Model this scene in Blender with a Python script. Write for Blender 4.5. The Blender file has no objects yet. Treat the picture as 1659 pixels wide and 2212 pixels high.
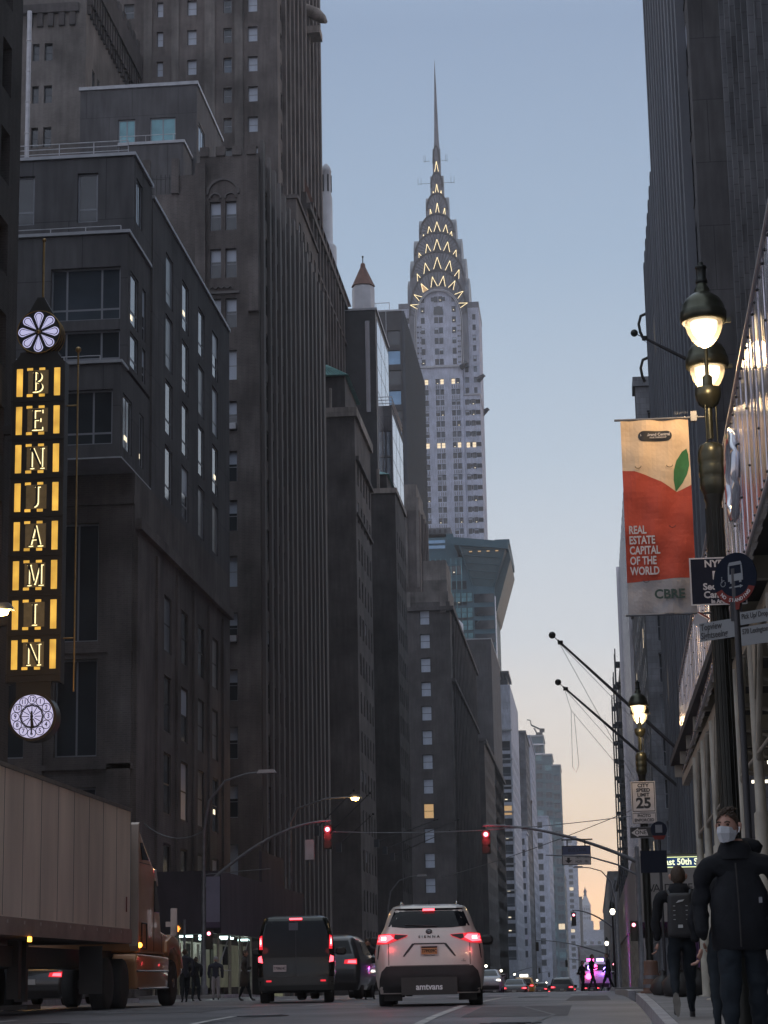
import bpy, bmesh, math, random
from mathutils import Vector, Matrix
R = math.radians
rnd = random.Random(7)
scene = bpy.context.scene
col = scene.collection

# ------------------------------------------------------------------ camera
EYE = Vector((0.0, 0.0, 0.5))
FOC, CX, CY = 4560.0, 829.5, 1106.0            # focal length and centre, in units of a 1659 wide frame
CAM_ROT = Matrix(((0.99511503, 0.03840124, 0.09094738),
                  (0.09709286, -0.21400928, -0.97199434),
                  (-0.0178622, 0.97607652, -0.21669234)))
cam = bpy.data.cameras.new('camera')
camo = bpy.data.objects.new('camera', cam)
col.objects.link(camo)
camo.matrix_world = Matrix.Translation(EYE) @ CAM_ROT.to_4x4()
cam.sensor_fit = 'HORIZONTAL'
cam.sensor_width = 36.0
cam.lens = FOC / 1659.0 * 36.0
cam.clip_start = 0.3
cam.clip_end = 20000.0
scene.camera = camo

def in_frame(p, m=170):
    c = CAM_ROT.transposed() @ (Vector(p) - EYE)
    if c.z > -1: return False
    x = CX + FOC * c.x / -c.z; y = CY - FOC * c.y / -c.z
    return -m < x < 1659 + m and -m < y < 2212 + m

# ------------------------------------------------------------------ sky, sun, exposure
w = bpy.data.worlds.new('World'); scene.world = w
w.use_nodes = True
nt = w.node_tree; N = nt.nodes; L = nt.links
N.clear()
out = N.new('ShaderNodeOutputWorld')
bg1 = N.new('ShaderNodeBackground'); bg2 = N.new('ShaderNodeBackground'); add = N.new('ShaderNodeAddShader')
sky = N.new('ShaderNodeTexSky'); sky.sky_type = 'NISHITA'; sky.sun_disc = False
SUN_EL, SUN_AZ = 3.0, 35.0                       # low sun, to the right of the street's far end, behind the buildings
sky.sun_elevation = R(SUN_EL); sky.sun_rotation = R(SUN_AZ)
L.new(sky.outputs[0], bg1.inputs[0]); bg1.inputs[1].default_value = 0.012
tc = N.new('ShaderNodeTexCoord'); sep = N.new('ShaderNodeSeparateXYZ'); L.new(tc.outputs['Generated'], sep.inputs[0])
ramp = N.new('ShaderNodeValToRGB'); L.new(sep.outputs['Z'], ramp.inputs[0])
def lin(c): return tuple(((v / 255 / 12.92) if v / 255 <= 0.04045 else ((v / 255 + 0.055) / 1.055) ** 2.4) for v in c)
SKY = [(0.0, (452, 335, 222)), (0.03, (410, 326, 240)), (0.06, (338, 298, 246)), (0.10, (266, 254, 240)), (0.155, (221, 227, 234)),
       (0.24, (186, 202, 219)), (0.33, (158, 180, 205)), (0.43, (140, 161, 190)), (0.55, (165, 186, 212)), (0.75, (228, 243, 256)), (1.0, (248, 260, 274))]
cr = ramp.color_ramp
while len(cr.elements) < len(SKY): cr.elements.new(0.5)
for e, (p, c) in zip(cr.elements, SKY):
    e.position = p; e.color = (*lin(c), 1)
# away from the sunset (behind the camera) the low sky is cool, not orange
ramp2 = N.new('ShaderNodeValToRGB'); L.new(sep.outputs['Z'], ramp2.inputs[0])
c2 = ramp2.color_ramp
while len(c2.elements) < 4: c2.elements.new(0.5)
for e, (p, c) in zip(c2.elements, [(0.0, (212, 202, 206)), (0.25, (188, 192, 210)), (0.55, (176, 188, 210)), (1.0, (248, 260, 274))]):
    e.position = p; e.color = (*lin(c), 1)
mr = N.new('ShaderNodeMapRange'); mr.interpolation_type = 'SMOOTHSTEP'; L.new(sep.outputs['Y'], mr.inputs[0]); mr.inputs[1].default_value = -.45; mr.inputs[2].default_value = .75
mixc = N.new('ShaderNodeMix'); mixc.data_type = 'RGBA'; L.new(mr.outputs[0], mixc.inputs[0]); L.new(ramp2.outputs[0], mixc.inputs[6]); L.new(ramp.outputs[0], mixc.inputs[7])
L.new(mixc.outputs[2], bg2.inputs[0]); bg2.inputs[1].default_value = 0.98
L.new(bg1.outputs[0], add.inputs[0]); L.new(bg2.outputs[0], add.inputs[1]); L.new(add.outputs[0], out.inputs[0])

sd = bpy.data.lights.new('sun', 'SUN'); sd.energy = 0.08; sd.angle = R(25); sd.color = (1.0, 0.78, 0.6)
so = bpy.data.objects.new('sun', sd); col.objects.link(so)
so.rotation_euler = (R(90 - SUN_EL), 0, R(180 - SUN_AZ))
scene.view_settings.view_transform = 'Standard'
scene.view_settings.look = 'None'
scene.view_settings.gamma = 1.0
scene.view_settings.exposure = 0.14

# ------------------------------------------------------------------ materials
def mat(name, c, rough=0.7, metal=0.0, emit=None, es=1.0, var=0.15, vs=1.0, bump=0.0, bs=20.0, spec=0.5, trans=0.0, coat=0.0, streak=0.0):
    m = bpy.data.materials.new(name); m.use_nodes = True
    t = m.node_tree; n = t.nodes; l = t.links
    b = n['Principled BSDF']
    b.inputs['Roughness'].default_value = rough
    b.inputs['Metallic'].default_value = metal
    b.inputs['Specular IOR Level'].default_value = spec
    b.inputs['Transmission Weight'].default_value = trans
    b.inputs['Coat Weight'].default_value = coat
    b.inputs['Base Color'].default_value = (*c, 1)
    if emit:
        b.inputs['Emission Color'].default_value = (*emit, 1); b.inputs['Emission Strength'].default_value = es
    if var or bump or streak:
        g = n.new('ShaderNodeTexCoord')
        no = n.new('ShaderNodeTexNoise'); no.inputs['Scale'].default_value = vs; no.inputs['Detail'].default_value = 6
        mp = n.new('ShaderNodeMapping'); l.new(g.outputs['Object'], mp.inputs[0]); l.new(mp.outputs[0], no.inputs['Vector'])
        if streak: mp.inputs['Scale'].default_value = (1, 1, streak)
        r2 = n.new('ShaderNodeMapRange'); l.new(no.outputs['Fac'], r2.inputs[0])
        r2.inputs[1].default_value = 0.3; r2.inputs[2].default_value = 0.7
        r2.inputs[3].default_value = 1 - var; r2.inputs[4].default_value = 1 + var
        mx = n.new('ShaderNodeVectorMath'); mx.operation = 'SCALE'; mx.inputs[0].default_value = c
        l.new(r2.outputs[0], mx.inputs['Scale']); l.new(mx.outputs[0], b.inputs['Base Color'])
        if bump:
            n2 = n.new('ShaderNodeTexNoise'); n2.inputs['Scale'].default_value = bs; n2.inputs['Detail'].default_value = 4
            l.new(mp.outputs[0], n2.inputs['Vector'])
            bp = n.new('ShaderNodeBump'); bp.inputs['Strength'].default_value = bump; bp.inputs['Distance'].default_value = 0.02
            l.new(n2.outputs['Fac'], bp.inputs['Height']); l.new(bp.outputs[0], b.inputs['Normal'])
    return m

def brick(name, c1, c2, mortar, size=(0.3, 0.1), var=0.3):
    """courses of brick or block on any vertical face, with large soft patches of weathering"""
    m = bpy.data.materials.new(name); m.use_nodes = True
    t = m.node_tree; n = t.nodes; l = t.links; b = n['Principled BSDF']
    b.inputs['Roughness'].default_value = 0.88; b.inputs['Specular IOR Level'].default_value = 0.25
    g = n.new('ShaderNodeTexCoord'); s = n.new('ShaderNodeSeparateXYZ'); l.new(g.outputs['Object'], s.inputs[0])
    a = n.new('ShaderNodeMath'); a.operation = 'ADD'; l.new(s.outputs[0], a.inputs[0]); l.new(s.outputs[1], a.inputs[1])
    cmb = n.new('ShaderNodeCombineXYZ'); l.new(a.outputs[0], cmb.inputs[0]); l.new(s.outputs[2], cmb.inputs[1])
    bt = n.new('ShaderNodeTexBrick'); l.new(cmb.outputs[0], bt.inputs['Vector'])
    bt.inputs['Scale'].default_value = 1.0; bt.inputs['Brick Width'].default_value = size[0]; bt.inputs['Row Height'].default_value = size[1]
    bt.inputs['Mortar Size'].default_value = 0.018; bt.inputs['Color1'].default_value = (*c1, 1); bt.inputs['Color2'].default_value = (*c2, 1)
    bt.inputs['Mortar'].default_value = (*mortar, 1)
    no = n.new('ShaderNodeTexNoise'); no.inputs['Scale'].default_value = 0.35; no.inputs['Detail'].default_value = 8; l.new(g.outputs['Object'], no.inputs['Vector'])
    r2 = n.new('ShaderNodeMapRange'); l.new(no.outputs['Fac'], r2.inputs[0]); r2.inputs[1].default_value = 0.3; r2.inputs[2].default_value = 0.7
    r2.inputs[3].default_value = 1 - var * 1.3; r2.inputs[4].default_value = 1 + var * 1.4
    n3 = n.new('ShaderNodeTexNoise'); n3.inputs['Scale'].default_value = 3.0; n3.inputs['Detail'].default_value = 3
    mp = n.new('ShaderNodeMapping'); mp.inputs['Scale'].default_value = (1, 1, 0.12); l.new(g.outputs['Object'], mp.inputs[0]); l.new(mp.outputs[0], n3.inputs['Vector'])
    r3 = n.new('ShaderNodeMapRange'); l.new(n3.outputs['Fac'], r3.inputs[0]); r3.inputs[1].default_value = .3; r3.inputs[2].default_value = .7; r3.inputs[3].default_value = 0.82; r3.inputs[4].default_value = 1.18
    mm = n.new('ShaderNodeMath'); mm.operation = 'MULTIPLY'; l.new(r2.outputs[0], mm.inputs[0]); l.new(r3.outputs[0], mm.inputs[1])
    mx = n.new('ShaderNodeVectorMath'); mx.operation = 'SCALE'; l.new(bt.outputs['Color'], mx.inputs[0]); l.new(mm.outputs[0], mx.inputs['Scale'])
    l.new(mx.outputs[0], b.inputs['Base Color'])
    return m

M = {}
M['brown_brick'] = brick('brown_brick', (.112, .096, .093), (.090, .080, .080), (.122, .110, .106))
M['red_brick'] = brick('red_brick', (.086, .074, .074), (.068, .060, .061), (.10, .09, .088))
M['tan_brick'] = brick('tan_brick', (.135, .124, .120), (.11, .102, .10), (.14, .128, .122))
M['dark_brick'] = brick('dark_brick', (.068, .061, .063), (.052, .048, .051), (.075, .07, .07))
M['pale_brick'] = brick('pale_brick', (.48, .52, .63), (.43, .46, .56), (.36, .38, .46), var=.14)
M['limestone'] = brick('limestone', (.27, .235, .215), (.215, .19, .175), (.16, .15, .14), size=(1.3, .6))
M['grey_stone'] = brick('grey_stone', (.16, .165, .18), (.125, .13, .145), (.1, .1, .11), size=(1.2, .6))
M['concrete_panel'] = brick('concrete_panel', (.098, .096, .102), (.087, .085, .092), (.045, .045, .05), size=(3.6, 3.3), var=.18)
M['white_panel'] = brick('white_panel', (.48, .50, .58), (.43, .45, .52), (.28, .29, .33), size=(3, 1.8), var=.1)
M['pier_stone'] = mat('pier_stone', (.135, .125, .125), .85, var=.25, vs=.6, streak=.15)
M['dark_metal'] = mat('dark_metal', (.045, .045, .05), .5, .3, var=.2)
M['black_metal'] = mat('black_metal', (.022, .024, .022), .35, .6, var=.15, vs=6)
M['blue_steel'] = mat('blue_steel', (.045, .052, .065), .5, .3, var=.15)
M['light_steel'] = mat('light_steel', (.42, .42, .45), .45, .4, var=.12, vs=3)
M['steel_cladding'] = mat('steel_cladding', (.135, .14, .16), .40, .5, var=.3, vs=.55, streak=.3)
M['cap_metal'] = mat('cap_metal', (.34, .35, .38), .45, .3, var=.15, vs=2)
M['rib_stone'] = mat('rib_stone', (.135, .145, .17), .75, var=.25, vs=.5, streak=.1)
M['teal_dark'] = mat('teal_dark_panel', (.06, .10, .115), .6, var=.15, vs=.5)
M['copper_green'] = mat('copper_green', (.16, .33, .32), .6, .1, var=.25, vs=2)
M['roof_tile'] = mat('roof_tile', (.14, .075, .06), .8, var=.3, vs=1.5, bump=.4, bs=3)
M['drum_white'] = mat('drum_white', (.45, .46, .5), .7, var=.12, vs=.8)
M['curtain_white'] = mat('curtain_white', (.62, .63, .68), .12, .75, var=.05)
M['curtain_teal'] = mat('curtain_teal', (.06, .095, .10), .15, .2, var=.2, vs=.3)
M['teal_band'] = mat('teal_band', (.06, .115, .145), .6, .0, var=.12, vs=.4, spec=.25)
M['curtain'] = mat('window_curtain', (.13, .15, .175), .3, var=.3, vs=1.5, streak=.2)  # mid-grey panes with pale reflections put into their colour
M['glass'] = mat('window_glass', (.03, .037, .045), .07, 0.0, var=.5, vs=.23, spec=.9)
M['glass_blue'] = mat('window_glass_blue', (.08, .10, .125), .05, .35, var=.4, vs=.31, spec=.9)
M['blind'] = mat('window_blind', (.42, .47, .56), .35, var=.12, vs=2, streak=.2)  # blinds, and sky reflection put into the colour of whitish panes
M['teal_glass'] = mat('teal_window_glass', (.17, .33, .37), .12, .3, var=.3, vs=.9)
M['sky_glass'] = mat('sky_blue_glass', (.22, .36, .52), .12, .35, var=.15, vs=.6)
M['lit'] = mat('lit_window', (.3, .2, .1), .4, emit=(1.0, .62, .28), es=.42, var=0)
M['lit_bright'] = mat('lit_window_bright', (.3, .3, .2), .4, emit=(1.0, .78, .52), es=.95, var=0)
M['lamp_spot'] = mat('ceiling_lamp_glow', (.3, .3, .2), .4, emit=(1.0, .85, .6), es=1.3, var=0)
M['cool_tube'] = mat('cool_tube_light', (.6, .6, .6), .4, emit=(.72, 1.0, .97), es=3.2, var=0)
M['frame_dark'] = mat('window_frame_dark', (.035, .037, .042), .5, .2, var=0)
M['frame_grey'] = mat('window_frame_grey', (.24, .25, .28), .45, .3, var=0)
M['frame_black'] = mat('window_frame_black', (.02, .021, .024), .5, var=0)
M['crown_light'] = mat('crown_window_light', (.5, .4, .2), .4, emit=(1.0, .80, .46), es=1.5, var=0)

# ------------------------------------------------------------------ mesh helpers
class MB:
    def __init__(s): s.v = []; s.f = []; s.m = []; s.sm = []
    def face(s, pts, m=0, smooth=False):
        b = len(s.v); s.v += [tuple(p) for p in pts]; s.f.append(tuple(range(b, b + len(pts)))); s.m.append(m); s.sm.append(smooth)
    def poly(s, vs, fs, m=0, smooth=False):
        b = len(s.v); s.v += [tuple(p) for p in vs]
        for f in fs: s.f.append(tuple(i + b for i in f)); s.m.append(m); s.sm.append(smooth)
    def box(s, x0, x1, y0, y1, z0, z1, m=0):
        if x1 < x0: x0, x1 = x1, x0
        if y1 < y0: y0, y1 = y1, y0
        if z1 < z0: z0, z1 = z1, z0
        s.poly([(x0, y0, z0), (x1, y0, z0), (x1, y1, z0), (x0, y1, z0), (x0, y0, z1), (x1, y0, z1), (x1, y1, z1), (x0, y1, z1)],
               [(0, 3, 2, 1), (4, 5, 6, 7), (0, 1, 5, 4), (1, 2, 6, 5), (2, 3, 7, 6), (3, 0, 4, 7)], m)
    def prism(s, pts, a, b, m=0, axis='y', smooth=False):
        """outline pts (u, v) extruded from a to b along axis; axis y: (x, z), x: (y, z), z: (x, y)"""
        P = {'y': lambda u, v, t: (u, t, v), 'x': lambda u, v, t: (t, u, v), 'z': lambda u, v, t: (u, v, t)}[axis]
        n = len(pts); vs = [P(u, v, a) for u, v in pts] + [P(u, v, b) for u, v in pts]
        s.poly(vs, [tuple(range(n)), tuple(range(2 * n - 1, n - 1, -1))], m)
        s.poly(vs, [(i, (i + 1) % n, n + (i + 1) % n, n + i) for i in range(n)], m, smooth)
    def lathe(s, prof, c=(0, 0, 0), n=16, m=0, smooth=True, squash=1.0, a0=0.0):
        vs = []; fs = []
        for r, z in prof:
            for i in range(n):
                a = a0 + 2 * math.pi * i / n
                vs.append((c[0] + r * math.cos(a), c[1] + r * math.sin(a) * squash, c[2] + z))
        for j in range(len(prof) - 1):
            for i in range(n):
                k = (i + 1) % n
                fs.append((j * n + i, j * n + k, (j + 1) * n + k, (j + 1) * n + i))
        s.poly(vs, fs, m, smooth)
        if prof[0][0] > 1e-4: s.poly([vs[i] for i in range(n)], [tuple(range(n - 1, -1, -1))], m)
        if prof[-1][0] > 1e-4: s.poly([vs[(len(prof) - 1) * n + i] for i in range(n)], [tuple(range(n))], m)
    def tube(s, path, r, n=8, m=0, smooth=True):
        path = [Vector(p) for p in path]; rs = r if isinstance(r, (list, tuple)) else [r] * len(path)
        rings = []; prev = None
        for i, p in enumerate(path):
            d = (path[min(i + 1, len(path) - 1)] - path[max(i - 1, 0)]).normalized()
            ref = Vector((0, 0, 1)) if abs(d.z) < 0.95 else Vector((1, 0, 0))
            u = d.cross(ref).normalized(); q = d.cross(u)
            if prev is not None and u.dot(prev) < 0: u = -u; q = -q
            prev = u
            rings.append([p + u * rs[i] * math.cos(2 * math.pi * k / n) + q * rs[i] * math.sin(2 * math.pi * k / n) for k in range(n)])
        vs = [v for rg in rings for v in rg]; fs = []
        for j in range(len(rings) - 1):
            for k in range(n):
                k2 = (k + 1) % n; fs.append((j * n + k, j * n + k2, (j + 1) * n + k2, (j + 1) * n + k))
        s.poly(vs, fs, m, smooth)
        s.poly(rings[0], [tuple(range(n - 1, -1, -1))], m); s.poly(rings[-1], [tuple(range(n))], m)
    def ball(s, c, r, n=12, m=0, sz=1.0):
        s.lathe([(r * math.sin(math.pi * i / 8) + (1e-5), -r * sz * math.cos(math.pi * i / 8)) for i in range(9)], c, n, m)
    def mesh(s, name, mats):
        me = bpy.data.meshes.new(name); me.from_pydata(s.v, [], s.f)
        for mm in (mats if isinstance(mats, (list, tuple)) else [mats]): me.materials.append(mm)
        me.polygons.foreach_set('material_index', s.m); me.polygons.foreach_set('use_smooth', s.sm)
        bm = bmesh.new(); bm.from_mesh(me); bmesh.ops.recalc_face_normals(bm, faces=bm.faces); bm.to_mesh(me); bm.free()
        me.update(); return me
    def build(s, name, mats, parent=None, loc=None, rot=None, world=False):
        o = bpy.data.objects.new(name, s.mesh(name, mats)); col.objects.link(o)
        if parent: o.parent = parent
        if world and parent: o.location = -parent.location
        if loc: o.location = loc
        if rot: o.rotation_euler = rot
        return o

def tag(o, label=None, cat=None, group=None, kind=None):
    if label: o['label'] = label
    if cat: o['category'] = cat
    if group: o['group'] = group
    if kind: o['kind'] = kind
    return o
def empty(name, loc, label=None, cat=None, group=None, rz=0.0):
    o = bpy.data.objects.new(name, None); col.objects.link(o); o.location = loc; o.rotation_euler.z = rz
    o.empty_display_size = .3
    return tag(o, label, cat, group)
KIDS = {}
def copy_tree(o, parent=None):
    c = o.copy(); col.objects.link(c)
    if parent: c.parent = parent
    for ch in o.children: copy_tree(ch, c)
    return c
def text(name, s, size, m, parent=None, loc=(0, 0, 0), rot=(R(90), 0, 0), ext=.004, offset=0.0, sx=1.0, align='CENTER', spacing=1.0, shear=0.0):
    cu = bpy.data.curves.new(name, 'FONT'); cu.body = s; cu.size = size; cu.extrude = ext; cu.offset = offset
    cu.align_x = align; cu.align_y = 'CENTER'; cu.space_character = spacing; cu.shear = shear; cu.resolution_u = 3
    t = bpy.data.objects.new(name, cu); col.objects.link(t)
    dg = bpy.context.evaluated_depsgraph_get(); me = bpy.data.meshes.new_from_object(t.evaluated_get(dg))
    bpy.data.objects.remove(t)
    me.materials.clear(); me.materials.append(m)
    o = bpy.data.objects.new(name, me); col.objects.link(o); o.location = loc; o.rotation_euler = rot; o.scale = (sx, 1, 1)
    if parent: o.parent = parent
    return o

# ------------------------------------------------------------------ ground
PROF = [(-200, -.5), (0, -.40), (15, -.25), (24, -.13), (31, -.02), (38, .05), (53, .03), (78, -.12), (100, -.14), (115, -.42), (140, -.85), (170, -1.25),
        (250, -2.1), (400, -3.6), (800, -7), (1500, -12), (3000, -20), (12000, -20)]
def gz(y):
    for (a, za), (b, zb) in zip(PROF, PROF[1:]):
        if y <= b: return za + (zb - za) * (y - a) / (b - a)
    return PROF[-1][1]
def ys(y0, y1, step=6.0):
    r = [y0] + [p for p, _ in PROF if y0 < p < y1] + [y1]; o = []
    for a, b in zip(r, r[1:]):
        n = max(1, int((b - a) / step)) if b < 260 else 1
        o += [a + (b - a) * i / n for i in range(n)]
    return o + [y1]
def sheet(name, x0, x1, y0, y1, dz, m, thick=0.0, kind='structure', parent=None):
    mb = MB(); Y = ys(y0, y1)
    for a, b in zip(Y, Y[1:]):
        za, zb = gz(a) + dz, gz(b) + dz
        mb.face([(x0, a, za), (x1, a, za), (x1, b, zb), (x0, b, zb)], 0, True)
        if thick:
            for x in (x0, x1): mb.face([(x, a, za), (x, b, zb), (x, b, zb - thick), (x, a, za - thick)])
    if thick:
        for y in (y0, y1): mb.face([(x0, y, gz(y) + dz), (x1, y, gz(y) + dz), (x1, y, gz(y) + dz - thick), (x0, y, gz(y) + dz - thick)])
    o = mb.build(name, m, parent)
    if kind: o['kind'] = kind
    return o

M['asphalt'] = mat('asphalt', (.115, .108, .116), .46, var=.5, vs=.45, bump=.6, bs=50, spec=.45)
M['earth'] = mat('city_ground', (.06, .06, .062), .9, var=.2, vs=.05)
M['pavement'] = mat('pavement', (.21, .20, .20), .8, var=.25, vs=1.2, bump=.3, bs=40)
M['kerb'] = mat('kerb_stone', (.30, .29, .31), .55, var=.3, vs=3, bump=.3, bs=30)
M['paint'] = mat('road_paint', (.42, .41, .40), .7, var=.45, vs=4)
CURB_R, CURB_L, W_L, W_R = .70, -16.4, -20.5, 6.5
sheet('ground', -1400, 1400, -200, 5300, -.06, M['earth'])
sheet('road', CURB_L, CURB_R, -60, 3000, 0, M['asphalt'])
sheet('cross_street', -90, CURB_L, 77, 95, -.004, M['asphalt'])
sheet('cross_street', CURB_R, 90, 81, 97, -.004, M['asphalt'])
for i, (x0, x1, y0, y1) in enumerate([(CURB_R + .16, 40, -60, 40), (CURB_L - .16, -60, -60, 77), (CURB_L - .16, -60, 95, 172), (CURB_R + .16, 40, 97, 170),
                                   (CURB_L - .16, -60, 190, 600), (CURB_R + .16, 40, 186, 600), (CURB_R + .16, 40, 46, 81)]):
    sheet('sidewalk', x0, x1, y0, y1, .15, M['pavement'], .2)
kerbs = [(CURB_R, -20, 38.5), (CURB_R, 47, 80), (CURB_L - .16, -20, 77), (CURB_L - .16, 95, 172), (CURB_R, 97, 170)]
for x, y0, y1 in kerbs:
    mb = MB(); y = y0
    while y < y1 - .05:
        e = min(y + 1.8, y1); za, zb = gz(y + .01), gz(e - .01)
        mb.poly([(x, y + .008, za - .1), (x + .16, y + .008, za - .1), (x + .16, e - .008, zb - .1), (x, e - .008, zb - .1),
                 (x + .012, y + .008, za + .156), (x + .148, y + .008, za + .156), (x + .148, e - .008, zb + .156), (x + .012, e - .008, zb + .156)],
                [(0, 3, 2, 1), (4, 5, 6, 7), (0, 1, 5, 4), (1, 2, 6, 5), (2, 3, 7, 6), (3, 0, 4, 7)])
        y = e
    tag(mb.build('kerb', M['kerb']), kind='structure')
# painted markings
def dash(name, x0, x1, y0, y1): return sheet(name, x0, x1, y0, y1, .006, M['paint'])
mb = MB()
for a, b in zip(ys(20, 73), ys(20, 73)[1:]):
    mb.face([(-2.38, a, gz(a) + .006), (-2.24, a, gz(a) + .006), (-2.24, b, gz(b) + .006), (-2.38, b, gz(b) + .006)])
tag(mb.build('lane_line', M['paint']), kind='structure')
for y in (18, 29.5, 41, 52.5, 64): dash('lane_line', -5.6, -5.48, y, y + 3.4)
for y in (18, 29.5, 41, 52.5, 64): dash('lane_line', -9.0, -8.88, y, y + 3.4)
dash('stop_line', -16, .2, 74, 74.35)
mb = MB()
x = -15.9
while x < .3:
    mb.face([(x, 77.6, gz(77.6) + .008), (x + .62, 77.6, gz(77.6) + .008), (x + .62, 80.6, gz(80.6) + .008), (x, 80.6, gz(80.6) + .008)]); x += 1.5
tag(mb.build('crosswalk_marking', M['paint']), kind='structure')
mb = MB()
x = -15.9
while x < .3:
    mb.face([(x, 96.6, gz(96.6) + .008), (x + .62, 96.6, gz(96.6) + .008), (x + .62, 99.6, gz(99.6) + .008), (x, 99.6, gz(99.6) + .008)]); x += 1.5
tag(mb.build('crosswalk_marking', M['paint']), kind='structure')

# ------------------------------------------------------------------ buildings
WIN_CACHE = {}
def win_mesh(w, h, style, pane, frame, dep=.05):
    key = (round(w, 2), round(h, 2), style, pane, frame)
    if key in WIN_CACHE: return WIN_CACHE[key]
    mb = MB(); f = min(.09, w * .09); X, Z = w / 2, h / 2
    def bar(x0, x1, z0, z1, d=dep): mb.box(x0, x1, -d, 0, z0, z1, 0)
    bar(-X, -X + f, -Z, Z); bar(X - f, X, -Z, Z); bar(-X + f, X - f, Z - f, Z); bar(-X + f, X - f, -Z, -Z + f)
    if style in ('sash', 'double'): bar(-X + f, X - f, -f * .4, f * .4, dep * .7)
    if style == 'mull': bar(-f * .5, f * .5, -Z + f, Z - f, dep * .7)
    if style == 'low': bar(-X + f, X - f, -Z * .45 - f / 2, -Z * .45 + f / 2, dep * .7)
    if style == 'bay':
        bar(-X * .55 - f / 2, -X * .55 + f / 2, -Z + f, Z - f, dep * .7); bar(X * .45 - f / 2, X * .45 + f / 2, -Z + f, Z - f, dep * .7)
        bar(-X + f, X - f, -Z * .6, -Z * .6 + f, dep * .6)
    pm = {'dark': 1, 'half': 1, 'spot': 1, 'blind': 2, 'lit': 3, 'bright': 4, 'blue': 5, 'teal': 6, 'sky': 7, 'curt': 9}[pane]
    y = -.02
    mb.face([(-X + f, y, -Z + f), (X - f, y, -Z + f), (X - f, y, Z - f), (-X + f, y, Z - f)], pm)
    if pane == 'half':
        zl = rnd.uniform(-.1, .35) * Z
        mb.face([(-X + f, y - .015, zl), (X - f, y - .015, zl), (X - f, y - .015, Z - f), (-X + f, y - .015, Z - f)], 2)
    if pane == 'spot':
        cx, cz = rnd.uniform(-.4, .3) * X, rnd.uniform(-.7, -.2) * Z
        a, b = w * .16, h * .045
        mb.face([(cx - a, y - .015, cz - b), (cx + a, y - .015, cz - b), (cx + a * .9, y - .015, cz + b), (cx - a * .9, y - .015, cz + b)], 8)
    mb.box(-X - .06, X + .06, -dep - .05, 0, -Z - .09, -Z - .002, 0)
    WIN_CACHE[key] = mb.mesh('window', [M[frame], M['glass'], M['blind'], M['lit'], M['lit_bright'], M['glass_blue'], M['teal_glass'], M['sky_glass'], M['lamp_spot'], M['curtain']])
    return WIN_CACHE[key]

class Building:
    def __init__(s, name, label, base, cat='building', group=None):
        s.root = empty(name, base, label, cat, group); s.wins = []; s.parts = {}
    def mb(s, part, m):
        k = (part, m)
        if k not in s.parts: s.parts[k] = MB()
        return s.parts[k]
    def window(s, p, w, h, face, style='sash', pane='dark', frame='frame_dark'):
        if in_frame(p, 60): s.wins.append((Vector(p), w, h, face, style, pane, frame))
    def done(s):
        for (part, m), b in s.parts.items():
            b.build(part, M[m] if isinstance(m, str) else m, s.root, world=True)
        ang = {'N': 0.0, 'E': R(90), 'W': R(-90), 'S': R(180)}
        def size(t): 
            d = t[0] - EYE; k = 1.0 if t[3] == 'N' else abs(d.x) / max(d.length, 1)
            return -(t[1] * k * t[2]) / d.length_squared
        ws = sorted(s.wins, key=size)
        for t in ws[:95]:
            o = bpy.data.objects.new('window', win_mesh(*t[1:3], *t[4:])); col.objects.link(o); o.parent = s.root
            o.location = t[0] - s.root.location; o.rotation_euler.z = ang[t[3]]
        rest = ws[95:]
        if rest:
            big = {}
            me = bpy.data.meshes.new('small_windows'); bm = bmesh.new()
            for t in rest:
                n0 = len(bm.verts); wm = win_mesh(*t[1:3], *t[4:]); bm.from_mesh(wm)
                bm.verts.ensure_lookup_table()
                mt = Matrix.Translation(t[0] - s.root.location) @ Matrix.Rotation(ang[t[3]], 4, 'Z')
                for v in bm.verts[n0:]: v.co = mt @ v.co
            bm.to_mesh(me); bm.free()
            for mm in win_mesh(*rest[0][1:3], *rest[0][4:]).materials: me.materials.append(mm)
            o = bpy.data.objects.new('window', me); col.objects.link(o); o.parent = s.root; o['kind'] = 'stuff'
        return s.root

def spans(a0, a1, n, w, m=None):
    """n openings of width w spread evenly between a0 and a1"""
    p = (a1 - a0) / n
    return [(a0 + p * (i + .5) - w / 2, a0 + p * (i + .5) + w / 2) for i in range(n)]
def rows(z0, pitch, n, h): return [(z0 + pitch * i, z0 + pitch * i + h) for i in range(n)]

def panes(mix):
    ks = list(mix); t = sum(mix.values())
    def f(i=0, j=0):
        r = rnd.random() * t
        for k in ks:
            r -= mix[k]
            if r <= 0: return k
        return ks[-1]
    return f
MIX_DARK = panes({'dark': 7, 'blue': 2, 'curt': 2, 'half': 1, 'blind': .5, 'spot': .5, 'lit': .12})

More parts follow.
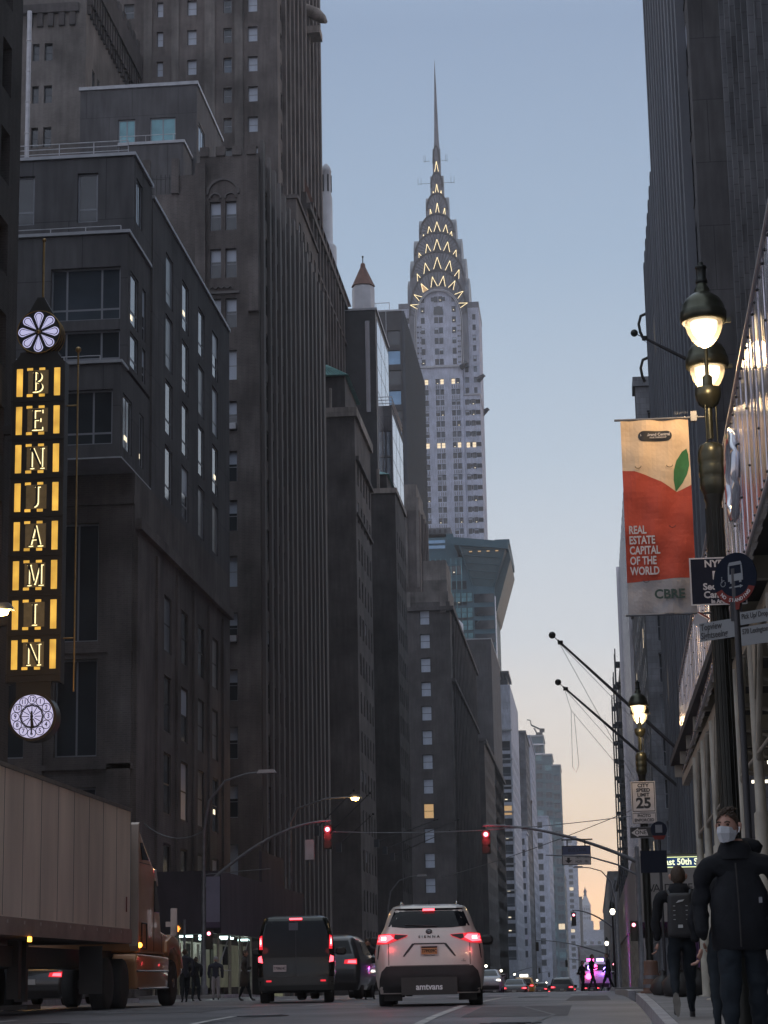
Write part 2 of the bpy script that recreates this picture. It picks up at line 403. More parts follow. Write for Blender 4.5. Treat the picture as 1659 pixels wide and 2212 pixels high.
def block(B, m, x0, x1, y0, y1, z0, z1, north=None, street=None, side='L', d=.35, part='wall', cornice=None, cm=None, ds=None):
    """a rectangular volume whose north face (and street face) is cut by real openings d deep, with a window in each"""
    mb = B.mb(part, m)
    L_ = side == 'L'
    ds = ds if ds is not None else (.12 if L_ else .05)
    cx0, cx1, cy0 = x0, x1, y0
    if street:
        if L_: cx1 -= ds
        else: cx0 += ds
    if north: cy0 += d
    mb.box(cx0, cx1, cy0, y1, z0, z1)
    def strips(face, F, lim0, lim1):
        cols, rws = F['cols'], F['rows']
        if face == 'N': bx = lambda a, b, c, e: mb.box(a, b, y0, y0 + d, c, e)
        elif L_: bx = lambda a, b, c, e: mb.box(x1 - ds, x1, a, b, c, e)
        else: bx = lambda a, b, c, e: mb.box(x0, x0 + ds, a, b, c, e)
        cs = sorted(c for c in cols if c[0] > lim0 and c[1] < lim1); prev = lim0
        rs = sorted(r for r in rws if r[0] > z0 and r[1] < z1)
        for c in cs:
            bx(prev, c[0], z0, z1); prev = c[1]
            pz = z0
            for r in rs:
                bx(c[0], c[1], pz, r[0]); pz = r[1]
            bx(c[0], c[1], pz, z1)
        bx(prev, lim1, z0, z1)
        pf = F.get('pane', MIX_DARK); skip = F.get('skip'); st = F.get('style', 'sash'); fr = F.get('frame', 'frame_dark')
        for i, c in enumerate(cs):
            for j, r in enumerate(rs):
                u = (c[0] + c[1]) / 2; z = (r[0] + r[1]) / 2; wd = c[1] - c[0]; hh = r[1] - r[0]
                if F.get('count'):
                    k = F['count']; ww = wd / k
                    for q in range(k):
                        uq = c[0] + ww * (q + .5); place(face, uq, z, ww - .04, hh, st, pf(i, j), fr)
                else: place(face, u, z, wd, hh, st, pf(i, j), fr)
        for a, b, p in F.get('piers', []):
            pm = B.mb('pier', F.get('pier_mat', m)); h0, h1 = F.get('pz', (z0, z1))
            if face == 'N': pm.box(a, b, y0 - p, y0 - .003, h0, h1)
            elif L_: pm.box(x1 + .003, x1 + p, a, b, h0, h1)
            else: pm.box(x0 - p, x0 - .003, a, b, h0, h1)
        for z, t, p in F.get('bands', []):
            pm = B.mb('string_course', F.get('band_mat', m))
            if face == 'N': pm.box(lim0, lim1, y0 - p, y0 - .002, z, z + t)
            elif L_: pm.box(x1 + .002, x1 + p, lim0, lim1, z, z + t)
            else: pm.box(x0 - p, x0 - .002, lim0, lim1, z, z + t)
    def place(face, u, z, w_, h_, st, pn, fr):
        if face == 'N': B.window((u, y0 + d - .002, z), w_, h_, 'N', st, pn, fr)
        elif L_: B.window((x1 - ds + .002, u, z), w_, h_, 'E', st, pn, fr)
        else: B.window((x0 + ds - .002, u, z), w_, h_, 'W', st, pn, fr)
    if north: strips('N', north, x0, x1)
    if street: strips('S', street, y0 + (d if north else 0), y1)
    if cornice:
        p, t = cornice; c = B.mb('cornice', cm or m); c.box(x0 - p, x1 + p, y0 - p, y1 + p, z1 + .003, z1 + t)

def piers(a0, a1, n, w, p): 
    return [(a0 + (a1 - a0) * i / n - w / 2, a0 + (a1 - a0) * i / n + w / 2, p) for i in range(1, n)]

M['tar'] = mat('tar_seal', (.03, .03, .032), .45, var=.3, vs=4)
M['patch'] = mat('asphalt_patch', (.092, .088, .094), .7, var=.3, vs=2, bump=.5, bs=50)
for i, (x0, x1, y0, y1) in enumerate(((-1.9, -.4, 30.5, 36.5), (-4.6, -3.1, 21.0, 27.0), (-8.6, -6.6, 36, 42), (-.6, .3, 43, 60), (-3.9, -2.6, 55, 61))):
    tag(sheet('road', x0, x1, y0, y1, .0045, M['patch']), kind='structure')
for i, (x, y) in enumerate(((-1.1, 28.0), (-5.1, 33.0), (-1.6, 56.0), (-7.9, 30.5))):
    mb = MB(); mb.lathe([(.40, 0), (.40, .008), (.34, .008), (.33, .006), (0, .006)], n=24)
    for k in range(-2, 3): mb.box(-.26, .26, k * .1 - .015, k * .1 + .015, .006, .010)
    tag(mb.build('manhole_cover', M['dark_metal'], loc=(x, y, gz(y) + .002)), ('round iron manhole cover in the road near the right kerb', 'round iron manhole cover in the lane left of the white minivan', 'small looking manhole cover beyond the white minivan', 'round iron manhole cover in the lane beside the truck')[i], 'manhole cover', 'manhole covers in the road')
for pts in ([(-6.0, 20), (-5.2, 24), (-5.5, 29), (-4.9, 34)], [(-.2, 22), (-.9, 27), (-.6, 31), (-1.3, 37), (-1.0, 44)], [(-3.3, 26), (-2.7, 26.6), (-1.6, 26.3), (-.5, 27)], [(-8.8, 30), (-7, 31), (-4, 30.6), (-1.5, 31.2)]):
    mb = MB()
    for (a, b), (c, d) in zip(pts, pts[1:]):
        dx, dy = c - a, d - b; l = math.hypot(dx, dy); nx, ny = -dy / l * .03, dx / l * .03
        mb.face([(a - nx, b - ny, gz(b) + .0075), (a + nx, b + ny, gz(b) + .0075), (c + nx, d + ny, gz(d) + .0075), (c - nx, d - ny, gz(d) + .0075)])
    tag(mb.build('road_seam', M['tar']), kind='structure')

# ================================================================== left side of the avenue
def hotel():
    B = Building('hotel_building', 'dark masonry building at the left edge carrying the tall lit vertical sign', (-33, 40, 0))
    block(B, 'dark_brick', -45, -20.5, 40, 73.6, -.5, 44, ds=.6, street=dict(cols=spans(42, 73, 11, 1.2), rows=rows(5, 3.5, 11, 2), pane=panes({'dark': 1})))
    B.done()
hotel()

def modern():
    B = Building('hotel_annex', 'dark grey panelled modern building stepping up in terraces behind the lit vertical sign', (-33, 95, 0))
    m = 'concrete_panel'
    cols = [(101.5, 103.4), (105.9, 107.8), (110.6, 112.5), (115.0, 116.9)]
    sp = panes({'dark': 3, 'curt': 5, 'half': 3, 'blind': 1, 'spot': 1.2})
    block(B, 'brown_brick', -45, -20.5, 94.5, 120.8, -.4, 23.9,
          north=dict(cols=[(-30.6, -28.6), (-27.6, -25.6), (-24.2, -22.2)], rows=[(4.8, 9.3), (10.7, 15.2), (16.0, 21.6)], style='mull', pane=panes({'dark': 1}), frame='frame_grey', bands=[(10.1, .25, .12), (15.45, .2, .1), (22.4, .4, .2)], piers=[(-21.7, -20.6, .12), (-25.2, -24.7, .1), (-28.3, -27.9, .1)], pz=(0, 22.3)),
          street=dict(cols=cols, rows=[(3.6, 7.2), (8.6, 11.6), (12.6, 15.4), (16.6, 19.4)], pane=sp, frame='dark_metal',
                      piers=[(94.6, 96.2, .14)] + [(a, a + .5, .12) for a in (99.4, 104.4, 109.0, 113.5, 118.0)], pz=(0, 20.9), bands=[(21.3, .5, .25)]))
    c4 = [(a, b) for a, b in cols]
    block(B, m, -45, -20.5, 98.2, 120.8, 23.9, 38.9,
          street=dict(cols=c4, rows=[(24.3, 27.1), (27.75, 30.55), (31.2, 34.0), (34.6, 37.3)], style='low', pane=sp, frame='frame_grey'), d=.25)
    cap = B.mb('parapet_cap', 'cap_metal')
    cap.box(-45.05, -20.42, 98.25, 120.85, 38.93, 39.1)
    # bays at the corner
    block(B, m, -45, -20.6, 93, 98.15, 28.6, 35.2, d=.25,
          north=dict(cols=[(-30.5, -27.2), (-24.3, -20.95)], rows=[(28.75, 30.5), (31.0, 33.6)], style='bay', pane=panes({'dark': 1, 'blue': 1}), frame='frame_grey'),
          street=dict(cols=[(93.6, 95.4), (96.3, 97.1)], rows=[(28.9, 30.6), (31.0, 33.6)], style='low', pane=panes({'half': 1, 'blue': 1, 'spot': 1}), frame='frame_grey'))
    block(B, m, -45, -20.6, 91.6, 98.15, 24.0, 28.4, d=.25,
          north=dict(cols=[(-30.5, -27.2), (-24.3, -20.95)], rows=[(24.6, 27.2)], style='bay', pane=panes({'dark': 1}), frame='frame_grey'),
          street=dict(cols=[(92.2, 94.2), (95.8, 96.8)], rows=[(24.6, 27.2)], style='mull', pane=panes({'half': 1, 'spot': 1}), frame='frame_grey'))
    block(B, m, -45, -20.55, 93.9, 98.15, 35.4, 39.45, d=.2,
          north=dict(cols=[(-26.6, -25.4), (-23.3, -22.3)], rows=[(36.2, 38.7)], style='low', pane=panes({'dark': 1}), frame='frame_grey'),
          street=dict(cols=[(94.5, 95.9)], rows=[(36.3, 38.6)], style='mull', pane=panes({'blue': 1}), frame='frame_grey'))
    cap.box(-45.05, -20.5, 92.9, 98.1, 35.23, 35.38); cap.box(-45.05, -20.5, 91.5, 92.95, 28.43, 28.57)
    cap.box(-45.05, -20.45, 93.8, 98.2, 39.48, 39.64); cap.box(-45.05, -20.5, 91.5, 98.1, 23.9, 23.97)
    for z0, y, x1 in ((39.64, 94.2, -20.9), (35.38, 93.2, -21), (28.57, 91.8, -21.6)):
        hh = .75 if z0 > 39 else .3; rl = MB()
        for k in range(1, 4 if z0 > 39 else 2): rl.tube([(-32, y, z0 + hh * k / (3 if z0 > 39 else 1)), (x1, y, z0 + hh * k / (3 if z0 > 39 else 1))], .022, 5)
        for i in range(7): rl.tube([(x1 - i * 1.7, y, z0), (x1 - i * 1.7, y, z0 + hh)], .025, 5)
        rl.build('railing', M['light_steel'], B.root, world=True)
    B.done()
modern()

def castle():
    B = Building('brick_hotel', 'brown brick apartment hotel with arched turret windows, battlements and close vertical piers', (-30, 133, 0))
    m = 'brown_brick'
    block(B, m, -45, -26.4, 132.6, 168.9, -.6, 52.6, north=dict(cols=[(-28.9, -27.9)], rows=rows(30, 3.5, 6, 1.8)))
    st = dict(cols=spans(135, 168.5, 14, 1.0), rows=rows(4, 3.4, 15, 2.1), pane=panes({'dark': 6, 'curt': 2, 'half': .8, 'blind': .3}), piers=piers(134.4, 168.8, 14, .7, .2), pz=(0, 56.5), pier_mat='pier_stone')
    st['piers'] += [(a, b, .22) for a, b in [(133.4, 134.2)]]
    block(B, m, -26.4, -20.5, 132.6, 168.9, -.6, 53.9,
          north=dict(cols=[(-23.8, -23.05), (-22.75, -22.0)], rows=[(r, r + 2.05) for r in (7, 10.7, 14.4, 18.1, 21.8, 25.5, 29.2, 32.5, 35.9, 39.4, 43.0, 46.5, 49.85)], pane=panes({'half': 3, 'blind': .5}), frame='frame_grey'), street=st)
    block(B, m, -27, -20.9, 144, 156, 53.9, 57.2, street=dict(cols=spans(145, 155.5, 4, .9), rows=[(54.3, 56.2)]), d=.25)
    block(B, m, -28, -21.1, 156, 168.9, 53.9, 60.9, street=dict(cols=spans(157, 168.5, 5, .9), rows=[(54.5, 56.3), (57.6, 59.6)]), d=.25, cornice=(.15, .3))
    ac = MB()
    for x, z in ((-23.7, 43.1), (-22.65, 36.0), (-23.7, 29.3), (-22.65, 21.9), (-23.7, 18.2), (-23.7, 10.8)): ac.box(x + .05, x + .6, 132.35, 132.75, z, z + .4)
    ac.build('air_conditioner', M['light_steel'], B.root, world=True)
    # turret: battlements, blind arches and corbels
    t = B.mb('battlement', m)
    t.box(-24.5, -20.55, 132.75, 136.5, 53.93, 55.2)
    for x in (-24.5, -23.4, -22.3, -21.3): t.box(x, x + .62, 132.6, 133.1, 55.2, 55.85)
    for x in (-24.75, -21.2): t.box(x, x + .7, 132.25, 132.58, 44, 54.6)
    for z in (134, 135.2, 136.2): t.box(-21.0, -20.56, z, z + .6, 55.2, 55.8)
    a = B.mb('arch', 'pier_stone')
    def arch(cx, cz, r, th, y, n=14):
        pts = [(cx + r * math.cos(math.pi * i / n), cz + r * math.sin(math.pi * i / n)) for i in range(n + 1)]
        pts += [(cx + (r - th) * math.cos(math.pi * i / n), cz + (r - th) * math.sin(math.pi * i / n)) for i in range(n, -1, -1)]
        for i in range(n): a.prism([pts[i], pts[i + 1], pts[2 * n - i], pts[2 * n + 1 - i]], y - .14, y - .003)
    arch(-22.9, 52.4, 1.15, .16, 132.6)
    for x in (-23.42, -22.38): arch(x, 52.1, .42, .1, 132.6)
    for x in (-23.6, -23.2, -22.8, -22.4): arch(x, 45.7, .18, .06, 132.6, 8)
    a.box(-24.0, -21.8, 132.42, 132.597, 45.35, 45.5)
    # parapet wall and iron fence of the lower wing
    for x in (-28.4, -26.4): t.box(x, x + .5, 132.4, 132.9, 52.6, 55.1)
    f = B.mb('iron_fence', 'black_metal')
    for i in range(12): f.tube([(-29.6 + i * .3, 132.8, 52.7), (-29.6 + i * .3, 132.8, 54.1)], .02, 4)
    f.tube([(-30, 132.8, 53.8), (-26.4, 132.8, 53.8)], .025, 4)
    B.done()
castle()

def roof_block():
    B = Building('rooftop_apartment', 'plain grey rooftop volume with pale metal edge and two teal windows above the brick hotel', (-33, 150, 0))
    block(B, 'concrete_panel', -37.1, -27.95, 150, 161.5, 40, 68.3, d=.2,
          north=dict(cols=[(-34.1, -32.75), (-31.6, -29.6)], rows=[(63.1, 65.75)], style='mull', pane=panes({'teal': 1}), frame='frame_grey'),
          street=dict(cols=[(150.8, 153.4)], rows=[(63.3, 65.6)], style='mull', pane=panes({'blue': 1}), frame='frame_grey'))
    block(B, 'concrete_panel', -33.2, -28.3, 146.5, 149.97, 50, 62.1, d=.2)
    c = B.mb('parapet_cap', 'cap_metal'); c.box(-37.2, -27.85, 149.9, 161.6, 68.33, 68.6); c.box(-33.3, -28.2, 146.4, 149.9, 62.13, 62.35)
    r = B.mb('railing', 'light_steel'); r.tube([(-33.2, 146.6, 62.9), (-28.9, 146.6, 62.9)], .025, 5)
    for x in (-33.1, -31.2, -29.1): r.tube([(x, 146.6, 62.3), (x, 146.6, 62.9)], .02, 5)
    r.lathe([(.45, 0), (.45, .15), (.2, .35), (0, .4)], (-28.9, 152, 68.6), 10)
    B.done()
roof_block()

def corbel_tower():
    B = Building('turreted_tower', 'tall brown brick tower with corbelled battlements at the top left', (-48, 165, 0))
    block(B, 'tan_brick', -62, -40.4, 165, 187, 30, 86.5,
          north=dict(cols=[(-45.05, -44.45), (-44.0, -43.3)], rows=[(70.2, 72), (74.2, 75.8), (78.1, 79.7)], pane=panes({'dark': 1})),
          street=dict(cols=[(167.4, 168.4), (169.4, 170.2), (173.0, 174.0)], rows=[(74.5, 78.2)], pane=panes({'dark': 1})))
    c = B.mb('corbel', 'dark_brick')
    for i in range(22):
        y = 165.3 + i * 1.0; c.box(-40.397, -39.9, y, y + .5, 83.2, 85.0); c.box(-40.397, -40.1, y + .08, y + .42, 82.4, 83.2)
    c.box(-40.397, -39.75, 165, 187.2, 85.0, 87.2)
    for i in range(11): c.box(-40.4, -39.8, 165.2 + i * 2, 166.2 + i * 2, 87.2, 88.3)
    for i in range(5): c.box(-45.6 + i * .95, -45.1 + i * .95, 164.7, 164.997, 81.2, 82.4)
    c.box(-46, -41, 164.6, 164.997, 82.4, 83.2)
    B.done()
corbel_tower()
for i, (x, lb) in enumerate(((-39.62, 'steel exhaust pipe running up the top left edge, nearest the frame edge'), (-38.5, 'second steel exhaust pipe, just right of the one at the frame edge'))):
    mb = MB(); mb.tube([(0, 0, 0), (0, 0, 18)], .17, 12)
    for k in range(7): mb.lathe([(.17, 0), (.2, .02), (.2, .1), (.17, .12)], (0, 0, 1.2 + k * 2.4), 12)
    tag(mb.build('exhaust_pipe', M['light_steel'], loc=(x, 140, 52.3)), lb, 'pipe', 'exhaust pipes on the left')

def tall_tower():
    B = Building('brick_skyscraper', 'very tall brown brick tower with white-blinded windows running out of the frame', (-40, 185, 0))
    cx = [(-47.6, -46.8), (-44.2, -43.5), (-41.6, -40.6), (-38.35, -37.75), (-35.4, -34.5), (-31.9, -31.1), (-29.55, -28.6)]
    def pane(i, j): return 'blind' if i in (3, 4, 6) else ('dark' if rnd.random() < .9 else 'blue')
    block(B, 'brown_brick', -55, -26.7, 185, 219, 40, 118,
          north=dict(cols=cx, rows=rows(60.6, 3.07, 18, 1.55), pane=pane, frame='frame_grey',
                     piers=[(-43, -42.4, .12), (-39.6, -38.8, .18), (-36.9, -36.2, .18), (-33.7, -32.7, .22), (-30.8, -30.0, .22)], pier_mat='tan_brick'),
          street=dict(cols=spans(186, 218.6, 11, 1.0), rows=rows(60.6, 3.07, 18, 1.7), pane=panes({'dark': 8, 'half': 1, 'blind': .5}), piers=piers(185.6, 219, 11, .9, .35), pier_mat='brown_brick'))
    g = B.mb('gargoyle', 'limestone')
    g.box(-26.7, -25.2, 206, 208.5, 98.8, 99.6); g.tube([(-26.9, 207, 101.8), (-25.7, 206.6, 101.2), (-24.9, 206.3, 100.4), (-24.5, 206, 99.9)], [.9, .75, .5, .2], 7)
    B.done()
tall_tower()

def shelton():
    B = Building('brick_tower', 'brown brick setback building with red tiled roof beside the tall tower', (-33, 200, 0))
    block(B, 'red_brick', -40, -26, 200, 233.5, -1, 78.6, street=dict(cols=spans(201, 233, 12, .95), rows=rows(40, 3.3, 12, 1.9), piers=piers(200.5, 233, 12, .6, .3), bands=[(76.8, .6, .4), (72.4, .3, .25)]))
    r = B.mb('roof', 'roof_tile'); r.prism([(-25.7, 78.65), (-29.6, 90.5), (-33.5, 78.65)], 203, 238, axis='y')
    B.done()
    mb = MB(); mb.lathe([(1.15, -4), (1.15, 0), (.95, .3), (.72, .4), (.72, 6.2), (.6, 6.6), (.6, 9.4), (.66, 9.5), (.5, 10.1), (.2, 10.5), (0, 10.6)], (0, 0, 0), 12)
    for k in range(6):
        a = k * math.pi / 3; mb.box(.58 * math.cos(a) - .09, .58 * math.cos(a) + .09, .58 * math.sin(a) - .09, .58 * math.sin(a) + .09, 6.9, 9.0, 1)
    tag(mb.build('chimney_tower', [M['drum_white'], M['frame_dark']], loc=(-28.3, 236, 85.5)), 'small white drum-shaped chimney tower with domed cap above the red roof', 'chimney')
shelton()

def water_tower():
    B = Building('apartment_block', 'dark block mostly hidden behind the glass buildings under the pointed water tower', (-30, 254, 0))
    block(B, 'dark_brick', -36, -25.2, 252, 272, -2, 82.5)
    B.done()
    r = empty('water_tower', (-26.2, 257, 82.5), 'pale round water tower with a brown conical roof and finial', 'water tower')
    mb = MB(); mb.lathe([(1.45, 0), (1.45, 4.7), (1.3, 5.0), (1.3, 5.2)], (0, 0, 0), 8, 0, False); mb.build('tank', M['drum_white'], r)
    mb = MB(); mb.lathe([(1.55, 5.0), (1.3, 5.5), (.35, 7.6), (.28, 8.1), (0, 8.3)], (0, 0, 0), 8, 0, False); mb.build('roof', M['roof_tile'], r)
    mb = MB(); mb.tube([(0, 0, 8.2), (0, 0, 9.0)], .07, 6); mb.ball((0, 0, 9.05), .14, 8); mb.build('finial', M['black_metal'], r)
water_tower()

def green_roof():
    B = Building('brick_building', 'brown brick building with a small green tiled penthouse roof across the first side street', (-26, 191, 0))
    block(B, 'red_brick', -36, -20.5, 191, 205.3, -1.6, 52.4,
          street=dict(cols=spans(192, 205, 5, 1.1), rows=rows(3, 3.6, 13, 2), pane=panes({'dark': 8, 'half': 1, 'spot': .4}), bands=[(48.3, .35, .3), (43, .25, .2)]),
          north=dict(cols=[(-34, -32.8), (-30, -28.8), (-27.2, -26)], rows=rows(3, 3.6, 13, 2)), cornice=(.25, .9), cm='limestone')
    B.mb('penthouse', 'dark_brick').box(-27, -21.6, 193, 203, 53.3, 57)
    g = B.mb('roof', 'copper_green')
    g.poly([(-27.4, 192.5, 57), (-21.2, 192.5, 57), (-21.2, 203.5, 57), (-27.4, 203.5, 57), (-25, 195, 58.7), (-23.5, 195, 58.7), (-23.5, 201, 58.7), (-25, 201, 58.7)],
           [(0, 1, 5, 4), (1, 2, 6, 5), (2, 3, 7, 6), (3, 0, 4, 7), (4, 5, 6, 7), (3, 2, 1, 0)])
    for i in range(20): g.tube([(-27.3 + i * .31, 192.45, 57.02), (-25.0 + i * .075, 194.95, 58.72)], .06, 4)
    p = B.mb('chimney', 'limestone'); p.box(-22.9, -22.7, 191.4, 191.7, 53.3, 55.4)
    B.done()
green_roof()

def pale_glazing(B, x, y0, y1, z0, z1, ny, nz):
    B.mb('curtain_wall', 'curtain_white').box(x + .003, x + .06, y0, y1, z0, z1)
    g = B.mb('mullion', 'frame_dark')
    for i in range(ny + 1): 
        y = y0 + (y1 - y0) * i / ny; g.box(x + .06, x + .075, y - .02, y + .02, z0, z1)
    for i in range(nz + 1):
        z = z0 + (z1 - z0) * i / nz; g.box(x + .0605, x + .074, y0, y1, z - .03, z + .03)
def glass_pair():
    B = Building('office_building', 'dark slab with a bright mirrored street side, topped by a thin white sign panel', (-26, 234, 0))
    block(B, 'dark_metal', -32, -22.5, 234, 249.5, -2, 76.8, part='wall')
    B.mb('vent_panel', 'curtain_white').box(-23.7, -23.2, 233.85, 233.997, 64.5, 75.5)
    pale_glazing(B, -22.5, 235, 249.4, 50, 76.0, 3, 9)
    B.mb('parapet_cap', 'cap_metal').box(-32, -22.3, 233.9, 249.6, 76.83, 77.1)
    B.done()
    B = Building('office_building', 'lower glass slab with a bright mirrored street side, just below the dark one', (-24, 242, 0))
    block(B, 'concrete_panel', -30, -21.5, 241.6, 256.5, -2, 67.3, north=dict(cols=[(-22.9, -22.3), (-22.2, -21.6)], rows=rows(42, 3.2, 8, 3.0), style='plain', pane=panes({'blue': 1}), frame='frame_dark'), d=.15)
    pale_glazing(B, -21.5, 242, 256.4, 44, 66.4, 3, 8)
    r = B.mb('railing', 'light_steel')
    for z in (67.7, 68.1, 68.5): r.tube([(-24, 242, z), (-21.5, 242, z), (-21.5, 256, z)], .05, 4)
    B.done()
glass_pair()

def fins():
    B = Building('office_tower', 'black office slab with close vertical fins and a few sky blue windows', (-38, 398, gz(398)))
    block(B, 'dark_metal', -50, -33.1, 398, 452, -5, 129.8, north=dict(cols=[(-38.5, -36.3), (-36.0, -33.4)], rows=rows(90.2, 4.1, 9, 2.9), style='plain', pane=lambda i, j: 'sky' if (i == 1 and j % 2 == 1) or (i == 0 and j == 7) else 'dark', frame='frame_black'))
    f = B.mb('fin', 'blue_steel')
    for i in range(40): f.box(-33.097, -32.5, 398.2 + i * 1.34, 398.42 + i * 1.34, -2, 129.9)
    for x in (-38.7, -36.15): B.mb('mullion', 'cap_metal').box(x - .06, x + .06, 397.8, 397.997, 20, 129.8)
    r = B.mb('railing', 'light_steel'); r.tube([(-41, 399, 132), (-35.5, 399, 132)], .08, 4)
    for x in (-41, -38.2, -35.5): r.tube([(x, 399, 129.8), (x, 399, 132)], .06, 4)
    B.mb('parapet_cap', 'cap_metal').box(-50, -32.9, 397.8, 452.1, 129.83, 130.15)
    B.done()
fins()

def brick_row():
    B = Building('brick_building', 'dark brick building with small hipped roof in front of the mirrored glass slab', (-25, 233, 0))
    block(B, 'dark_brick', -34, -20.5, 233, 246, -2, 54.6, street=dict(cols=spans(234, 246, 5, 1.1), rows=rows(3, 3.5, 14, 2), pane=panes({'dark': 7, 'half': 1, 'spot': .5})),
          north=dict(cols=[(-30, -28.9), (-27.6, -26.5)], rows=rows(3, 3.5, 14, 2)), cornice=(.2, .6), cm='limestone')
    B.mb('penthouse', 'dark_brick').box(-26, -21.6, 235, 244, 55.25, 57.3)
    g = B.mb('roof', 'copper_green'); g.poly([(-26.3, 234.7, 57.3), (-21.3, 234.7, 57.3), (-21.3, 244.3, 57.3), (-26.3, 244.3, 57.3), (-24.5, 237, 58.3), (-23, 237, 58.3), (-23, 242, 58.3), (-24.5, 242, 58.3)],
           [(0, 1, 5, 4), (1, 2, 6, 5), (2, 3, 7, 6), (3, 0, 4, 7), (4, 5, 6, 7), (3, 2, 1, 0)])
    B.mb('chimney', 'limestone').box(-22.6, -22.3, 233.4, 233.8, 55.2, 57.6)
    B.done()
    B = Building('brick_tower', 'narrow brown brick building with stepped art deco top below the black finned slab', (-32, 354, gz(354)))
    block(B, 'red_brick', -40, -27, 354, 373, -4, 79.5, street=dict(cols=spans(355, 373, 5, 1.2), rows=rows(40, 3.6, 10, 2.0), piers=piers(354.3, 373, 5, .9, .3)), north=dict(cols=[(-32.2, -30.9)], rows=rows(40, 3.6, 10, 2)))
    b = B.mb('crown', 'tan_brick'); b.box(-31.8, -27.1, 354.1, 371, 79.53, 81.8); b.box(-30.9, -27.5, 354.3, 369, 81.8, 84.2)
    for x in (-31.4, -29.6, -27.6): b.box(x, x + .45, 353.6, 353.997, 66, 81.0)
    B.done()
    B = Building('apartment_building', 'dark brick apartment block with one column of white-blinded windows facing up the avenue', (-26, 327, 0))
    block(B, 'dark_brick', -38, -20.5, 327, 401, -3, 58.6,
          north=dict(cols=[(-33.6, -32.2), (-29.4, -28.0), (-25.3, -23.7)], rows=[(57.3 - 3.78 * k - 2.3, 57.3 - 3.78 * k) for k in range(14)], pane=lambda i, j: ('lit' if j == 5 else 'blind') if i == 2 else 'dark', frame='frame_dark'),
          street=dict(cols=spans(329, 400, 18, 1.3), rows=rows(3, 3.5, 15, 2), pane=panes({'dark': 9, 'blue': 1, 'half': 1}), piers=piers(328, 401, 18, .9, .35), pz=(0, 57), bands=[(46, .5, .6)]))
    b = B.mb('crown', 'tan_brick'); b.box(-29, -20.7, 327.2, 352, 58.63, 60.3); b.box(-24.6, -20.9, 327.6, 345, 60.3, 62.2)
    for x, z in ((-28.6, 56.4), (-27.6, 57.4), (-22.0, 56.8)): b.box(x, x + .9, 326.7, 326.997, z, 60.2)
    b.box(-25, -21.3, 333, 345, 62.2, 66.4)
    c = B.mb('cornice', 'dark_brick'); c.box(-38, -19.9, 326.5, 401.5, 57.2, 57.8)
    B.done()
brick_row()

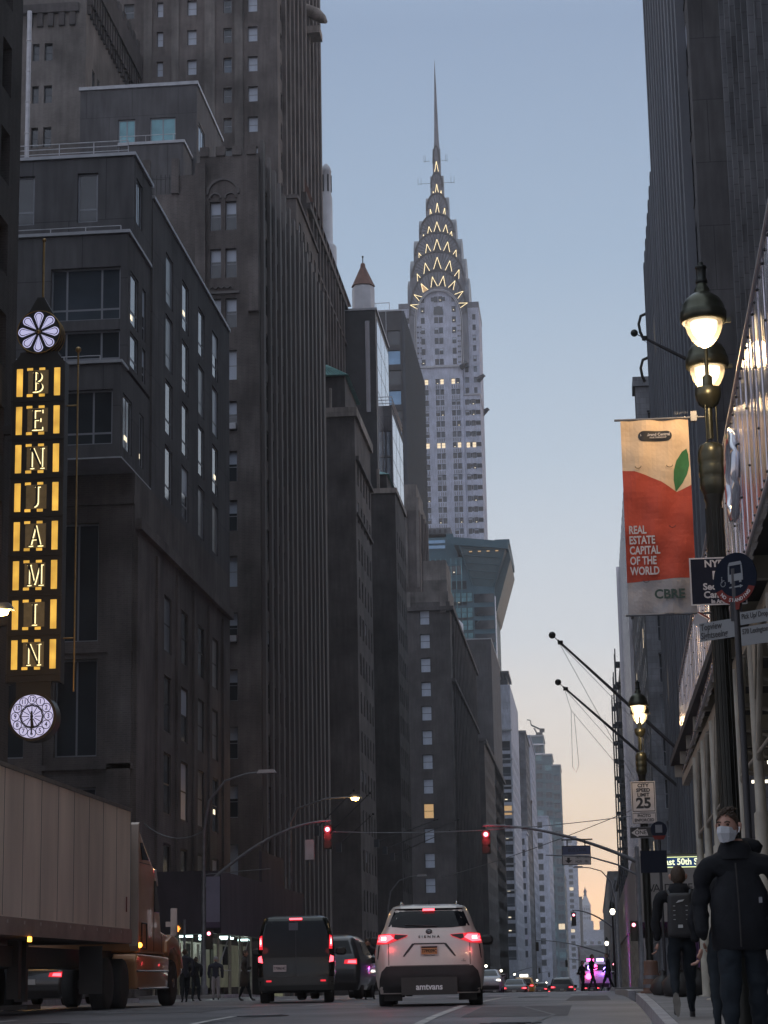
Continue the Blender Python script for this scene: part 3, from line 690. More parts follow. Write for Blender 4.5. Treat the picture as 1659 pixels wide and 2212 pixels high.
def far_left():
    B = Building('office_block', 'plain slate grey windowless block below the flared glass building', (-25, 473, 0))
    block(B, 'concrete_panel', -32, -20.5, 473, 520, -4, 75.5); B.mb('parapet_cap', 'cap_metal').box(-32, -20.4, 472.9, 520, 75.53, 75.8)
    B.done()
    mb = MB(); mb.lathe([(2.1, 0), (2.1, 7.2), (1.2, 8.2), (0, 8.7)], (0, 0, 0), 20)
    tag(mb.build('water_tank', M['drum_white'], loc=(-28.6, 470, 71.5)), 'pale cylindrical water tank with shallow cone on the slate grey block', 'water tank')
    B = Building('brick_building', 'brown brick block with lit stacked windows below the white panelled building', (-26, 428, 0))
    block(B, 'dark_brick', -36, -20.5, 428, 522, -4, 47.5, north=dict(cols=[(-25.6, -24.4)], rows=rows(6, 4.6, 9, 2.8), pane=lambda i, j: 'lit' if j > 5 else 'dark'),
          street=dict(cols=spans(430, 522, 20, 1.4), rows=rows(3, 3.6, 12, 2.2), bands=[(47.0, .5, .5)]), cornice=(.4, .6))
    B.done()
    B = Building('apartment_building', 'white panelled apartment building with ledges and a column of dark windows', (-25, 586, 0))
    rws = [(79.0 - 3.55 * k - 2.7, 79.0 - 3.55 * k) for k in range(4, 21)]
    block(B, 'white_panel', -34, -20.5, 586, 650, -5, 80.5, d=.4, north=dict(cols=[(-23.4, -20.9)], rows=rws, style='low', pane=panes({'dark': 5, 'blue': 2, 'lit': .8, 'spot': 2}), frame='frame_grey'),
          street=dict(cols=spans(587, 650, 10, 2.2), rows=rws, pane=panes({'dark': 2, 'blind': 1})))
    b = B.mb('ledge', 'cap_metal')
    for z, x0 in ((67.6, -27.5), (59.5, -31)): b.box(x0, -20.3, 585.2, 585.997, z, z + .45)
    for k in range(5): b.box(-23.6, -20.4, 585.5, 585.997, 52.2 - k * 7.1, 52.6 - k * 7.1)
    b = B.mb('roof_pavilion', 'blue_steel'); b.box(-25.5, -21.2, 590, 610, 80.53, 82.5); b.box(-25.7, -20.8, 589, 612, 84.0, 84.8)
    for x in (-25.3, -24.1, -22.9, -21.7): b.box(x, x + .4, 589.3, 589.8, 82.5, 84.0)
    B.done()
    S = [('grey_stone', -27, 719, 765, 82, 'grey stone block with a dark window strip right of the white building', 2.4, {'dark': 5, 'lit': .3}),
         ('pale_brick', -23.6, 778, 850, 87, 'thin pale tower edge standing left of the terraced glass tower', 1.5, {'dark': 5}),
         ('dark_brick', -27, 772, 776, 62.6, 'brown brick block with one lit window in front of the thin pale tower', 1.5, {'dark': 9, 'lit': .6}),
         ('white_panel', -24.6, 698, 716, 46.6, 'white framed balcony building with large glazed bays low on the left', 2.6, {'blue': 3, 'dark': 2}),
         ('pale_brick', -29.5, 1070, 1180, 79, 'pale grey block with one orange lit window near its top', 3.0, {'dark': 8, 'lit': .7}),
         ('grey_stone', -30, 1700, 1790, 79, 'grey brick building at the foot of the terraced glass tower', 3.4, {'dark': 5, 'lit': .8, 'bright': .4}),
         ('pale_brick', -23.6, 1900, 2000, 122, 'slim pale tower standing alone left of the distant pyramid tower', 3.6, {'dark': 4, 'bright': .5}),
         ('tan_brick', -19.5, 2010, 2100, 73, 'dusky tan block directly below the slim pale tower', 3.6, {'dark': 6, 'lit': .5})]
    for m, x0, y0, y1, z1, lb, ww, mix in S:
        x1 = -20.5 if y0 < 1800 else (-11.8 if y0 == 1900 else -9.5)
        B = Building('distant_building', lb, ((x0 + x1) / 2, y0, gz(y0)))
        n = max(1, int((x1 - x0) / (ww * 1.9))); ph = 3.6 if y0 < 1000 else 5.2
        block(B, m, x0, x1, y0, y1, gz(y0) - 4, z1, north=dict(cols=spans(x0 + .4, x1 - .2, n, ww), rows=rows(z1 - ph * int(z1 / ph - 1), ph, int(z1 / ph - 1), ph * .58), pane=panes(mix), style='plain'),
              street=dict(cols=spans(y0 + 1, y1, max(1, int((y1 - y0) / 7)), 3), rows=rows(z1 - ph * int(z1 / ph - 1), ph, int(z1 / ph - 1), ph * .55), pane=panes(mix), style='plain'), d=.5, cornice=(.3, .8))
        B.done()
    # terraced glass tower
    B = Building('glass_tower', 'terraced blue green glass tower with a crane on its roof', (-29, 1450, gz(1450)))
    for x0, x1, z0, z1 in ((-42, -29, -12, 162), (-28.997, -23.5, -12, 149), (-23.497, -18.1, -12, 141.5)):
        n = int((z1 + 12) / 6.2)
        block(B, 'teal_band', x0, x1, 1450, 1500, z0, z1, north=dict(cols=spans(x0 + .3, x1 - .3, max(1, int((x1 - x0) / 4.6)), 4.3), rows=rows(z1 - 6.2 * n + 2, 6.2, n - 1, 3.9), style='mull', pane=panes({'teal': 2, 'dark': 4, 'blue': 3, 'bright': .35}), frame='frame_grey'),
              street=dict(cols=spans(1451, 1499, 6, 6), rows=rows(z1 - 6.2 * n + 2, 6.2, n - 1, 3.9), style='plain', pane=panes({'blue': 1})), d=.6)
        B.mb('parapet_cap', 'cap_metal').box(x0 - .5, x1 + .5, 1449, 1500.5, z1 + .01, z1 + 1.0)
    B.mb('sign_band', 'curtain_white').box(-40.5, -28.4, 1448.6, 1449.4, 156, 157); B.mb('sign_band', 'curtain_white').box(-40.5, -28.4, 1448.6, 1449.4, 149.4, 150.4)
    B.done()
    cr_ = MB()
    cr_.box(-2.4, 2.2, -1.2, 1.2, 0, 2); cr_.box(.2, 3.6, -1, 1, 2, 4.6); cr_.tube([(2, 0, 3.5), (-5.4, 0, 7.2)], .6, 5); cr_.tube([(-5.4, 0, 7.2), (-6, 0, 10.5), (-8.2, 0, 11)], .4, 5); cr_.tube([(-1, 0, 0), (-3.5, 0, 5)], .5, 5)
    tag(cr_.build('roof_crane', M['black_metal'], loc=(-31.5, 1452, 163)), 'small black folding crane parked on the terraced glass tower roof', 'crane')
far_left()

def flared():
    B = Building('glass_office_building', 'blue green glass office building with a flared, overhanging top', (-30, 570, gz(570)))
    w = B.mb('wall', 'teal_band'); w.box(-52, -23.4, 571, 605, -5, 114.2)
    c = B.mb('flared_corner', 'teal_dark')
    c.poly([(-29.3, 570.9, 106.2), (-23.39, 570.9, 105.6), (-19.4, 568.6, 117.0), (-32.9, 568.6, 118.6), (-32.9, 573, 118.6), (-19.2, 573, 117.0), (-23.39, 573, 105.6), (-29.3, 573, 106.2)],
           [(0, 1, 2, 3), (3, 2, 5, 4), (0, 3, 4, 7), (1, 6, 5, 2), (7, 6, 1, 0)])
    c.prism([(-23.39, 98.6), (-22.9, 99.4), (-18.75, 113.5), (-19.25, 117.0), (-23.39, 117.0)], 573.01, 604)
    m_ = B.mb('mullion', 'teal_band')
    for k in range(1, 6):
        t = k / 6; m_.tube([Vector((-29.3, 570.7, 106.2)).lerp(Vector((-32.9, 568.45, 118.6)), t), Vector((-23.4, 570.7, 105.6)).lerp(Vector((-19.4, 568.45, 117.0)), t)], .10, 4)
    for x0, x1 in ((-29.3, -32.9), (-23.45, -19.4)): m_.tube([(x0, 570.7, 106), (x1, 568.4, 118)], .2, 4)
    for k in range(4): B.window((-29.5 + k * 2.4, 568.75, 115.2), 1.0, .5, 'N', 'plain', 'lit', 'frame_black')
    B.mb('parapet', 'teal_band').poly([(-34, 568.3, 117.2), (-19.2, 568.3, 115.6), (-18.7, 604, 115.6), (-34, 604, 117.2), (-34, 568.3, 119.4), (-19.2, 568.3, 117.6), (-18.7, 604, 117.6), (-34, 604, 119.4)],
           [(0, 1, 5, 4), (1, 2, 6, 5), (2, 3, 7, 6), (3, 0, 4, 7), (4, 5, 6, 7), (3, 2, 1, 0)])
    B.mb('parapet', 'teal_band').box(-23.0, -18.9, 572, 604, 117.6, 119.0)
    g = B.mb('mullion', 'teal_glass')
    for i in range(12):
        x = -48 + i * 1.42; g.box(x, x + .2, 570.75, 570.99, 104 if x > -33 else 96, 114.0)
    for z, h in ((110.6, 2.4), (106.4, 2.2), (101.9, 2.2), (97.6, 1.6)):
        for i in range(12):
            x = -47.2 + i * 1.42
            if x > -32.6 + (114 - z) * .28 - .6: continue
            B.window((x, 570.97, z), 1.18, h, 'N', 'plain', 'dark' if rnd.random() < .85 else 'spot', 'frame_black')
    for j, (z, h) in enumerate(((103.2, 2.9),) + tuple((98.6 - 3.5 * k, 2.9) for k in range(7))):
        if j:
            for i in range(6): B.window((-38.3 + i * 1.62, 570.9, z), 1.5, h, 'N', 'double', 'teal', 'frame_dark')
        else:
            for i in range(6): B.window((-38.3 + i * 1.62, 570.9, z - .3), 1.5, 2.6, 'N', 'double', 'teal', 'frame_dark')
    for k in range(9): 
        z = 102.4 - k * 3.7
        B.mb('ribbon_window', 'glass').box(-29.0, -23.6, 570.8, 570.997, z - 1.1, z + 1.3)
    e = B.mb('edge_strip', 'curtain_white'); e.box(-23.39, -23.1, 571.2, 572.6, 10, 103)
    # recessed crown storeys
    k = B.mb('upper_storey', 'teal_band'); k.box(-52, -36.5, 574, 600, 114.2, 120.6); k.prism([(-36.5, 114.2), (-33.2, 114.2), (-34.6, 121.6), (-36.5, 121.6)], 574.1, 600)
    k = B.mb('upper_storey', 'grey_stone'); k.box(-52, -35.2, 574.3, 600, 121.6, 123.4)
    for z in (117.4, 118.9): B.mb('ribbon_window', 'sky_glass').box(-50, -36.8, 573.8, 573.997, z, z + .9)
    for i in range(9): B.mb('vent', 'frame_dark').box(-49 + i * 1.5, -48.3 + i * 1.5, 574.0, 574.297, 121.9, 122.9)
    for i in range(8): B.mb('vent', 'frame_dark').box(-48 + i * 1.5, -47.2 + i * 1.5, 570.8, 570.997, 112.7, 113.6)
    B.done()
flared()

def far_haze():
    def simple(name, lb, x0, x1, y0, y1, z1, m, ww=4, ph=7, mix={'dark': 4, 'blue': 1}):
        B = Building(name, lb, ((x0 + x1) / 2, y0, gz(y0)))
        block(B, m, x0, x1, y0, y1, -24, z1, north=dict(cols=spans(x0 + 1, x1 - 1, max(1, int((x1 - x0) / (ww * 2))), ww), rows=rows(2, ph, int(z1 / ph - .5), ph * .5), pane=panes(mix), style='plain'), d=.8, cornice=(.8, 1.5))
        return B
    B = Building('clock_tower_building', 'distant pale tower with pyramid roof and lantern at the end of the avenue', (-9, 2980, -20))
    block(B, 'white_panel', -16, -2, 2980, 2994, 60, 96, north=dict(cols=spans(-15, -3, 4, 1.6), rows=rows(78, 6, 3, 3.4), pane=panes({'dark': 1}), style='plain'), d=.8)
    B.mb('wall', 'white_panel').box(-19, 1, 2978, 3000, -24, 76)
    r = B.mb('roof', 'drum_white'); r.poly([(-16.5, 2979.5, 96.5), (-1.5, 2979.5, 96.5), (-1.5, 2994.5, 96.5), (-16.5, 2994.5, 96.5), (-11, 2985, 110), (-7, 2985, 110), (-7, 2989, 110), (-11, 2989, 110)], [(0, 1, 5, 4), (1, 2, 6, 5), (2, 3, 7, 6), (3, 0, 4, 7), (4, 5, 6, 7), (3, 2, 1, 0)])
    l = B.mb('lantern', 'dark_metal'); l.lathe([(2.6, 110), (2.0, 111), (2.0, 116), (2.8, 116.5), (1.2, 119), (.6, 121), (0, 124)], (-9, 2987, 0), 10)
    B.done()
    simple('distant_building', 'hazy wide block under the pyramid tower at the end of the avenue', -24, 12, 2500, 2540, 52, 'pale_brick').done()
    simple('distant_building', 'hazy pale office block with dark roof band right of the pyramid tower', 8, 44, 2300, 2340, 40, 'white_panel', 5, 6).done()
    B = simple('distant_building', 'hazy block with sloping dark mansard roof right of the pyramid tower', 10, 40, 2900, 2940, 52, 'grey_stone')
    B.mb('mansard_roof', 'blue_steel').poly([(9, 2899, 53.6), (41, 2899, 53.6), (41, 2941, 53.6), (9, 2941, 53.6), (9, 2905, 74), (22, 2905, 74), (22, 2935, 74), (9, 2935, 74)], [(0, 1, 5, 4), (1, 2, 6, 5), (2, 3, 7, 6), (3, 0, 4, 7), (4, 5, 6, 7)])
    B.done()
    simple('distant_building', 'low hazy block closing the avenue between the far crossings', -14, 26, 1900, 1940, 26, 'grey_stone').done()
    B = Building('round_glass_tower', 'pair of rounded glass towers standing far beyond the avenue', (50, 5000, -20))
    for x in (40, 59): B.mb('tower_shaft', 'drum_white').lathe([(9.6, -24), (9.6, 178), (8.8, 180), (0, 180)], (x, 5000, 0), 20, 0)
    B.mb('core', 'grey_stone').box(46, 53, 4994, 5006, -24, 176)
    B.mb('mast', 'black_metal').tube([(52, 5000, 176), (52, 5000, 190)], .8, 5)
    B.done()
far_haze()

# ------------------------------------------------------------------ the crowned skyscraper
def crown_tower():
    CXc, Y0 = -43.9, 675.0
    B = Building('crowned_skyscraper', 'tall pale brick art deco skyscraper with lit triangular crown windows and a steel spire', (CXc, 690, gz(690)))
    m = 'pale_brick'
    wp = panes({'dark': 6, 'blue': 5, 'half': 4, 'spot': 2.2, 'bright': .2})
    def wpj(i, j):
        if j in (24, 30) : return 'bright' if rnd.random() < .75 else 'spot'
        return wp(i, j)
    fl = 3.66
    rw = [(196.2 - fl * k - 1.9, 196.2 - fl * k) for k in range(30, -1, -1)]
    # lower shaft: central front with paired windows, banded corner wings
    cc = [-52.6, -48.1, -43.9, -38.6]
    cols = []
    for c in (-54.4, -49.1, -43.9, -38.6): cols += [(c - 1.42, c - .12), (c + .12, c + 1.42)]
    block(B, m, -57, -36.1, Y0 + 2, Y0 + 30, -8, 200, d=.5, north=dict(cols=cols, rows=rw, pane=wpj, frame='frame_black', style='double'),
          street=None)
    block(B, m, -36.1 + .003, -30.6, Y0 + 2.6, Y0 + 30, -8, 190.2, d=.5,
          north=dict(cols=[(-35.6, -34.3), (-33.6, -32.3)], rows=[r for r in rw if r[1] < 189], pane=wpj, frame='frame_black', style='double'),
          street=dict(cols=spans(Y0 + 4, Y0 + 29, 6, 1.6), rows=[r for r in rw if r[1] < 189], pane=wp, frame='frame_black'))
    bd = B.mb('dark_brick_band', 'frame_dark')
    for r in rw:
        if r[1] < 189: bd.box(-32.2, -30.59, Y0 + 2.5, Y0 + 2.597, r[0] + .3, r[1] - .2); bd.box(-34.2, -33.7, Y0 + 2.5, Y0 + 2.597, r[0] + .3, r[1] - .2)
    sp = B.mb('spandrel_stripe', 'grey_stone')
    for c in (-54.4, -49.1, -43.9, -38.6):
        for r in rw[:-1]:
            for dx in (-1.1, -.35, .35, 1.1): sp.box(c + dx - .13, c + dx + .13, Y0 + 1.93, Y0 + 1.997, r[1] + .25, r[1] + 1.4)
    # pilaster strips
    pl = B.mb('pilaster', m)
    for c in (-51.75, -46.5, -41.25, -36.6): pl.box(c - .32, c + .32, Y0 + 1.75, Y0 + 1.99, 60, 197.5)
    B.mb('cornice', 'cap_metal').box(-57.2, -36.0, Y0 + 1.5, Y0 + 30.2, 200.03, 200.7)
    B.mb('cornice', 'cap_metal').box(-36.0, -30.4, Y0 + 2.2, Y0 + 30.2, 190.23, 190.7)
    # middle shaft between ledge and crown
    block(B, m, -56.6, -53.0, Y0 + 4.5, Y0 + 28, 200.7, 222, d=.4, north=dict(cols=[(-54.9, -53.7)], rows=rows(202, fl, 5, 2), pane=wp, frame='frame_black'))
    block(B, m, -36.0, -30.4, Y0 + 5, Y0 + 27, 190.7, 221.5, d=.4, north=dict(cols=[(-35.5, -34.3), (-32.6, -31.5)], rows=rows(191.6, fl, 8, 2), pane=wp, frame='frame_black'),
          street=dict(cols=spans(Y0 + 7, Y0 + 26, 4, 1.3), rows=rows(192, fl, 8, 2)))
    B.mb('wing_cap', 'steel_cladding').box(-36.0, -30.3, Y0 + 4.9, Y0 + 27.1, 221.53, 223.5)
    B.mb('wing_cap', 'steel_cladding').box(-57.4, -53.0, Y0 + 4.4, Y0 + 28.1, 222.03, 223.8)
    # arched brick centre
    hw, ztop, zs = 7.45, 227.3, 216.5
    def archpts(cx, hw, zb, zs, za, n=20, p=.9):
        pts = [(cx + hw, zb)]
        for i in range(n + 1):
            a = math.pi * i / n
            pts.append((cx + hw * math.copysign(abs(math.cos(a)) ** p, math.cos(a)), zs + (za - zs) * abs(math.sin(a)) ** 1.0))
        pts.append((cx - hw, zb)); return pts
    w = B.mb('arched_front', m); w.prism(archpts(CXc, hw, 200.7, zs, ztop), Y0 + 3.6, Y0 + 20)
    for c, wd in ((-49.2, 1.3), (-43.9, 0), (-38.7, 1.3)):
        for k in range(7):
            z = 201.6 + k * fl + 1
            ps = (c,) if wd else (c - .78, c + .78)
            if z > 225: continue
            for q in ps: B.window((q, Y0 + 3.597, z), 1.3, 1.95, 'N', 'double', wp() if k != 5 else 'spot', 'frame_black')
    for q in (-45.7, -42.1): B.window((q, Y0 + 3.597, 224.6), 1.1, 1.3, 'N', 'double', 'dark', 'frame_black')
    v = B.mb('arch_window', 'glass'); v.prism(archpts(CXc, 1.6, 219.0, 220.2, 222.1, 10), Y0 + 3.45, Y0 + 3.59)
    bb = B.mb('striped_band', 'grey_stone')
    for k in range(8):
        z = 201.9 + k * 1.83 * 1.0
        for x in (-51.2, -50.2, -37.6, -36.9): bb.box(x, x + .55, Y0 + 3.5, Y0 + 3.597, z, z + .55)
    for r_, dd in ((7.62, .5), (8.1, .25)):
        n = 26; a1 = archpts(CXc, r_, 200.7, zs, ztop + (r_ - 7.45), n); a0 = archpts(CXc, r_ - .22, 200.7, zs, ztop + (r_ - 7.45) - .22, n)
        rb = B.mb('arch_rib', 'light_steel')
        for i in range(len(a1) - 1): rb.prism([a1[i], a1[i + 1], a0[i + 1], a0[i]], Y0 + 3.0 - dd, Y0 + 3.4)
    # tiers of the crown
    T = [(10.4, 234.8, 226.5, 200.7), (9.5, 242.1, 233, 224), (8.2, 249.4, 241.2, 230), (6.35, 256.8, 249.6, 238), (3.95, 265.2, 258.8, 246), (2.3, 273.4, 267.8, 254), (1.35, 283.5, 277, 262)]
    cyc = Y0 + 15.0
    cl = B.mb('crown_cladding', 'steel_cladding'); seam = B.mb('cladding_seam', 'dark_metal')
    for i, (h, za, zs_, zb) in enumerate(T):
        hw2 = h * .93; dp = h + .3 + (1.2 if i == 0 else .35)
        if i == 0:
            a1 = archpts(CXc, h * .95, zb, 219, za, 28); a0 = archpts(CXc, 8.1, zb, zs, ztop + .65, 28)
            for k in range(len(a1) - 1): cl.prism([a1[k], a1[k + 1], a0[k + 1], a0[k]], Y0 + 3.2, Y0 + 12)
        else:
            cl.prism(archpts(CXc, hw2, zb, zs_, za, 24), cyc - dp, cyc + dp)
        cl.prism(archpts(cyc, hw2, zb if i else 214, zs_, za - .3, 24), CXc - h, CXc + h, axis='x')
        yf = (Y0 + 3.2) if i == 0 else cyc - dp
        n = 28; a1 = archpts(CXc, hw2 + .12, zb + 1, zs_ if i else 219, za + .15, n); a0 = archpts(CXc, hw2 - .5, zb + 1, zs_ if i else 219, za - .5, n)
        rim = MB()
        for k in range(1, len(a1) - 2): rim.prism([a1[k], a1[k + 1], a0[k + 1], a0[k]], yf - .25, yf - .003)
        rim.build('crown_rim', M['dark_metal'], B.root, world=True)  # dark arc put in for the shadow gap at each tier
        # radial seams
        nf = (26, 22, 18, 14, 8, 5, 3)[i]
        for k in range(nf + 1):
            a = math.pi * (k + .5) / (nf + 1); r1x, r1z = hw2 * .97, (za - (zs_ if i else 219)) * .97
            p1 = (CXc + r1x * math.cos(a), (zs_ if i else 219) + r1z * math.sin(a))
            q = .8 if i == 0 else .45
            p0 = (CXc + r1x * q * math.cos(a), (zs_ if i else 217.5) + r1z * q * math.sin(a))
            seam.tube([(p0[0], yf - .02, p0[1]), (p1[0], yf - .02, p1[1])], .09, 4)
    # lit triangular windows, placed along each tier
    def tri(xp, yp, s, lean, kz):
        z = (227.3 + (619 - (200 + yp / 2.011) * .54) * .1535) * kz + .5; x = CXc + (xp - 490) * .0400
        return x, z, s, lean
    rowsT = [[(290, 2060, .9, 1.3), (320, 1985, .95, .95), (370, 1905, 1, .5), (455, 1862, 1.15, .15), (535, 1860, 1.15, -.15), (620, 1895, 1, -.5), (675, 1975, .95, -.95), (705, 2065, .9, -1.3)],
             [(330, 1822, 1.0, .35), (395, 1742, 1.2, .16), (490, 1703, 1.35, 0), (590, 1732, 1.2, -.16), (660, 1804, 1, -.35)],
             [(345, 1642, .95, .3), (410, 1577, 1.15, .14), (490, 1545, 1.25, 0), (575, 1567, 1.15, -.14), (640, 1632, .95, -.3)],
             [(377, 1474, .6, .2), (425, 1420, .95, .1), (490, 1390, 1.15, 0), (563, 1412, .95, -.1), (608, 1460, .65, -.2)],
             [(435, 1264, .8, .1), (493, 1225, 1.1, 0), (553, 1260, .75, -.1)],
             [(460, 1100, .5, .1), (490, 1060, 1.1, 0), (525, 1097, .5, -.1)],
             [(490, 865, 1.2, 0)]]
    for i, tr in enumerate(rowsT):
        h, za, zs_, zb = T[i]; dp = h + .3 + .35
        yf = (Y0 + 3.2) if i == 0 else cyc - dp
        for xp, yp, s, lean in tr:
            x, z, s, lean = tri(xp, yp, s, lean, yf / 675.0)
            mb = MB(); hh, ww = 1.55 * s, .95 * s * (.55 if i > 3 else 1)
            mb.face([(-ww, -.05, -hh), (ww, -.05, -hh), (0, -.05, hh)], 1)
            for sx in (-1, 1): mb.tube([(sx * ww, -.15, -hh), (0, -.15, hh)], .10, 5, 0)
            o = mb.build('triangular_window', [M['crown_light'], M['lit'] if (xp + yp) % 13 == 0 else M['frame_black']], B.root)
            o.location = Vector((x, yf - .12, z)) - B.root.location; o.rotation_euler.y = -lean
    # spire and antennas
    s = B.mb('spire', 'steel_cladding'); s.lathe([(1.35, 276), (1.2, 281), (.85, 286.3), (.70, 292), (.46, 302), (.22, 311), (.05, 316), (0, 317)], (CXc + .1, cyc, 0), 8, 0, False)
    an = B.mb('antenna', 'black_metal')
    for z, wx in ((276.4, 5.0), (268.2, 7.8)):
        for sx in (-1, 1):
            x0 = CXc + sx * 2; x1 = CXc + sx * wx * .8
            an.tube([(x0, cyc - 6, z), (x1, cyc - 6, z)], .07, 4)
            for t in (.75, 1.0): an.tube([(x0 + (x1 - x0) * t, cyc - 6, z - .5), (x0 + (x1 - x0) * t, cyc - 6, z + 2.2)], .045, 4)
    # eagle heads at the corners of the ledge
    for ex, ey, ez in ((-36.0, Y0 + 1.6, 200.2), (-30.6, Y0 + 3, 196), (-30.5, Y0 + 26, 190.6)):
        eg = MB(); eg.tube([(ex - .6, ey, ez - .6), (ex + .5, ey - .8, ez), (ex + 1.4, ey - 1.6, ez + .5), (ex + 2.0, ey - 2.0, ez + .1)], [1.0, .9, .65, .15], 7); eg.build('eagle_gargoyle', M['blue_steel'], B.root, world=True)
    B.done()
crown_tower()

# ================================================================== right side of the avenue
def right_side():
    B = Building('office_tower', 'near dark tower at the right edge with thin pale vertical strips', (20, 20, 0))
    block(B, 'dark_brick', 6.5, 45, 10, 79, -.5, 75, side='R', street=dict(cols=spans(20, 78.5, 26, 1.5), rows=rows(6, 4, 17, 3.2), style='plain', frame='frame_black', pane=panes({'dark': 1}),
          piers=[(20 + 2.25 * i, 20.22 + 2.25 * i, .3) for i in range(26)], pier_mat='grey_stone'))
    B.done()
    B = Building('masonry_skyscraper', 'dark ribbed skyscraper with a smooth blank north wall on the right', (20, 99, 0))
    block(B, 'concrete_panel', 6.5, 40, 99, 143, -.5, 92, side='R', d=.6, street=dict(cols=spans(100, 142.6, 13, 1.5), rows=rows(6, 3.6, 23, 2.6), style='sash', frame='dark_metal', pane=panes({'dark': 6, 'half': 1}),
          piers=piers(99.2, 143, 13, 1.2, .45) + piers(100.8, 144.6, 13, .4, .25), pier_mat='rib_stone'))
    block(B, 'concrete_panel', 6.5, 40, 143, 169, -.5, 57.5, side='R', d=.5, street=dict(cols=spans(144, 168.6, 9, 1.3), rows=rows(6, 3.6, 14, 2.4), frame='dark_metal', pane=panes({'dark': 5, 'half': 2, 'bright': .3}), piers=piers(143.2, 169, 9, 1.0, .3), pier_mat='rib_stone'))  # bright panes glow in place of window glints
    hk = B.mb('scroll_bracket', 'black_metal')
    for y, z in ((169, 54.2), (169, 50.4), (169, 44.2)): hk.tube([(6.4, y, z), (5.9, y, z - .2), (5.7, y, z - .9), (5.8, y, z - 1.6), (6.0, y, z - 2.1)], .13, 6)
    B.done()
    B = Building('stone_building', 'grey stone building with heavy cornice peeping out left of the ribbed skyscraper', (12, 212, gz(212)))
    block(B, 'grey_stone', 6.5, 24, 212, 215.5, -2, 60, side='R', d=.5, north=dict(cols=[(7.6, 10.2), (11.5, 14)], rows=rows(4, 4.2, 13, 3.0), pane=panes({'dark': 4, 'curt': 2, 'lit': .3}), frame='frame_grey', bands=[(55.8, .7, .4), (50, .3, .3)]), cornice=(.25, 1.0))
    kn = B.mb('bracket', 'grey_stone')
    for k in range(7): kn.box(6.1, 6.497, 214.2, 215.4, 54.4 - k * 2.3, 55.0 - k * 2.3)
    B.done()
    B = Building('stone_building', 'mottled grey stone block with glinting windows behind the second street lamp', (12, 216, gz(216)))
    block(B, 'grey_stone', 6.5, 24, 216, 262, -3, 44, side='R', d=.4, street=dict(cols=spans(217, 261, 9, 2.4), rows=rows(4, 3.8, 10, 2.4), pane=panes({'dark': 5, 'half': 1, 'bright': .5, 'curt': 1}), frame='frame_grey'), cornice=(.3, .6))  # glints on these windows are made by glowing bright panes
    B.done()
    B = Building('office_tower', 'narrow slab with pale vertical strips, right of the open sky', (12, 263, gz(263)))
    block(B, 'grey_stone', 6.5, 22, 263, 319, -3, 61.5, side='R', d=.5, street=dict(cols=spans(264, 318, 11, 2.2), rows=rows(4, 3.9, 14, 3.2), style='plain', pane=panes({'dark': 1}), frame='frame_black', piers=piers(263, 319, 11, 1.0, .5) + [(318.3, 319, .9)], pier_mat='curtain_white'), cornice=(.4, .6))
    B.done()
    B = Building('apartment_tower', 'narrow tower edge with ladder-like balconies against the sky on the right', (12, 320, gz(320)))
    block(B, 'dark_metal', 6.5, 22, 320, 420, -4, 54.5, side='R', d=.5, street=dict(cols=spans(321, 419, 14, 3), rows=rows(4, 3.4, 14, 2.2), style='plain', pane=panes({'dark': 2, 'blind': 1}), frame='frame_black'))
    for y in (352, 380, 412):
        bal = MB(); bal.box(5.3, 5.5, y - .3, y, 3, 54); bal.box(5.3, 5.5, y + 6, y + 6.3, 3, 54)
        for k in range(15): z = 4 + k * 3.4; bal.box(5.3, 6.497, y, y + 6, z, z + .25); bal.box(5.3, 5.45, y, y + 6, z + .9, z + 1.0)
        bal.build('balcony_stack', M['blue_steel'], B.root, world=True)
    B.done()
    for y0, y1, z1, m, lb in ((421, 560, 22, 'dark_brick', 'low dark block at the right foot of the avenue nearest the far crossing'), (561, 800, 25, 'grey_stone', 'low grey block farther along the right foot of the avenue'), (801, 1300, 38, 'dark_brick', 'dim block at the far right end of the avenue')):
        B = Building('street_block', lb, (14, y0, gz(y0)))
        block(B, m, 6.5, 24, y0, y1, gz(y1) - 2, z1, side='R', street=dict(cols=spans(y0 + 2, y1, 12, 3), rows=rows(2, 4, int(z1 / 4 - 1), 2.4), pane=panes({'dark': 4, 'bright': .7, 'blue': 1}), style='plain'), cornice=(.4, .8))
        B.done()
right_side()

# ================================================================== street furniture
M['lamp_glow'] = mat('lamp_bulb_glow', (1, .9, .7), .4, emit=(1.0, .84, .60), es=3.6, var=0)
M['lamp_glass'] = mat('lamp_glass', (.9, .8, .6), .15, emit=(1.0, .66, .36), es=.55, var=0); M['lamp_glass'].node_tree.nodes['Principled BSDF'].inputs['Alpha'].default_value = .42
M['lamp_metal'] = mat('lamp_green_metal', (.060, .062, .045), .32, .75, var=.2, vs=8)
M['sodium'] = mat('sodium_glow', (1, .6, .2), .4, emit=(1.0, .66, .24), es=22, var=0)
M['red_light'] = mat('red_signal_glow', (.8, .02, .02), .4, emit=(1.0, .035, .09), es=4.2, var=0)
M['red_core'] = mat('red_signal_core', (1, .3, .3), .4, emit=(1.0, .26, .34), es=5, var=0)
M['amber_light'] = mat('amber_glow', (.8, .3, .02), .4, emit=(1.0, .36, .04), es=8, var=0)
M['green_light'] = mat('green_glow', (.1, .8, .4), .4, emit=(.08, 1.0, .62), es=5, var=0)
M['hand_light'] = mat('hand_signal_glow', (.9, .4, .05), .4, emit=(1.0, .34, .06), es=2.2, var=0)
M['white_glow'] = mat('white_globe_glow', (1, .95, .8), .4, emit=(1.0, .92, .72), es=4.5, var=0)
M['signal_case'] = mat('signal_housing', (.045, .04, .03), .6, var=.2)
M['galv'] = mat('galvanised_steel', (.17, .175, .19), .5, .5, var=.2, vs=4)
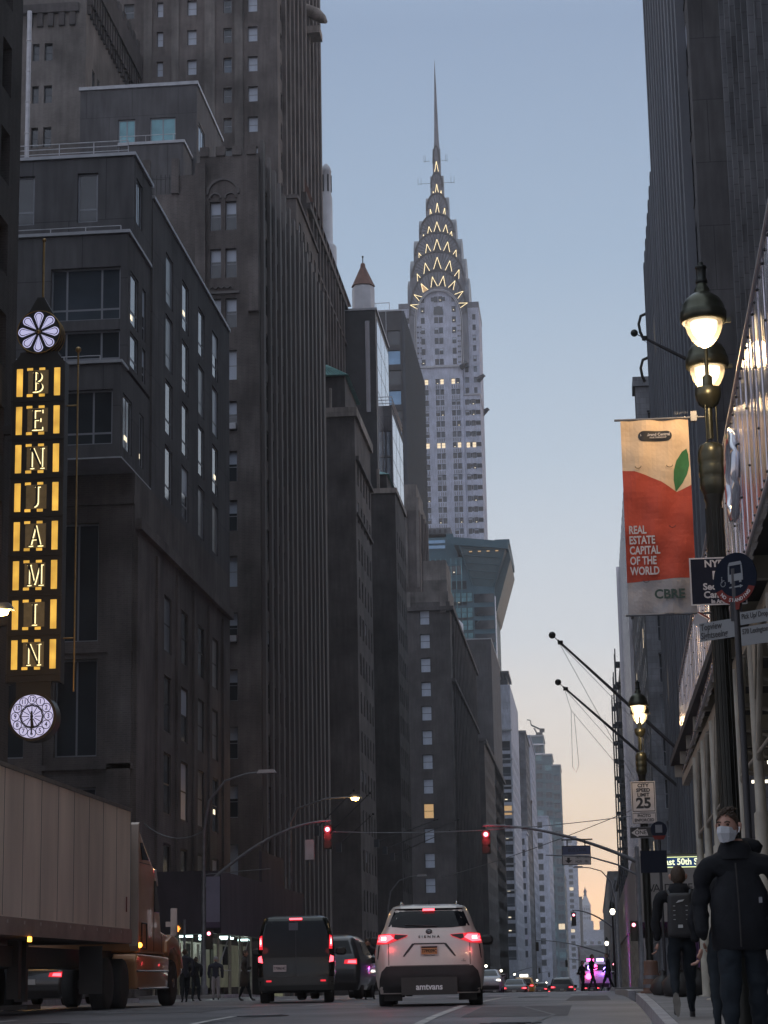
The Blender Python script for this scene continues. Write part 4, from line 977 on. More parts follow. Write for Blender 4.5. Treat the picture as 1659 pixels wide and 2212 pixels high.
M['sign_white'] = mat('sign_white', (.5, .47, .47), .5, var=.1, vs=6)
M['sign_navy'] = mat('sign_navy', (.014, .016, .028), .75, var=.1, spec=.15)
M['sign_black'] = mat('sign_black', (.02, .02, .022), .5, var=0)
M['sign_red'] = mat('sign_red', (.16, .03, .025), .75, var=.1, spec=.15)
M['brass'] = mat('brass', (.35, .23, .09), .35, .8, var=.2, vs=6)
M['amber_panel'] = mat('amber_panel_light', (.5, .3, .05), .5, emit=(1.0, .56, .09), es=.62, var=0)
_t = M['amber_panel'].node_tree; _n = _t.nodes.new('ShaderNodeTexNoise'); _n.inputs['Scale'].default_value = 1.3; _c = _t.nodes.new('ShaderNodeTexCoord'); _t.links.new(_c.outputs['Object'], _n.inputs['Vector'])
_r = _t.nodes.new('ShaderNodeMapRange'); _r.inputs[1].default_value = .3; _r.inputs[2].default_value = .7; _r.inputs[3].default_value = .36; _r.inputs[4].default_value = .95
_t.links.new(_n.outputs['Fac'], _r.inputs[0]); _t.links.new(_r.outputs[0], _t.nodes['Principled BSDF'].inputs['Emission Strength'])
M['letter_glow'] = mat('letter_halo_light', (.6, .5, .3), .5, emit=(1.0, .84, .44), es=1.5, var=0)
M['plaque'] = mat('lettering_plaque', (.14, .11, .07), .6, .2, emit=(.9, .6, .25), es=.045, var=.25, vs=6)
M['dial'] = mat('lit_dial', (.6, .6, .7), .5, emit=(.62, .61, .95), es=.62, var=0)
M['fascia'] = mat('shed_fascia_steel', (.72, .70, .75), .22, .85, var=.25, vs=.9, bump=1.0, bs=1.7, streak=.1)
M['fascia'].node_tree.nodes['Bump'].inputs['Distance'].default_value = .16
M['shed_paint'] = mat('shed_column_paint', (.34, .31, .26), .6, var=.25, vs=3)
M['shed_dark'] = mat('shed_dark_timber', (.04, .038, .038), .8, var=.3)

def lamp_light(loc, e, c=(1, .68, .36), r=.12, name='lamp_light'):
    d = bpy.data.lights.new(name, 'POINT'); d.energy = e; d.color = c; d.shadow_soft_size = r
    o = bpy.data.objects.new(name, d); col.objects.link(o); o.location = loc; return o

def lantern(parent, y):
    h = MB(); h.lathe([(.205, 0), (.222, .01), (.225, .10), (.215, .11), (.20, .17), (.165, .235), (.10, .285), (.07, .30), (.075, .33), (.055, .37), (.045, .40)], (0, 0, 0), 24)
    h.box(.2, .26, -.02, .02, -.01, .03)
    hood = h.build('hood', M['lamp_metal'], parent, loc=(0, y, 6.66))
    c = MB(); c.lathe([(.03, .38), (.058, .40), (.058, .43), (.048, .44), (.048, .54), (.056, .55), (.056, .57), (.026, .575), (.026, .61), (0, .612)], (0, 0, 0), 12)
    c.build('photocell_cap', M['black_metal'], hood)
    g = MB(); g.lathe([(.178, .02), (.176, -.04), (.16, -.10), (.13, -.16), (.085, -.215), (.03, -.248), (0, -.252)], (0, 0, 0), 24); g.build('globe', M['lamp_glass'], hood)
    b = MB(); b.lathe([(.13, .01), (.128, -.04), (.11, -.10), (.07, -.15), (.03, -.172), (0, -.176)], (0, 0, 0), 20); b.build('bulb', M['lamp_glow'], hood)
    return hood
def twin_lamp(loc, label):
    t = empty('street_lamp', loc, label, 'street lamp', 'twin lantern street lamps on the right kerb')
    p = MB(); p.lathe([(.15, 0), (.15, .4), (.12, .5), (.10, .7), (.085, .8), (.08, 5.05), (.095, 5.1), (.095, 5.16)], n=14)
    for i in range(10):
        a = i * math.pi / 5; p.tube([(.082 * math.cos(a), .082 * math.sin(a), 1.1), (.078 * math.cos(a), .078 * math.sin(a), 5.0)], .012, 4)
    p.build('post', M['black_metal'], t)
    s = MB(); s.tube([(0, 0, 5.7), (0, 0, 6.1)], .034, 10)
    for a in (0, 2.1, 4.2): s.tube([(.07 * math.cos(a), .07 * math.sin(a), 5.65), (.07 * math.cos(a), .07 * math.sin(a), 6.1)], .008, 5)
    s.tube([(0, 0, 6.3), (0, 0, 6.98)], .02, 8); s.build('stem', M['lamp_metal'], t)
    c = MB(); c.lathe([(.09, 5.12), (.125, 5.2), (.128, 5.28), (.12, 5.3), (.132, 5.33), (.132, 5.42), (.124, 5.44), (.134, 5.47), (.134, 5.56), (.11, 5.64), (.06, 5.66)], n=20); c.build('collar', M['lamp_metal'], t)
    c = MB(); c.lathe([(.05, 6.02), (.10, 6.06), (.125, 6.13), (.13, 6.15), (.13, 6.22), (.12, 6.225), (.05, 6.23), (.05, 6.34), (.03, 6.36)], n=20); c.build('cup', M['lamp_metal'], t)
    a = MB()
    for sy in (-1, 1): a.tube([(0, 0, 6.95), (0, sy * .25, 7.12), (0, sy * .55, 7.14), (0, sy * .75, 7.08), (0, sy * .8, 7.04)], .022, 6)
    a.build('crossarm', M['lamp_metal'], t)
    lantern(t, -.8); lantern(t, .8)
    return t
G1 = .15 + gz(20.5)
lamp1 = twin_lamp((1.345, 20.5, -.02), 'large twin lantern street lamp with an apple banner hanging from its post')
lamp1.rotation_euler.z = R(-4.2)
lamp2 = copy_tree(lamp1); lamp2.location = (1.29, 50.5, .02); lamp2.rotation_euler.z = R(-2.4); lamp2['label'] = 'smaller twin lantern street lamp farther on, above the speed limit sign'
for (x, y) in ((1.30, 20.5), (1.27, 50.5)):
    for dy in (-.8, .8): lamp_light((x, y + dy, 6.3), 48 if y < 30 else 60)

def patch(poly, f, off, nx=10, nz=10, thick=0.0):
    """a piece of sheet cut to the outline poly (x, z) and laid over the surface y = f(x, z)"""
    bm = bmesh.new(); vs = [bm.verts.new((x, 0, z)) for x, z in poly]; bm.faces.new(vs)
    x0, x1 = min(p[0] for p in poly), max(p[0] for p in poly); z0, z1 = min(p[1] for p in poly), max(p[1] for p in poly)
    for i in range(1, nx): bmesh.ops.bisect_plane(bm, geom=bm.verts[:] + bm.edges[:] + bm.faces[:], plane_co=(x0 + (x1 - x0) * i / nx, 0, 0), plane_no=(1, 0, 0))
    for i in range(1, nz): bmesh.ops.bisect_plane(bm, geom=bm.verts[:] + bm.edges[:] + bm.faces[:], plane_co=(0, 0, z0 + (z1 - z0) * i / nz), plane_no=(0, 0, 1))
    bmesh.ops.triangulate(bm, faces=[fc for fc in bm.faces if len(fc.verts) > 4])
    if thick:
        r = bmesh.ops.extrude_face_region(bm, geom=bm.faces[:])
        ex = {v for v in r['geom'] if isinstance(v, bmesh.types.BMVert)}
        for v in bm.verts: v.co.y = f(v.co.x, v.co.z) + (off + thick if v in ex else off)
    else:
        for v in bm.verts: v.co.y = f(v.co.x, v.co.z) + off
    bmesh.ops.recalc_face_normals(bm, faces=bm.faces)
    me = bpy.data.meshes.new('p'); bm.to_mesh(me); bm.free()
    for p in me.polygons: p.use_smooth = not thick
    return me
def patch_obj(name, poly, f, off, m, parent, nx=10, nz=10, thick=0.0, loc=None):
    me = patch(poly, f, off, nx, nz, thick); me.name = name; me.materials.append(m)
    o = bpy.data.objects.new(name, me); col.objects.link(o); o.parent = parent
    if loc: o.location = loc
    return o

def banner():
    t = empty('banner', (.80, 20.5, 5.9), 'hanging cream and red street banner with a green apple leaf and white lettering', 'banner')
    W, H = .335, 1.95
    f = lambda x, z: .022 * math.sin(x * 9 + z * 1.6) * (.3 - z * .4) + .014 * math.sin(x * 21 - z * 5) + .006 * math.sin(z * 17 + x * 8)
    cream = mat('banner_cream', (.70, .52, .34), .8, var=.1, vs=6, bump=.35, bs=14); red = mat('banner_red', (.42, .060, .032), .8, var=.12, vs=5, bump=.35, bs=14)
    green = mat('banner_green', (.035, .16, .055), .8, var=.15, vs=20); foot = mat('banner_grey', (.33, .31, .31), .8, var=.12, vs=6, bump=.5, bs=12)
    cv = [(-W, -.50), (-.22, -.515), (-.10, -.56), (.04, -.63), (.14, -.70), (.19, -.735), (.25, -.71), (W, -.675)]
    patch_obj('cloth_top', [(-W, 0), (W, 0)] + cv[::-1], f, 0, cream, t, 16, 14, .003)
    patch_obj('cloth_middle', cv + [(W, -1.60), (-W, -1.63)], f, 0, red, t, 16, 20, .003)
    patch_obj('cloth_foot', [(-W, -1.632), (W, -1.602), (W, -H), (-W, -H)], f, 0, foot, t, 14, 8, .003)
    patch_obj('apple_leaf', [(.18, -.735), (.165, -.62), (.17, -.52), (.20, -.42), (.26, -.33), (.305, -.30), (.32, -.36), (.325, -.47), (.30, -.56), (.25, -.65)], f, -.003, green, t, 6, 8)
    bd = []
    for cx, s in ((.17 - .055, 1), (-.17 + .055, -1)):
        for i in range(9):
            a = -math.pi / 2 + math.pi * i / 8; bd.append((cx + s * .052 * math.cos(a), -.165 + s * .052 * math.sin(a)))
    patch_obj('badge', bd, f, -.004, M['sign_black'], t, 8, 2)
    text('badge_text', 'Grand Central', .040, M['sign_white'], t, (.03, -.018, -.152), ext=.001, offset=.0012)
    text('badge_text', 'PARTNERSHIP', .022, M['sign_white'], t, (.03, -.018, -.183), ext=.001, offset=.0008, spacing=1.25)
    l = MB()
    for a, b in ((-.142, -.15), (-.128, -.166)): l.box(a, a + .022, -.012, -.01, b, b + .022); 
    l.build('badge_emblem', M['sign_white'], t, loc=(0, -.008, -.012))
    for i, s in enumerate(('REAL', 'ESTATE', 'CAPITAL', 'OF THE', 'WORLD')):
        text('slogan', s, .112, M['sign_white'], t, (-.30, -.035, -1.12 - i * .103), ext=.001, offset=.003, sx=.68, align='LEFT')
    text('sponsor_name', 'CBRE', .125, mat('dark_green_print', (.03, .06, .05), .7, var=0), t, (.07, -.045, -1.77), ext=.001, offset=.004, sx=1.0)
    r = MB(); r.tube([(-W - .06, 0, .012), (.50, 0, .012)], .012, 6); r.tube([(-W - .03, 0, -H - .01), (.50, 0, -H - .01)], .012, 6)
    r.box(.36, .42, -.03, .03, -.03, .07)
    for k in range(9): r.tube([(.20 + k * .016, -.01, .05), (.205 + k * .016, .03, .085)], .004, 4)
    r.build('bracket', M['galv'], t)
    s = MB()
    for x, z in ((-.18, -.47), (.13, -.47), (-.18, -1.1), (.13, -1.08), (-.15, -1.62), (.12, -1.6)):
        s.tube([(x + .03 * math.cos(a), -.03, z + .022 * math.sin(a)) for a in [math.pi + math.pi * i / 6 for i in range(7)]], .003, 4)
    s.build('wind_slit', M['sign_black'], t)
banner()

def plate(name, x0, x1, z0, z1, y, m, parent, th=.006, bm_=None, border=0, bcol=None):
    mb = MB(); mb.box(x0, x1, y, y + th, z0, z1)
    o = mb.build(name, m, parent)
    if border:
        b = MB(); 
        for a in ((x0, x1, z1 - border, z1), (x0, x1, z0, z0 + border), (x0, x0 + border, z0 + border, z1 - border), (x1 - border, x1, z0 + border, z1 - border)): b.box(a[0], a[1], y - .003, y - .0005, a[2], a[3])
        b.build('sign_border', bcol, o)
    return o

t = empty('camera_warning_sign', (1.335, 20.33, 4.22), 'black police camera warning sign fixed behind the near lamp post', 'sign')
plate('sign_plate', -.27, .27, -.235, .235, 0, M['sign_navy'], t, border=.014, bcol=M['sign_white'])
for s, z, sz in (('NYPD', .17, .095), ('Security', -.055, .09), ('Camera', -.135, .09), ('In Area', -.2, .05)): text('sign_text', s, sz, M['sign_white'], t, (0, -.004, z), ext=.001, offset=.003)
mb = MB(); mb.prism([(-.05, .1), (.05, .1), (.05, .02), (0, -.02), (-.05, .02)], -.004, -.001); mb.build('shield_emblem', M['sign_white'], t)

t = empty('flood_light', (1.15, 20.35, 3.84), 'small pale box light tilted on an arm beside the tour bus sign', 'light')
mb = MB(); mb.box(-.06, .06, -.05, 0, -.055, .055); o = mb.build('light_face', M['sign_white'], t); o.rotation_euler = (.35, R(32), 0)
mb = MB(); mb.box(-.064, .064, .001, .05, -.06, .06); o = mb.build('housing', M['sign_red'], t); o.rotation_euler = (.35, R(32), 0)
mb = MB(); mb.tube([(.03, .03, -.04), (.10, .08, -.12), (.15, .12, -.2)], .012, 6); mb.build('arm', M['black_metal'], t)

def bus_stop():
    t = empty('bus_stop_sign', (1.325, 18, -.05), 'round blue and red bus stop sign on a dark pole with tour bus plates', 'bus stop sign')
    mb = MB(); mb.tube([(0, .03, 0), (0, .03, 3.95)], .03, 10); mb.box(-.05, .05, .01, .05, 3.5, 3.66); mb.build('pole', M['dark_metal'], t)
    h = bpy.data.objects.new('sign_head', None); 
    mb = MB(); n = 40; r = .225
    mb.prism([(r * math.cos(2 * math.pi * i / n), r * math.sin(2 * math.pi * i / n)) for i in range(n)], 0, .008)
    d = mb.build('sign_disc', mat('sign_blue', (.010, .014, .026), .8, var=.1, spec=.1), t, loc=(0, 0, 3.86), rot=(0, 0, R(-40)))
    mb = MB(); a0, a1 = R(205), R(335)
    arc = [(r * .995 * math.cos(a0 + (a1 - a0) * i / 16), r * .995 * math.sin(a0 + (a1 - a0) * i / 16)) for i in range(17)]
    inn = [(.155 * math.cos(a0 + (a1 - a0) * i / 16), -.02 + .135 * math.sin(a0 + (a1 - a0) * i / 16)) for i in range(16, -1, -1)]
    for i in range(16): mb.prism([arc[i], arc[i + 1], inn[15 - i], inn[16 - i]], -.003, -.0005)
    mb.prism([(-.04, -.22), (.04, -.22), (.03, -.27), (-.03, -.27)], -.003, .006)
    mb.build('red_crescent', M['sign_red'], d)
    for i, ch in enumerate('NO STANDING'):
        a = R(222 + 96 * i / 10); text('sign_text', ch, .042, M['sign_white'], d, (.185 * math.cos(a), -.0045, -.005 + .185 * math.sin(a)), rot=(R(90), -(a + math.pi / 2), 0), ext=.0008, offset=.0012)
    grey = mat('sign_pictogram', (.20, .215, .23), .5, var=0)
    mb = MB()
    mb.prism([(-.07, -.02), (.085, -.02), (.085, .04), (-.07, .04)], -.003, -.0005); mb.prism([(-.07, .041), (-.055, .041), (-.052, .115), (-.066, .11)], -.003, -.0005)
    mb.prism([(.07, .041), (.085, .041), (.08, .11), (.067, .115)], -.003, -.0005); mb.prism([(-.066, .116), (.08, .116), (.068, .145), (-.05, .145)], -.003, -.0005)
    for x in (-.05, .045): mb.box(x, x + .022, -.003, -.0005, -.038, -.0205)
    mb.box(-.06, .05, -.003, -.0005, -.078, -.066); mb.prism([(.05, -.087), (.082, -.072), (.05, -.057)], -.003, -.0005)
    for i in range(10):
        a = 2 * math.pi * i / 12 + 2.0; mb.box(-.125 + .024 * math.cos(a) - .004, -.125 + .024 * math.cos(a) + .004, -.003, -.0005, -.03 + .024 * math.sin(a) - .004, -.03 + .024 * math.sin(a) + .004)
    mb.box(-.14, -.133, -.003, -.0005, -.02, .02); mb.box(-.133, -.11, -.003, -.0005, -.006, 0); mb.box(-.141, -.131, -.003, -.0005, .024, .033)
    mb.build('bus_pictogram', grey, d)
    ins = mat('tour_sign_grey', (.17, .18, .19), .5, var=.08)
    for x0, x1, z0, z1, lines in ((-.40, -.03, 3.36, 3.52, ('Topview', 'Sightseeing')), (.035, .44, 3.45, 3.56, ('Pick Up/ Drop Off',)), (.035, .44, 3.27, 3.43, ('570 Lexington Ave',))):
        mb = MB(); mb.box(x0, x1, -.004, .002, z0, z1); p = mb.build('tour_plate', ins, t, rot=(0, 0, R(-40)))
        for i, s in enumerate(lines):
            text('sign_text', s,   .080 if len(lines) == 2 else .062, M['sign_black'], p, (x0 + .015, -.006, z1 - .042 - i * .074), ext=.0008, offset=.0015, sx=.80 if len(lines) == 2 else .75, align='LEFT')
bus_stop()

def speed_sign():
    t = empty('speed_limit_sign', (1.30, 50.35, 4.62), 'white city speed limit 25 sign with photo enforced plate below it', 'sign')
    p = plate('sign_plate', -.285, .285, -.365, .36, 0, M['sign_white'], t)
    b = MB()
    for a in ((-.265, .265, .325, .34), (-.265, .265, -.345, -.33), (-.265, -.25, -.33, .325), (.25, .265, -.33, .325)): b.box(a[0], a[1], -.003, -.0005, a[2], a[3])
    b.build('sign_border', M['sign_black'], p)
    for s, z, sz, o in (('CITY', .26, .115, .004), ('SPEED', .15, .115, .004), ('LIMIT', .04, .115, .004), ('25', -.16, .34, .012)): text('sign_text', s, sz, M['sign_black'], t, (0, -.004, z), ext=.001, offset=o, sx=1.05)
    p = plate('sign_plate', -.285, .285, -.63, -.375, 0, M['sign_white'], t)
    b = MB()
    for a in ((-.27, .27, -.395, -.385), (-.27, .27, -.62, -.61), (-.27, -.26, -.61, -.395), (.26, .27, -.61, -.395)): b.box(a[0], a[1], -.003, -.0005, a[2], a[3])
    b.build('sign_border', M['sign_black'], p)
    for s, z in (('PHOTO', -.45), ('ENFORCED', -.55)): text('sign_text', s, .095, M['sign_black'], t, (0, -.004, z), ext=.001, offset=.003, sx=.95)
    t = empty('one_way_sign', (1.31, 50.3, 3.78), 'black one way sign with white left arrow below the speed limit sign', 'sign')
    plate('sign_plate', -.36, .36, -.13, .13, 0, M['sign_black'], t, border=.012, bcol=M['galv'])
    mb = MB(); mb.prism([(-.33, 0), (-.17, .105), (-.17, .07), (.02, .07), (.06, -.07), (-.17, -.07), (-.17, -.105)], -.006, -.0035); mb.build('arrow', M['sign_white'], t)
    text('sign_text', 'ONE', .13, M['sign_black'], t, (-.11, -.008, 0), ext=.001, offset=.003)
    t = empty('bus_stop_sign', (1.42, 44, 0), 'small dark round bus stop sign standing before the one way sign', 'bus stop sign')
    mb = MB(); mb.tube([(0, .03, .1), (0, .03, 3.5)], .03, 8); mb.build('pole', M['dark_metal'], t)
    mb = MB(); n = 24; mb.prism([(.17 * math.cos(2 * math.pi * i / n), 3.42 + .17 * math.sin(2 * math.pi * i / n)) for i in range(n)], 0, .008); mb.build('sign_disc', M['sign_navy'], t)
    mb = MB(); mb.box(-.07, .07, -.004, -.001, 3.36, 3.52); mb.build('bus_pictogram', M['galv'], t)
    mb = MB(); mb.prism([(-.14, 3.3), (.14, 3.3), (.09, 3.22), (-.09, 3.22)], -.004, -.001); mb.build('red_crescent', M['sign_red'], t)
    mb = MB(); mb.box(-.4, .14, -.005, .005, 2.55, 3.0); mb.build('timetable_panel', M['sign_navy'], t)
speed_sign()

# ------------------------------------------------------------------ sidewalk shed on the right
def shed():
    fx = lambda y: 1.46 + .0133 * (y - 16.6)
    t = empty('sidewalk_shed', (3.5, 26, 0), 'metal fronted sidewalk shed with round columns over the right pavement', 'sidewalk shed')
    f = MB()
    y = 9.0; k = 0
    while y < 39.6:
        e = min(y + .31, 39.7); q = .012 if k % 2 else 0
        f.box(fx(y) + q, fx(y) + .05 + q, y, e, 4.12, 5.72); y = e; k += 1
    f.build('fascia', M['fascia'], t, world=True)
    r = MB(); y = 9.2
    while y < 39.6:
        for z in (4.2, 5.64): r.ball((fx(y) - .004, y, z), .014, 6)
        if int(y * 3.2) % 4 == 0:
            for z in (4.7, 5.2): r.ball((fx(y) - .004, y, z), .012, 6)
        y += .31
    r.build('rivet', M['sign_black'], t, world=True)
    e = MB(); e.box(fx(9) - .01, 1.5, 9, 9.02, 4.1, 5.7)
    for a in range(9, 39, 2): e.tube([(fx(a) - .01, a, 5.73), (fx(a + 2) - .01, a + 2, 5.73)], .02, 5); e.tube([(fx(a) - .01, a, 4.11), (fx(a + 2) - .01, a + 2, 4.11)], .02, 5)
    e.build('edge_trim', M['light_steel'], t, world=True)
    d = MB(); d.box(1.55, 6.4, 9, 39.7, 4.3, 4.42); d.build('deck', M['shed_dark'], t, world=True)
    b = MB()
    for y in [9.5 + 2.5 * i for i in range(13)]: b.box(1.62, 6.3, y, y + .12, 4.08, 4.297)
    for x in (1.75, 4.0, 6.1): b.box(x, x + .12, 9, 39.6, 3.92, 4.077)
    b.build('beam', M['shed_paint'], t, world=True)
    cols_y = [14.4, 16.9, 19.4, 21.9, 24.4, 26.9, 29.4, 31.9, 34.4]
    for x in (1.75, 5.6):
        for y in cols_y:
            c = MB(); g = gz(y) + .15; c.lathe([(.14, 0), (.14, .02), (.075, .03), (.075, 2.1), (.055, 2.12), (.055, 3.92 - g)], (x, y, g), 10)
            c.build('column', M['shed_paint'], t, world=True)
    br = MB()
    for y in cols_y[1:]:
        br.prism([(y - .62, 3.9), (y - .05, 3.9), (y - .05, 3.25)], 1.74, 1.752, axis='x'); br.tube([(1.75, y - 1.2, 3.9), (1.75, y, 2.6)], .03, 6)
        br.tube([(1.75, y, 3.9), (5.6, y, 2.9)], .028, 6); br.tube([(1.75, y, 2.7), (1.75, y - 2.5, 2.7)], .022, 6)
    br.build('brace', M['shed_paint'], t, world=True)
    for i, y in enumerate((17.5, 20.5, 24, 27.5, 31, 34.5, 38)):
        for x in (2.9, 4.6):
            u = MB(); u.box(x, x + 1.1, y, y + .06, 3.80, 3.85); u.build('tube_light', M['tube'], t, world=True)
M['tube'] = mat('white_tube_light', (.8, .8, .7), .4, emit=(1.0, .90, .70), es=2.2, var=0)
shed()
# raised oval logo and lettering strips on the fascia
mb = MB()
mb.tube([(1.44, 19.2 + .42 * math.cos(2 * math.pi * i / 24), 5.0 + .40 * math.sin(2 * math.pi * i / 24)) for i in range(25)], .045, 5)
tag(mb.build('wall_logo', M['curtain_white']), 'raised silver oval ring on the shed fascia', 'sign')
for x, y0, y1, z0, z1, mm, lb in ((6.45, 27, 33, 0, 3.6, 'brown_brick', 'brown brick pier inside the sidewalk shed'),): pass
def storefront():
    t = empty('shopfront', (6.3, 25, 0), 'dim shopfront with tan piers and doors under the sidewalk shed', 'shopfront')
    a = MB()
    for y in (12, 18, 24, 30, 36): a.box(6.2, 6.49, y, y + 1.1, -.2, 4.2)
    a.build('pier', M['tan_brick'], t, world=True)
    g = MB()
    for y in (13.3, 19.3, 25.3, 31.3): g.box(6.4, 6.46, y, y + 4.5, .2, 3.4)
    g.build('show_window', M['glass'], t, world=True)
    s = MB()
    for y in (13.3, 19.3, 25.3, 31.3): s.box(6.3, 6.48, y, y + 4.5, 3.45, 4.0)
    s.build('sign_band', M['sign_red'], t, world=True)
storefront()

# street name sign, hoarding shed across the side street
t = empty('street_name_sign', (3.4, 81.5, 4.68), 'lit blue street name sign reading East 50th St in cream letters', 'street sign')
mb = MB(); mb.box(-1.0, 1.0, 0, .12, -.17, .17); mb.build('sign_box', mat('street_sign_blue', (.012, .03, .10), .4, emit=(.03, .10, .30), es=.35, var=0), t)
edge = mat('sign_edge_light', (.6, .6, .3), .4, emit=(.85, .95, .42), es=1.1, var=0)
for z in (-.2, .172): mb = MB(); mb.box(-1.0, 1.0, -.01, .12, z, z + .026); mb.build('edge_light', edge, t)
text('sign_text', 'East 50th St', .33, mat('sign_letter_light', (.8, .8, .6), .5, emit=(.95, 1.0, .62), es=1.2, var=0), t, (0, -.02, 0), ext=.004, offset=.006, sx=.92)
mb = MB(); mb.tube([(1.1, .06, -4.6), (1.1, .06, .4)], .07, 8); mb.tube([(-1, .06, .3), (1.1, .06, .3)], .03, 6); mb.build('pole', M['dark_metal'], t)
def hoarding():
    t = empty('sidewalk_shed', (4, 115, 0), 'pale fronted sidewalk shed with dark building lettering across the side street', 'sidewalk shed')
    pale = mat('hoarding_pale', (.30, .285, .27), .6, var=.12, vs=.8)
    f = MB(); f.box(2.0, 6.45, 99, 99.08, 2.9, 5.9); f.box(2.0, 2.08, 99.083, 165, 2.9, 5.9); f.build('fascia', pale, t, world=True)
    for x, s in ((2.62, 'W'), (2.98, 'A'), (3.22, 'L'), (3.50, 'D'), (3.86, 'O'), (4.2, 'R'), (4.5, 'F'), (5.1, 'T'), (5.35, 'E')):
        text('sign_text', s, .52, M['sign_black'], t, (x - 4, -16.01, 4.4), ext=.004, offset=.0)
    d = MB(); d.box(2.08, 6.4, 99.083, 165, 3.3, 3.4); d.build('deck', M['shed_dark'], t, world=True)
    for y in range(100, 165, 4): c = MB(); c.tube([(2.1, y, gz(y) + .1), (2.1, y, 2.95)], .07, 6); c.build('column', M['shed_paint'], t, world=True)
hoarding()

# ------------------------------------------------------------------ mast arms and signals
def signal_head(parent, loc, lit='red_light', core=None, ry=0.0):
    b = MB(); b.box(-.19, .19, 0, .22, -.54, .56); o = b.build('signal_head', M['signal_case'], parent, loc=loc, rot=(0, 0, ry))
    for k, z in enumerate((.34, 0, -.34)):
        v = MB(); v.lathe([(.175, 0), (.18, .14)], n=14); vs = v.build('visor', M['signal_case'], o, loc=(0, 0, z)); vs.rotation_euler = (R(90), 0, 0)
        on = (k == {'red_light': 0, 'amber_light': 1, 'green_light': 2}[lit])
        l = MB(); l.lathe([(.165, 0), (.15, .07), (.08, .12), (0, .13)], n=16); lo = l.build('lens', M[lit] if on else M['frame_black'], o, loc=(0, -.005, z)); lo.rotation_euler = (R(90), 0, 0)
        if on and lit == 'red_light':
            c = MB(); c.ball((0, -.15, z), .10, 8); c.build('lens_glow', M['red_core'], o)
    return o
def mast(x, y, side, reach, z0, z1, lit, label, cobra=True, group='traffic signal mast arms', glow=25):
    g = gz(y) + .1
    t = empty('traffic_signal', (x, y, g), label, 'traffic signal', group); s = -1 if side == 'R' else 1
    p = MB(); p.lathe([(.2, 0), (.2, .4), (.13, .5), (.10, z0 + .6), (.08, z0 + .7)], n=10)
    p.build('pole', M['galv'], t)
    a = MB(); n = 14; pts = [(s * reach * i / n, 0, z0 + (z1 - z0) * math.sin(math.pi / 2 * i / n) ** .9) for i in range(n + 1)]
    a.tube(pts, [.085 - .04 * i / n for i in range(n + 1)], 8); a.build('mast_arm', M['galv'], t)
    signal_head(t, (s * (reach - .12), -.1, z1 - .75), lit)
    h = MB(); h.tube([(s * (reach - .12), 0, z1), (s * (reach - .12), 0, z1 - .2)], .03, 6); h.build('hanger', M['galv'], t)
    signal_head(t, (s * .28, -.1, 2.5), lit, ry=0).scale = (.8, .8, .8)
    if cobra:
        c = MB(); c.tube([(0, 0, z0 + .5), (0, 0, z0 + 2.6), (s * .25, 0, z0 + 4.0), (s * 1.0, 0, z0 + 4.9), (s * 2.0, 0, z0 + 5.2), (s * 2.6, 0, z0 + 5.25)], [.08, .07, .06, .05, .045, .04], 8); c.build('lamp_arm', M['galv'], t)
        c = MB(); c.prism([(s * 2.5, z0 + 5.2), (s * 3.4, z0 + 5.22), (s * 3.3, z0 + 5.36), (s * 2.6, z0 + 5.36)], -.15, .15); c.build('lamp_head', M['light_steel'], t)
    if glow: lamp_light((x + s * (reach - .12), y - .5, g + z1 - .42), glow, (1, .04, .07), .12, 'signal_light')
    return t
mast(2.1, 97, 'R', 6.9, 5.55, 7.35, 'red_light', 'traffic signal arm reaching from the right with its red light over the white minivan', cobra=False)
mast(-17.7, 97, 'L', 5.9, 4.8, 7.75, 'red_light', 'traffic signal arm reaching from the left with red light above the dark van')
mb = MB(); mb.tube([(0, 0, 0), (-.9, 0, .5), (-2.2, 0, .9), (-4.1, 0, 1.0)], [.05, .045, .04, .03], 6)
tag(mb.build('lamp_bracket', M['galv'], loc=(2.1, 96.6, 4.9)), 'thin curved lamp bracket under the right signal arm beside the bus lane sign', 'bracket')
mb = MB(); mb.box(-.2, .2, -.12, .12, -.45, .45)
tag(mb.build('control_box', M['cap_metal'], loc=(-12.75, 96.8, 6.4)), 'pale control box hanging left of the red light above the dark van', 'box')
t = empty('lane_sign', (-.62, 96.8, 5.85), 'bus lane sign with down arrow hanging from the right signal arm', 'sign')
plate('sign_plate', -.62, .62, -.38, .05, 0, M['sign_white'], t); plate('sign_plate', -.62, .62, .053, .42, 0, mat('lane_sign_blue', (.06, .08, .16), .5, var=.1), t)
mb = MB()
for a in ((-.64, .64, .42, .45), (-.64, .64, -.41, -.38), (-.65, -.62, -.41, .45), (.62, .65, -.41, .45)): mb.box(a[0], a[1], -.01, .02, a[2], a[3])
mb.build('sign_frame', M['black_metal'], t)
mb = MB(); mb.prism([(-.42, -.08), (-.30, -.08), (-.30, -.2), (-.2, -.2), (-.36, -.33), (-.52, -.2), (-.42, -.2)], -.006, -.001); mb.build('arrow', M['sign_black'], t)
text('sign_text', 'BUS LANE', .22, M['sign_black'], t, (.05, -.004, .25), ext=.001, offset=.0, sx=.85)
text('sign_text', '7AM - 7PM', .16, M['sign_black'], t, (.24, -.004, -.08), ext=.001, offset=.0, sx=.8); text('sign_text', 'MON - FRI', .16, M['sign_black'], t, (.24, -.004, -.27), ext=.001, offset=.0, sx=.8)
mb = MB(); mb.tube([(-.65, 0, .72), (.75, 0, .72)], .035, 6); mb.tube([(-.4, 0, .45), (-.4, 0, .72)], .03, 6); mb.tube([(.4, 0, .45), (.4, 0, .72)], .03, 6); mb.build('hanger', M['black_metal'], t)
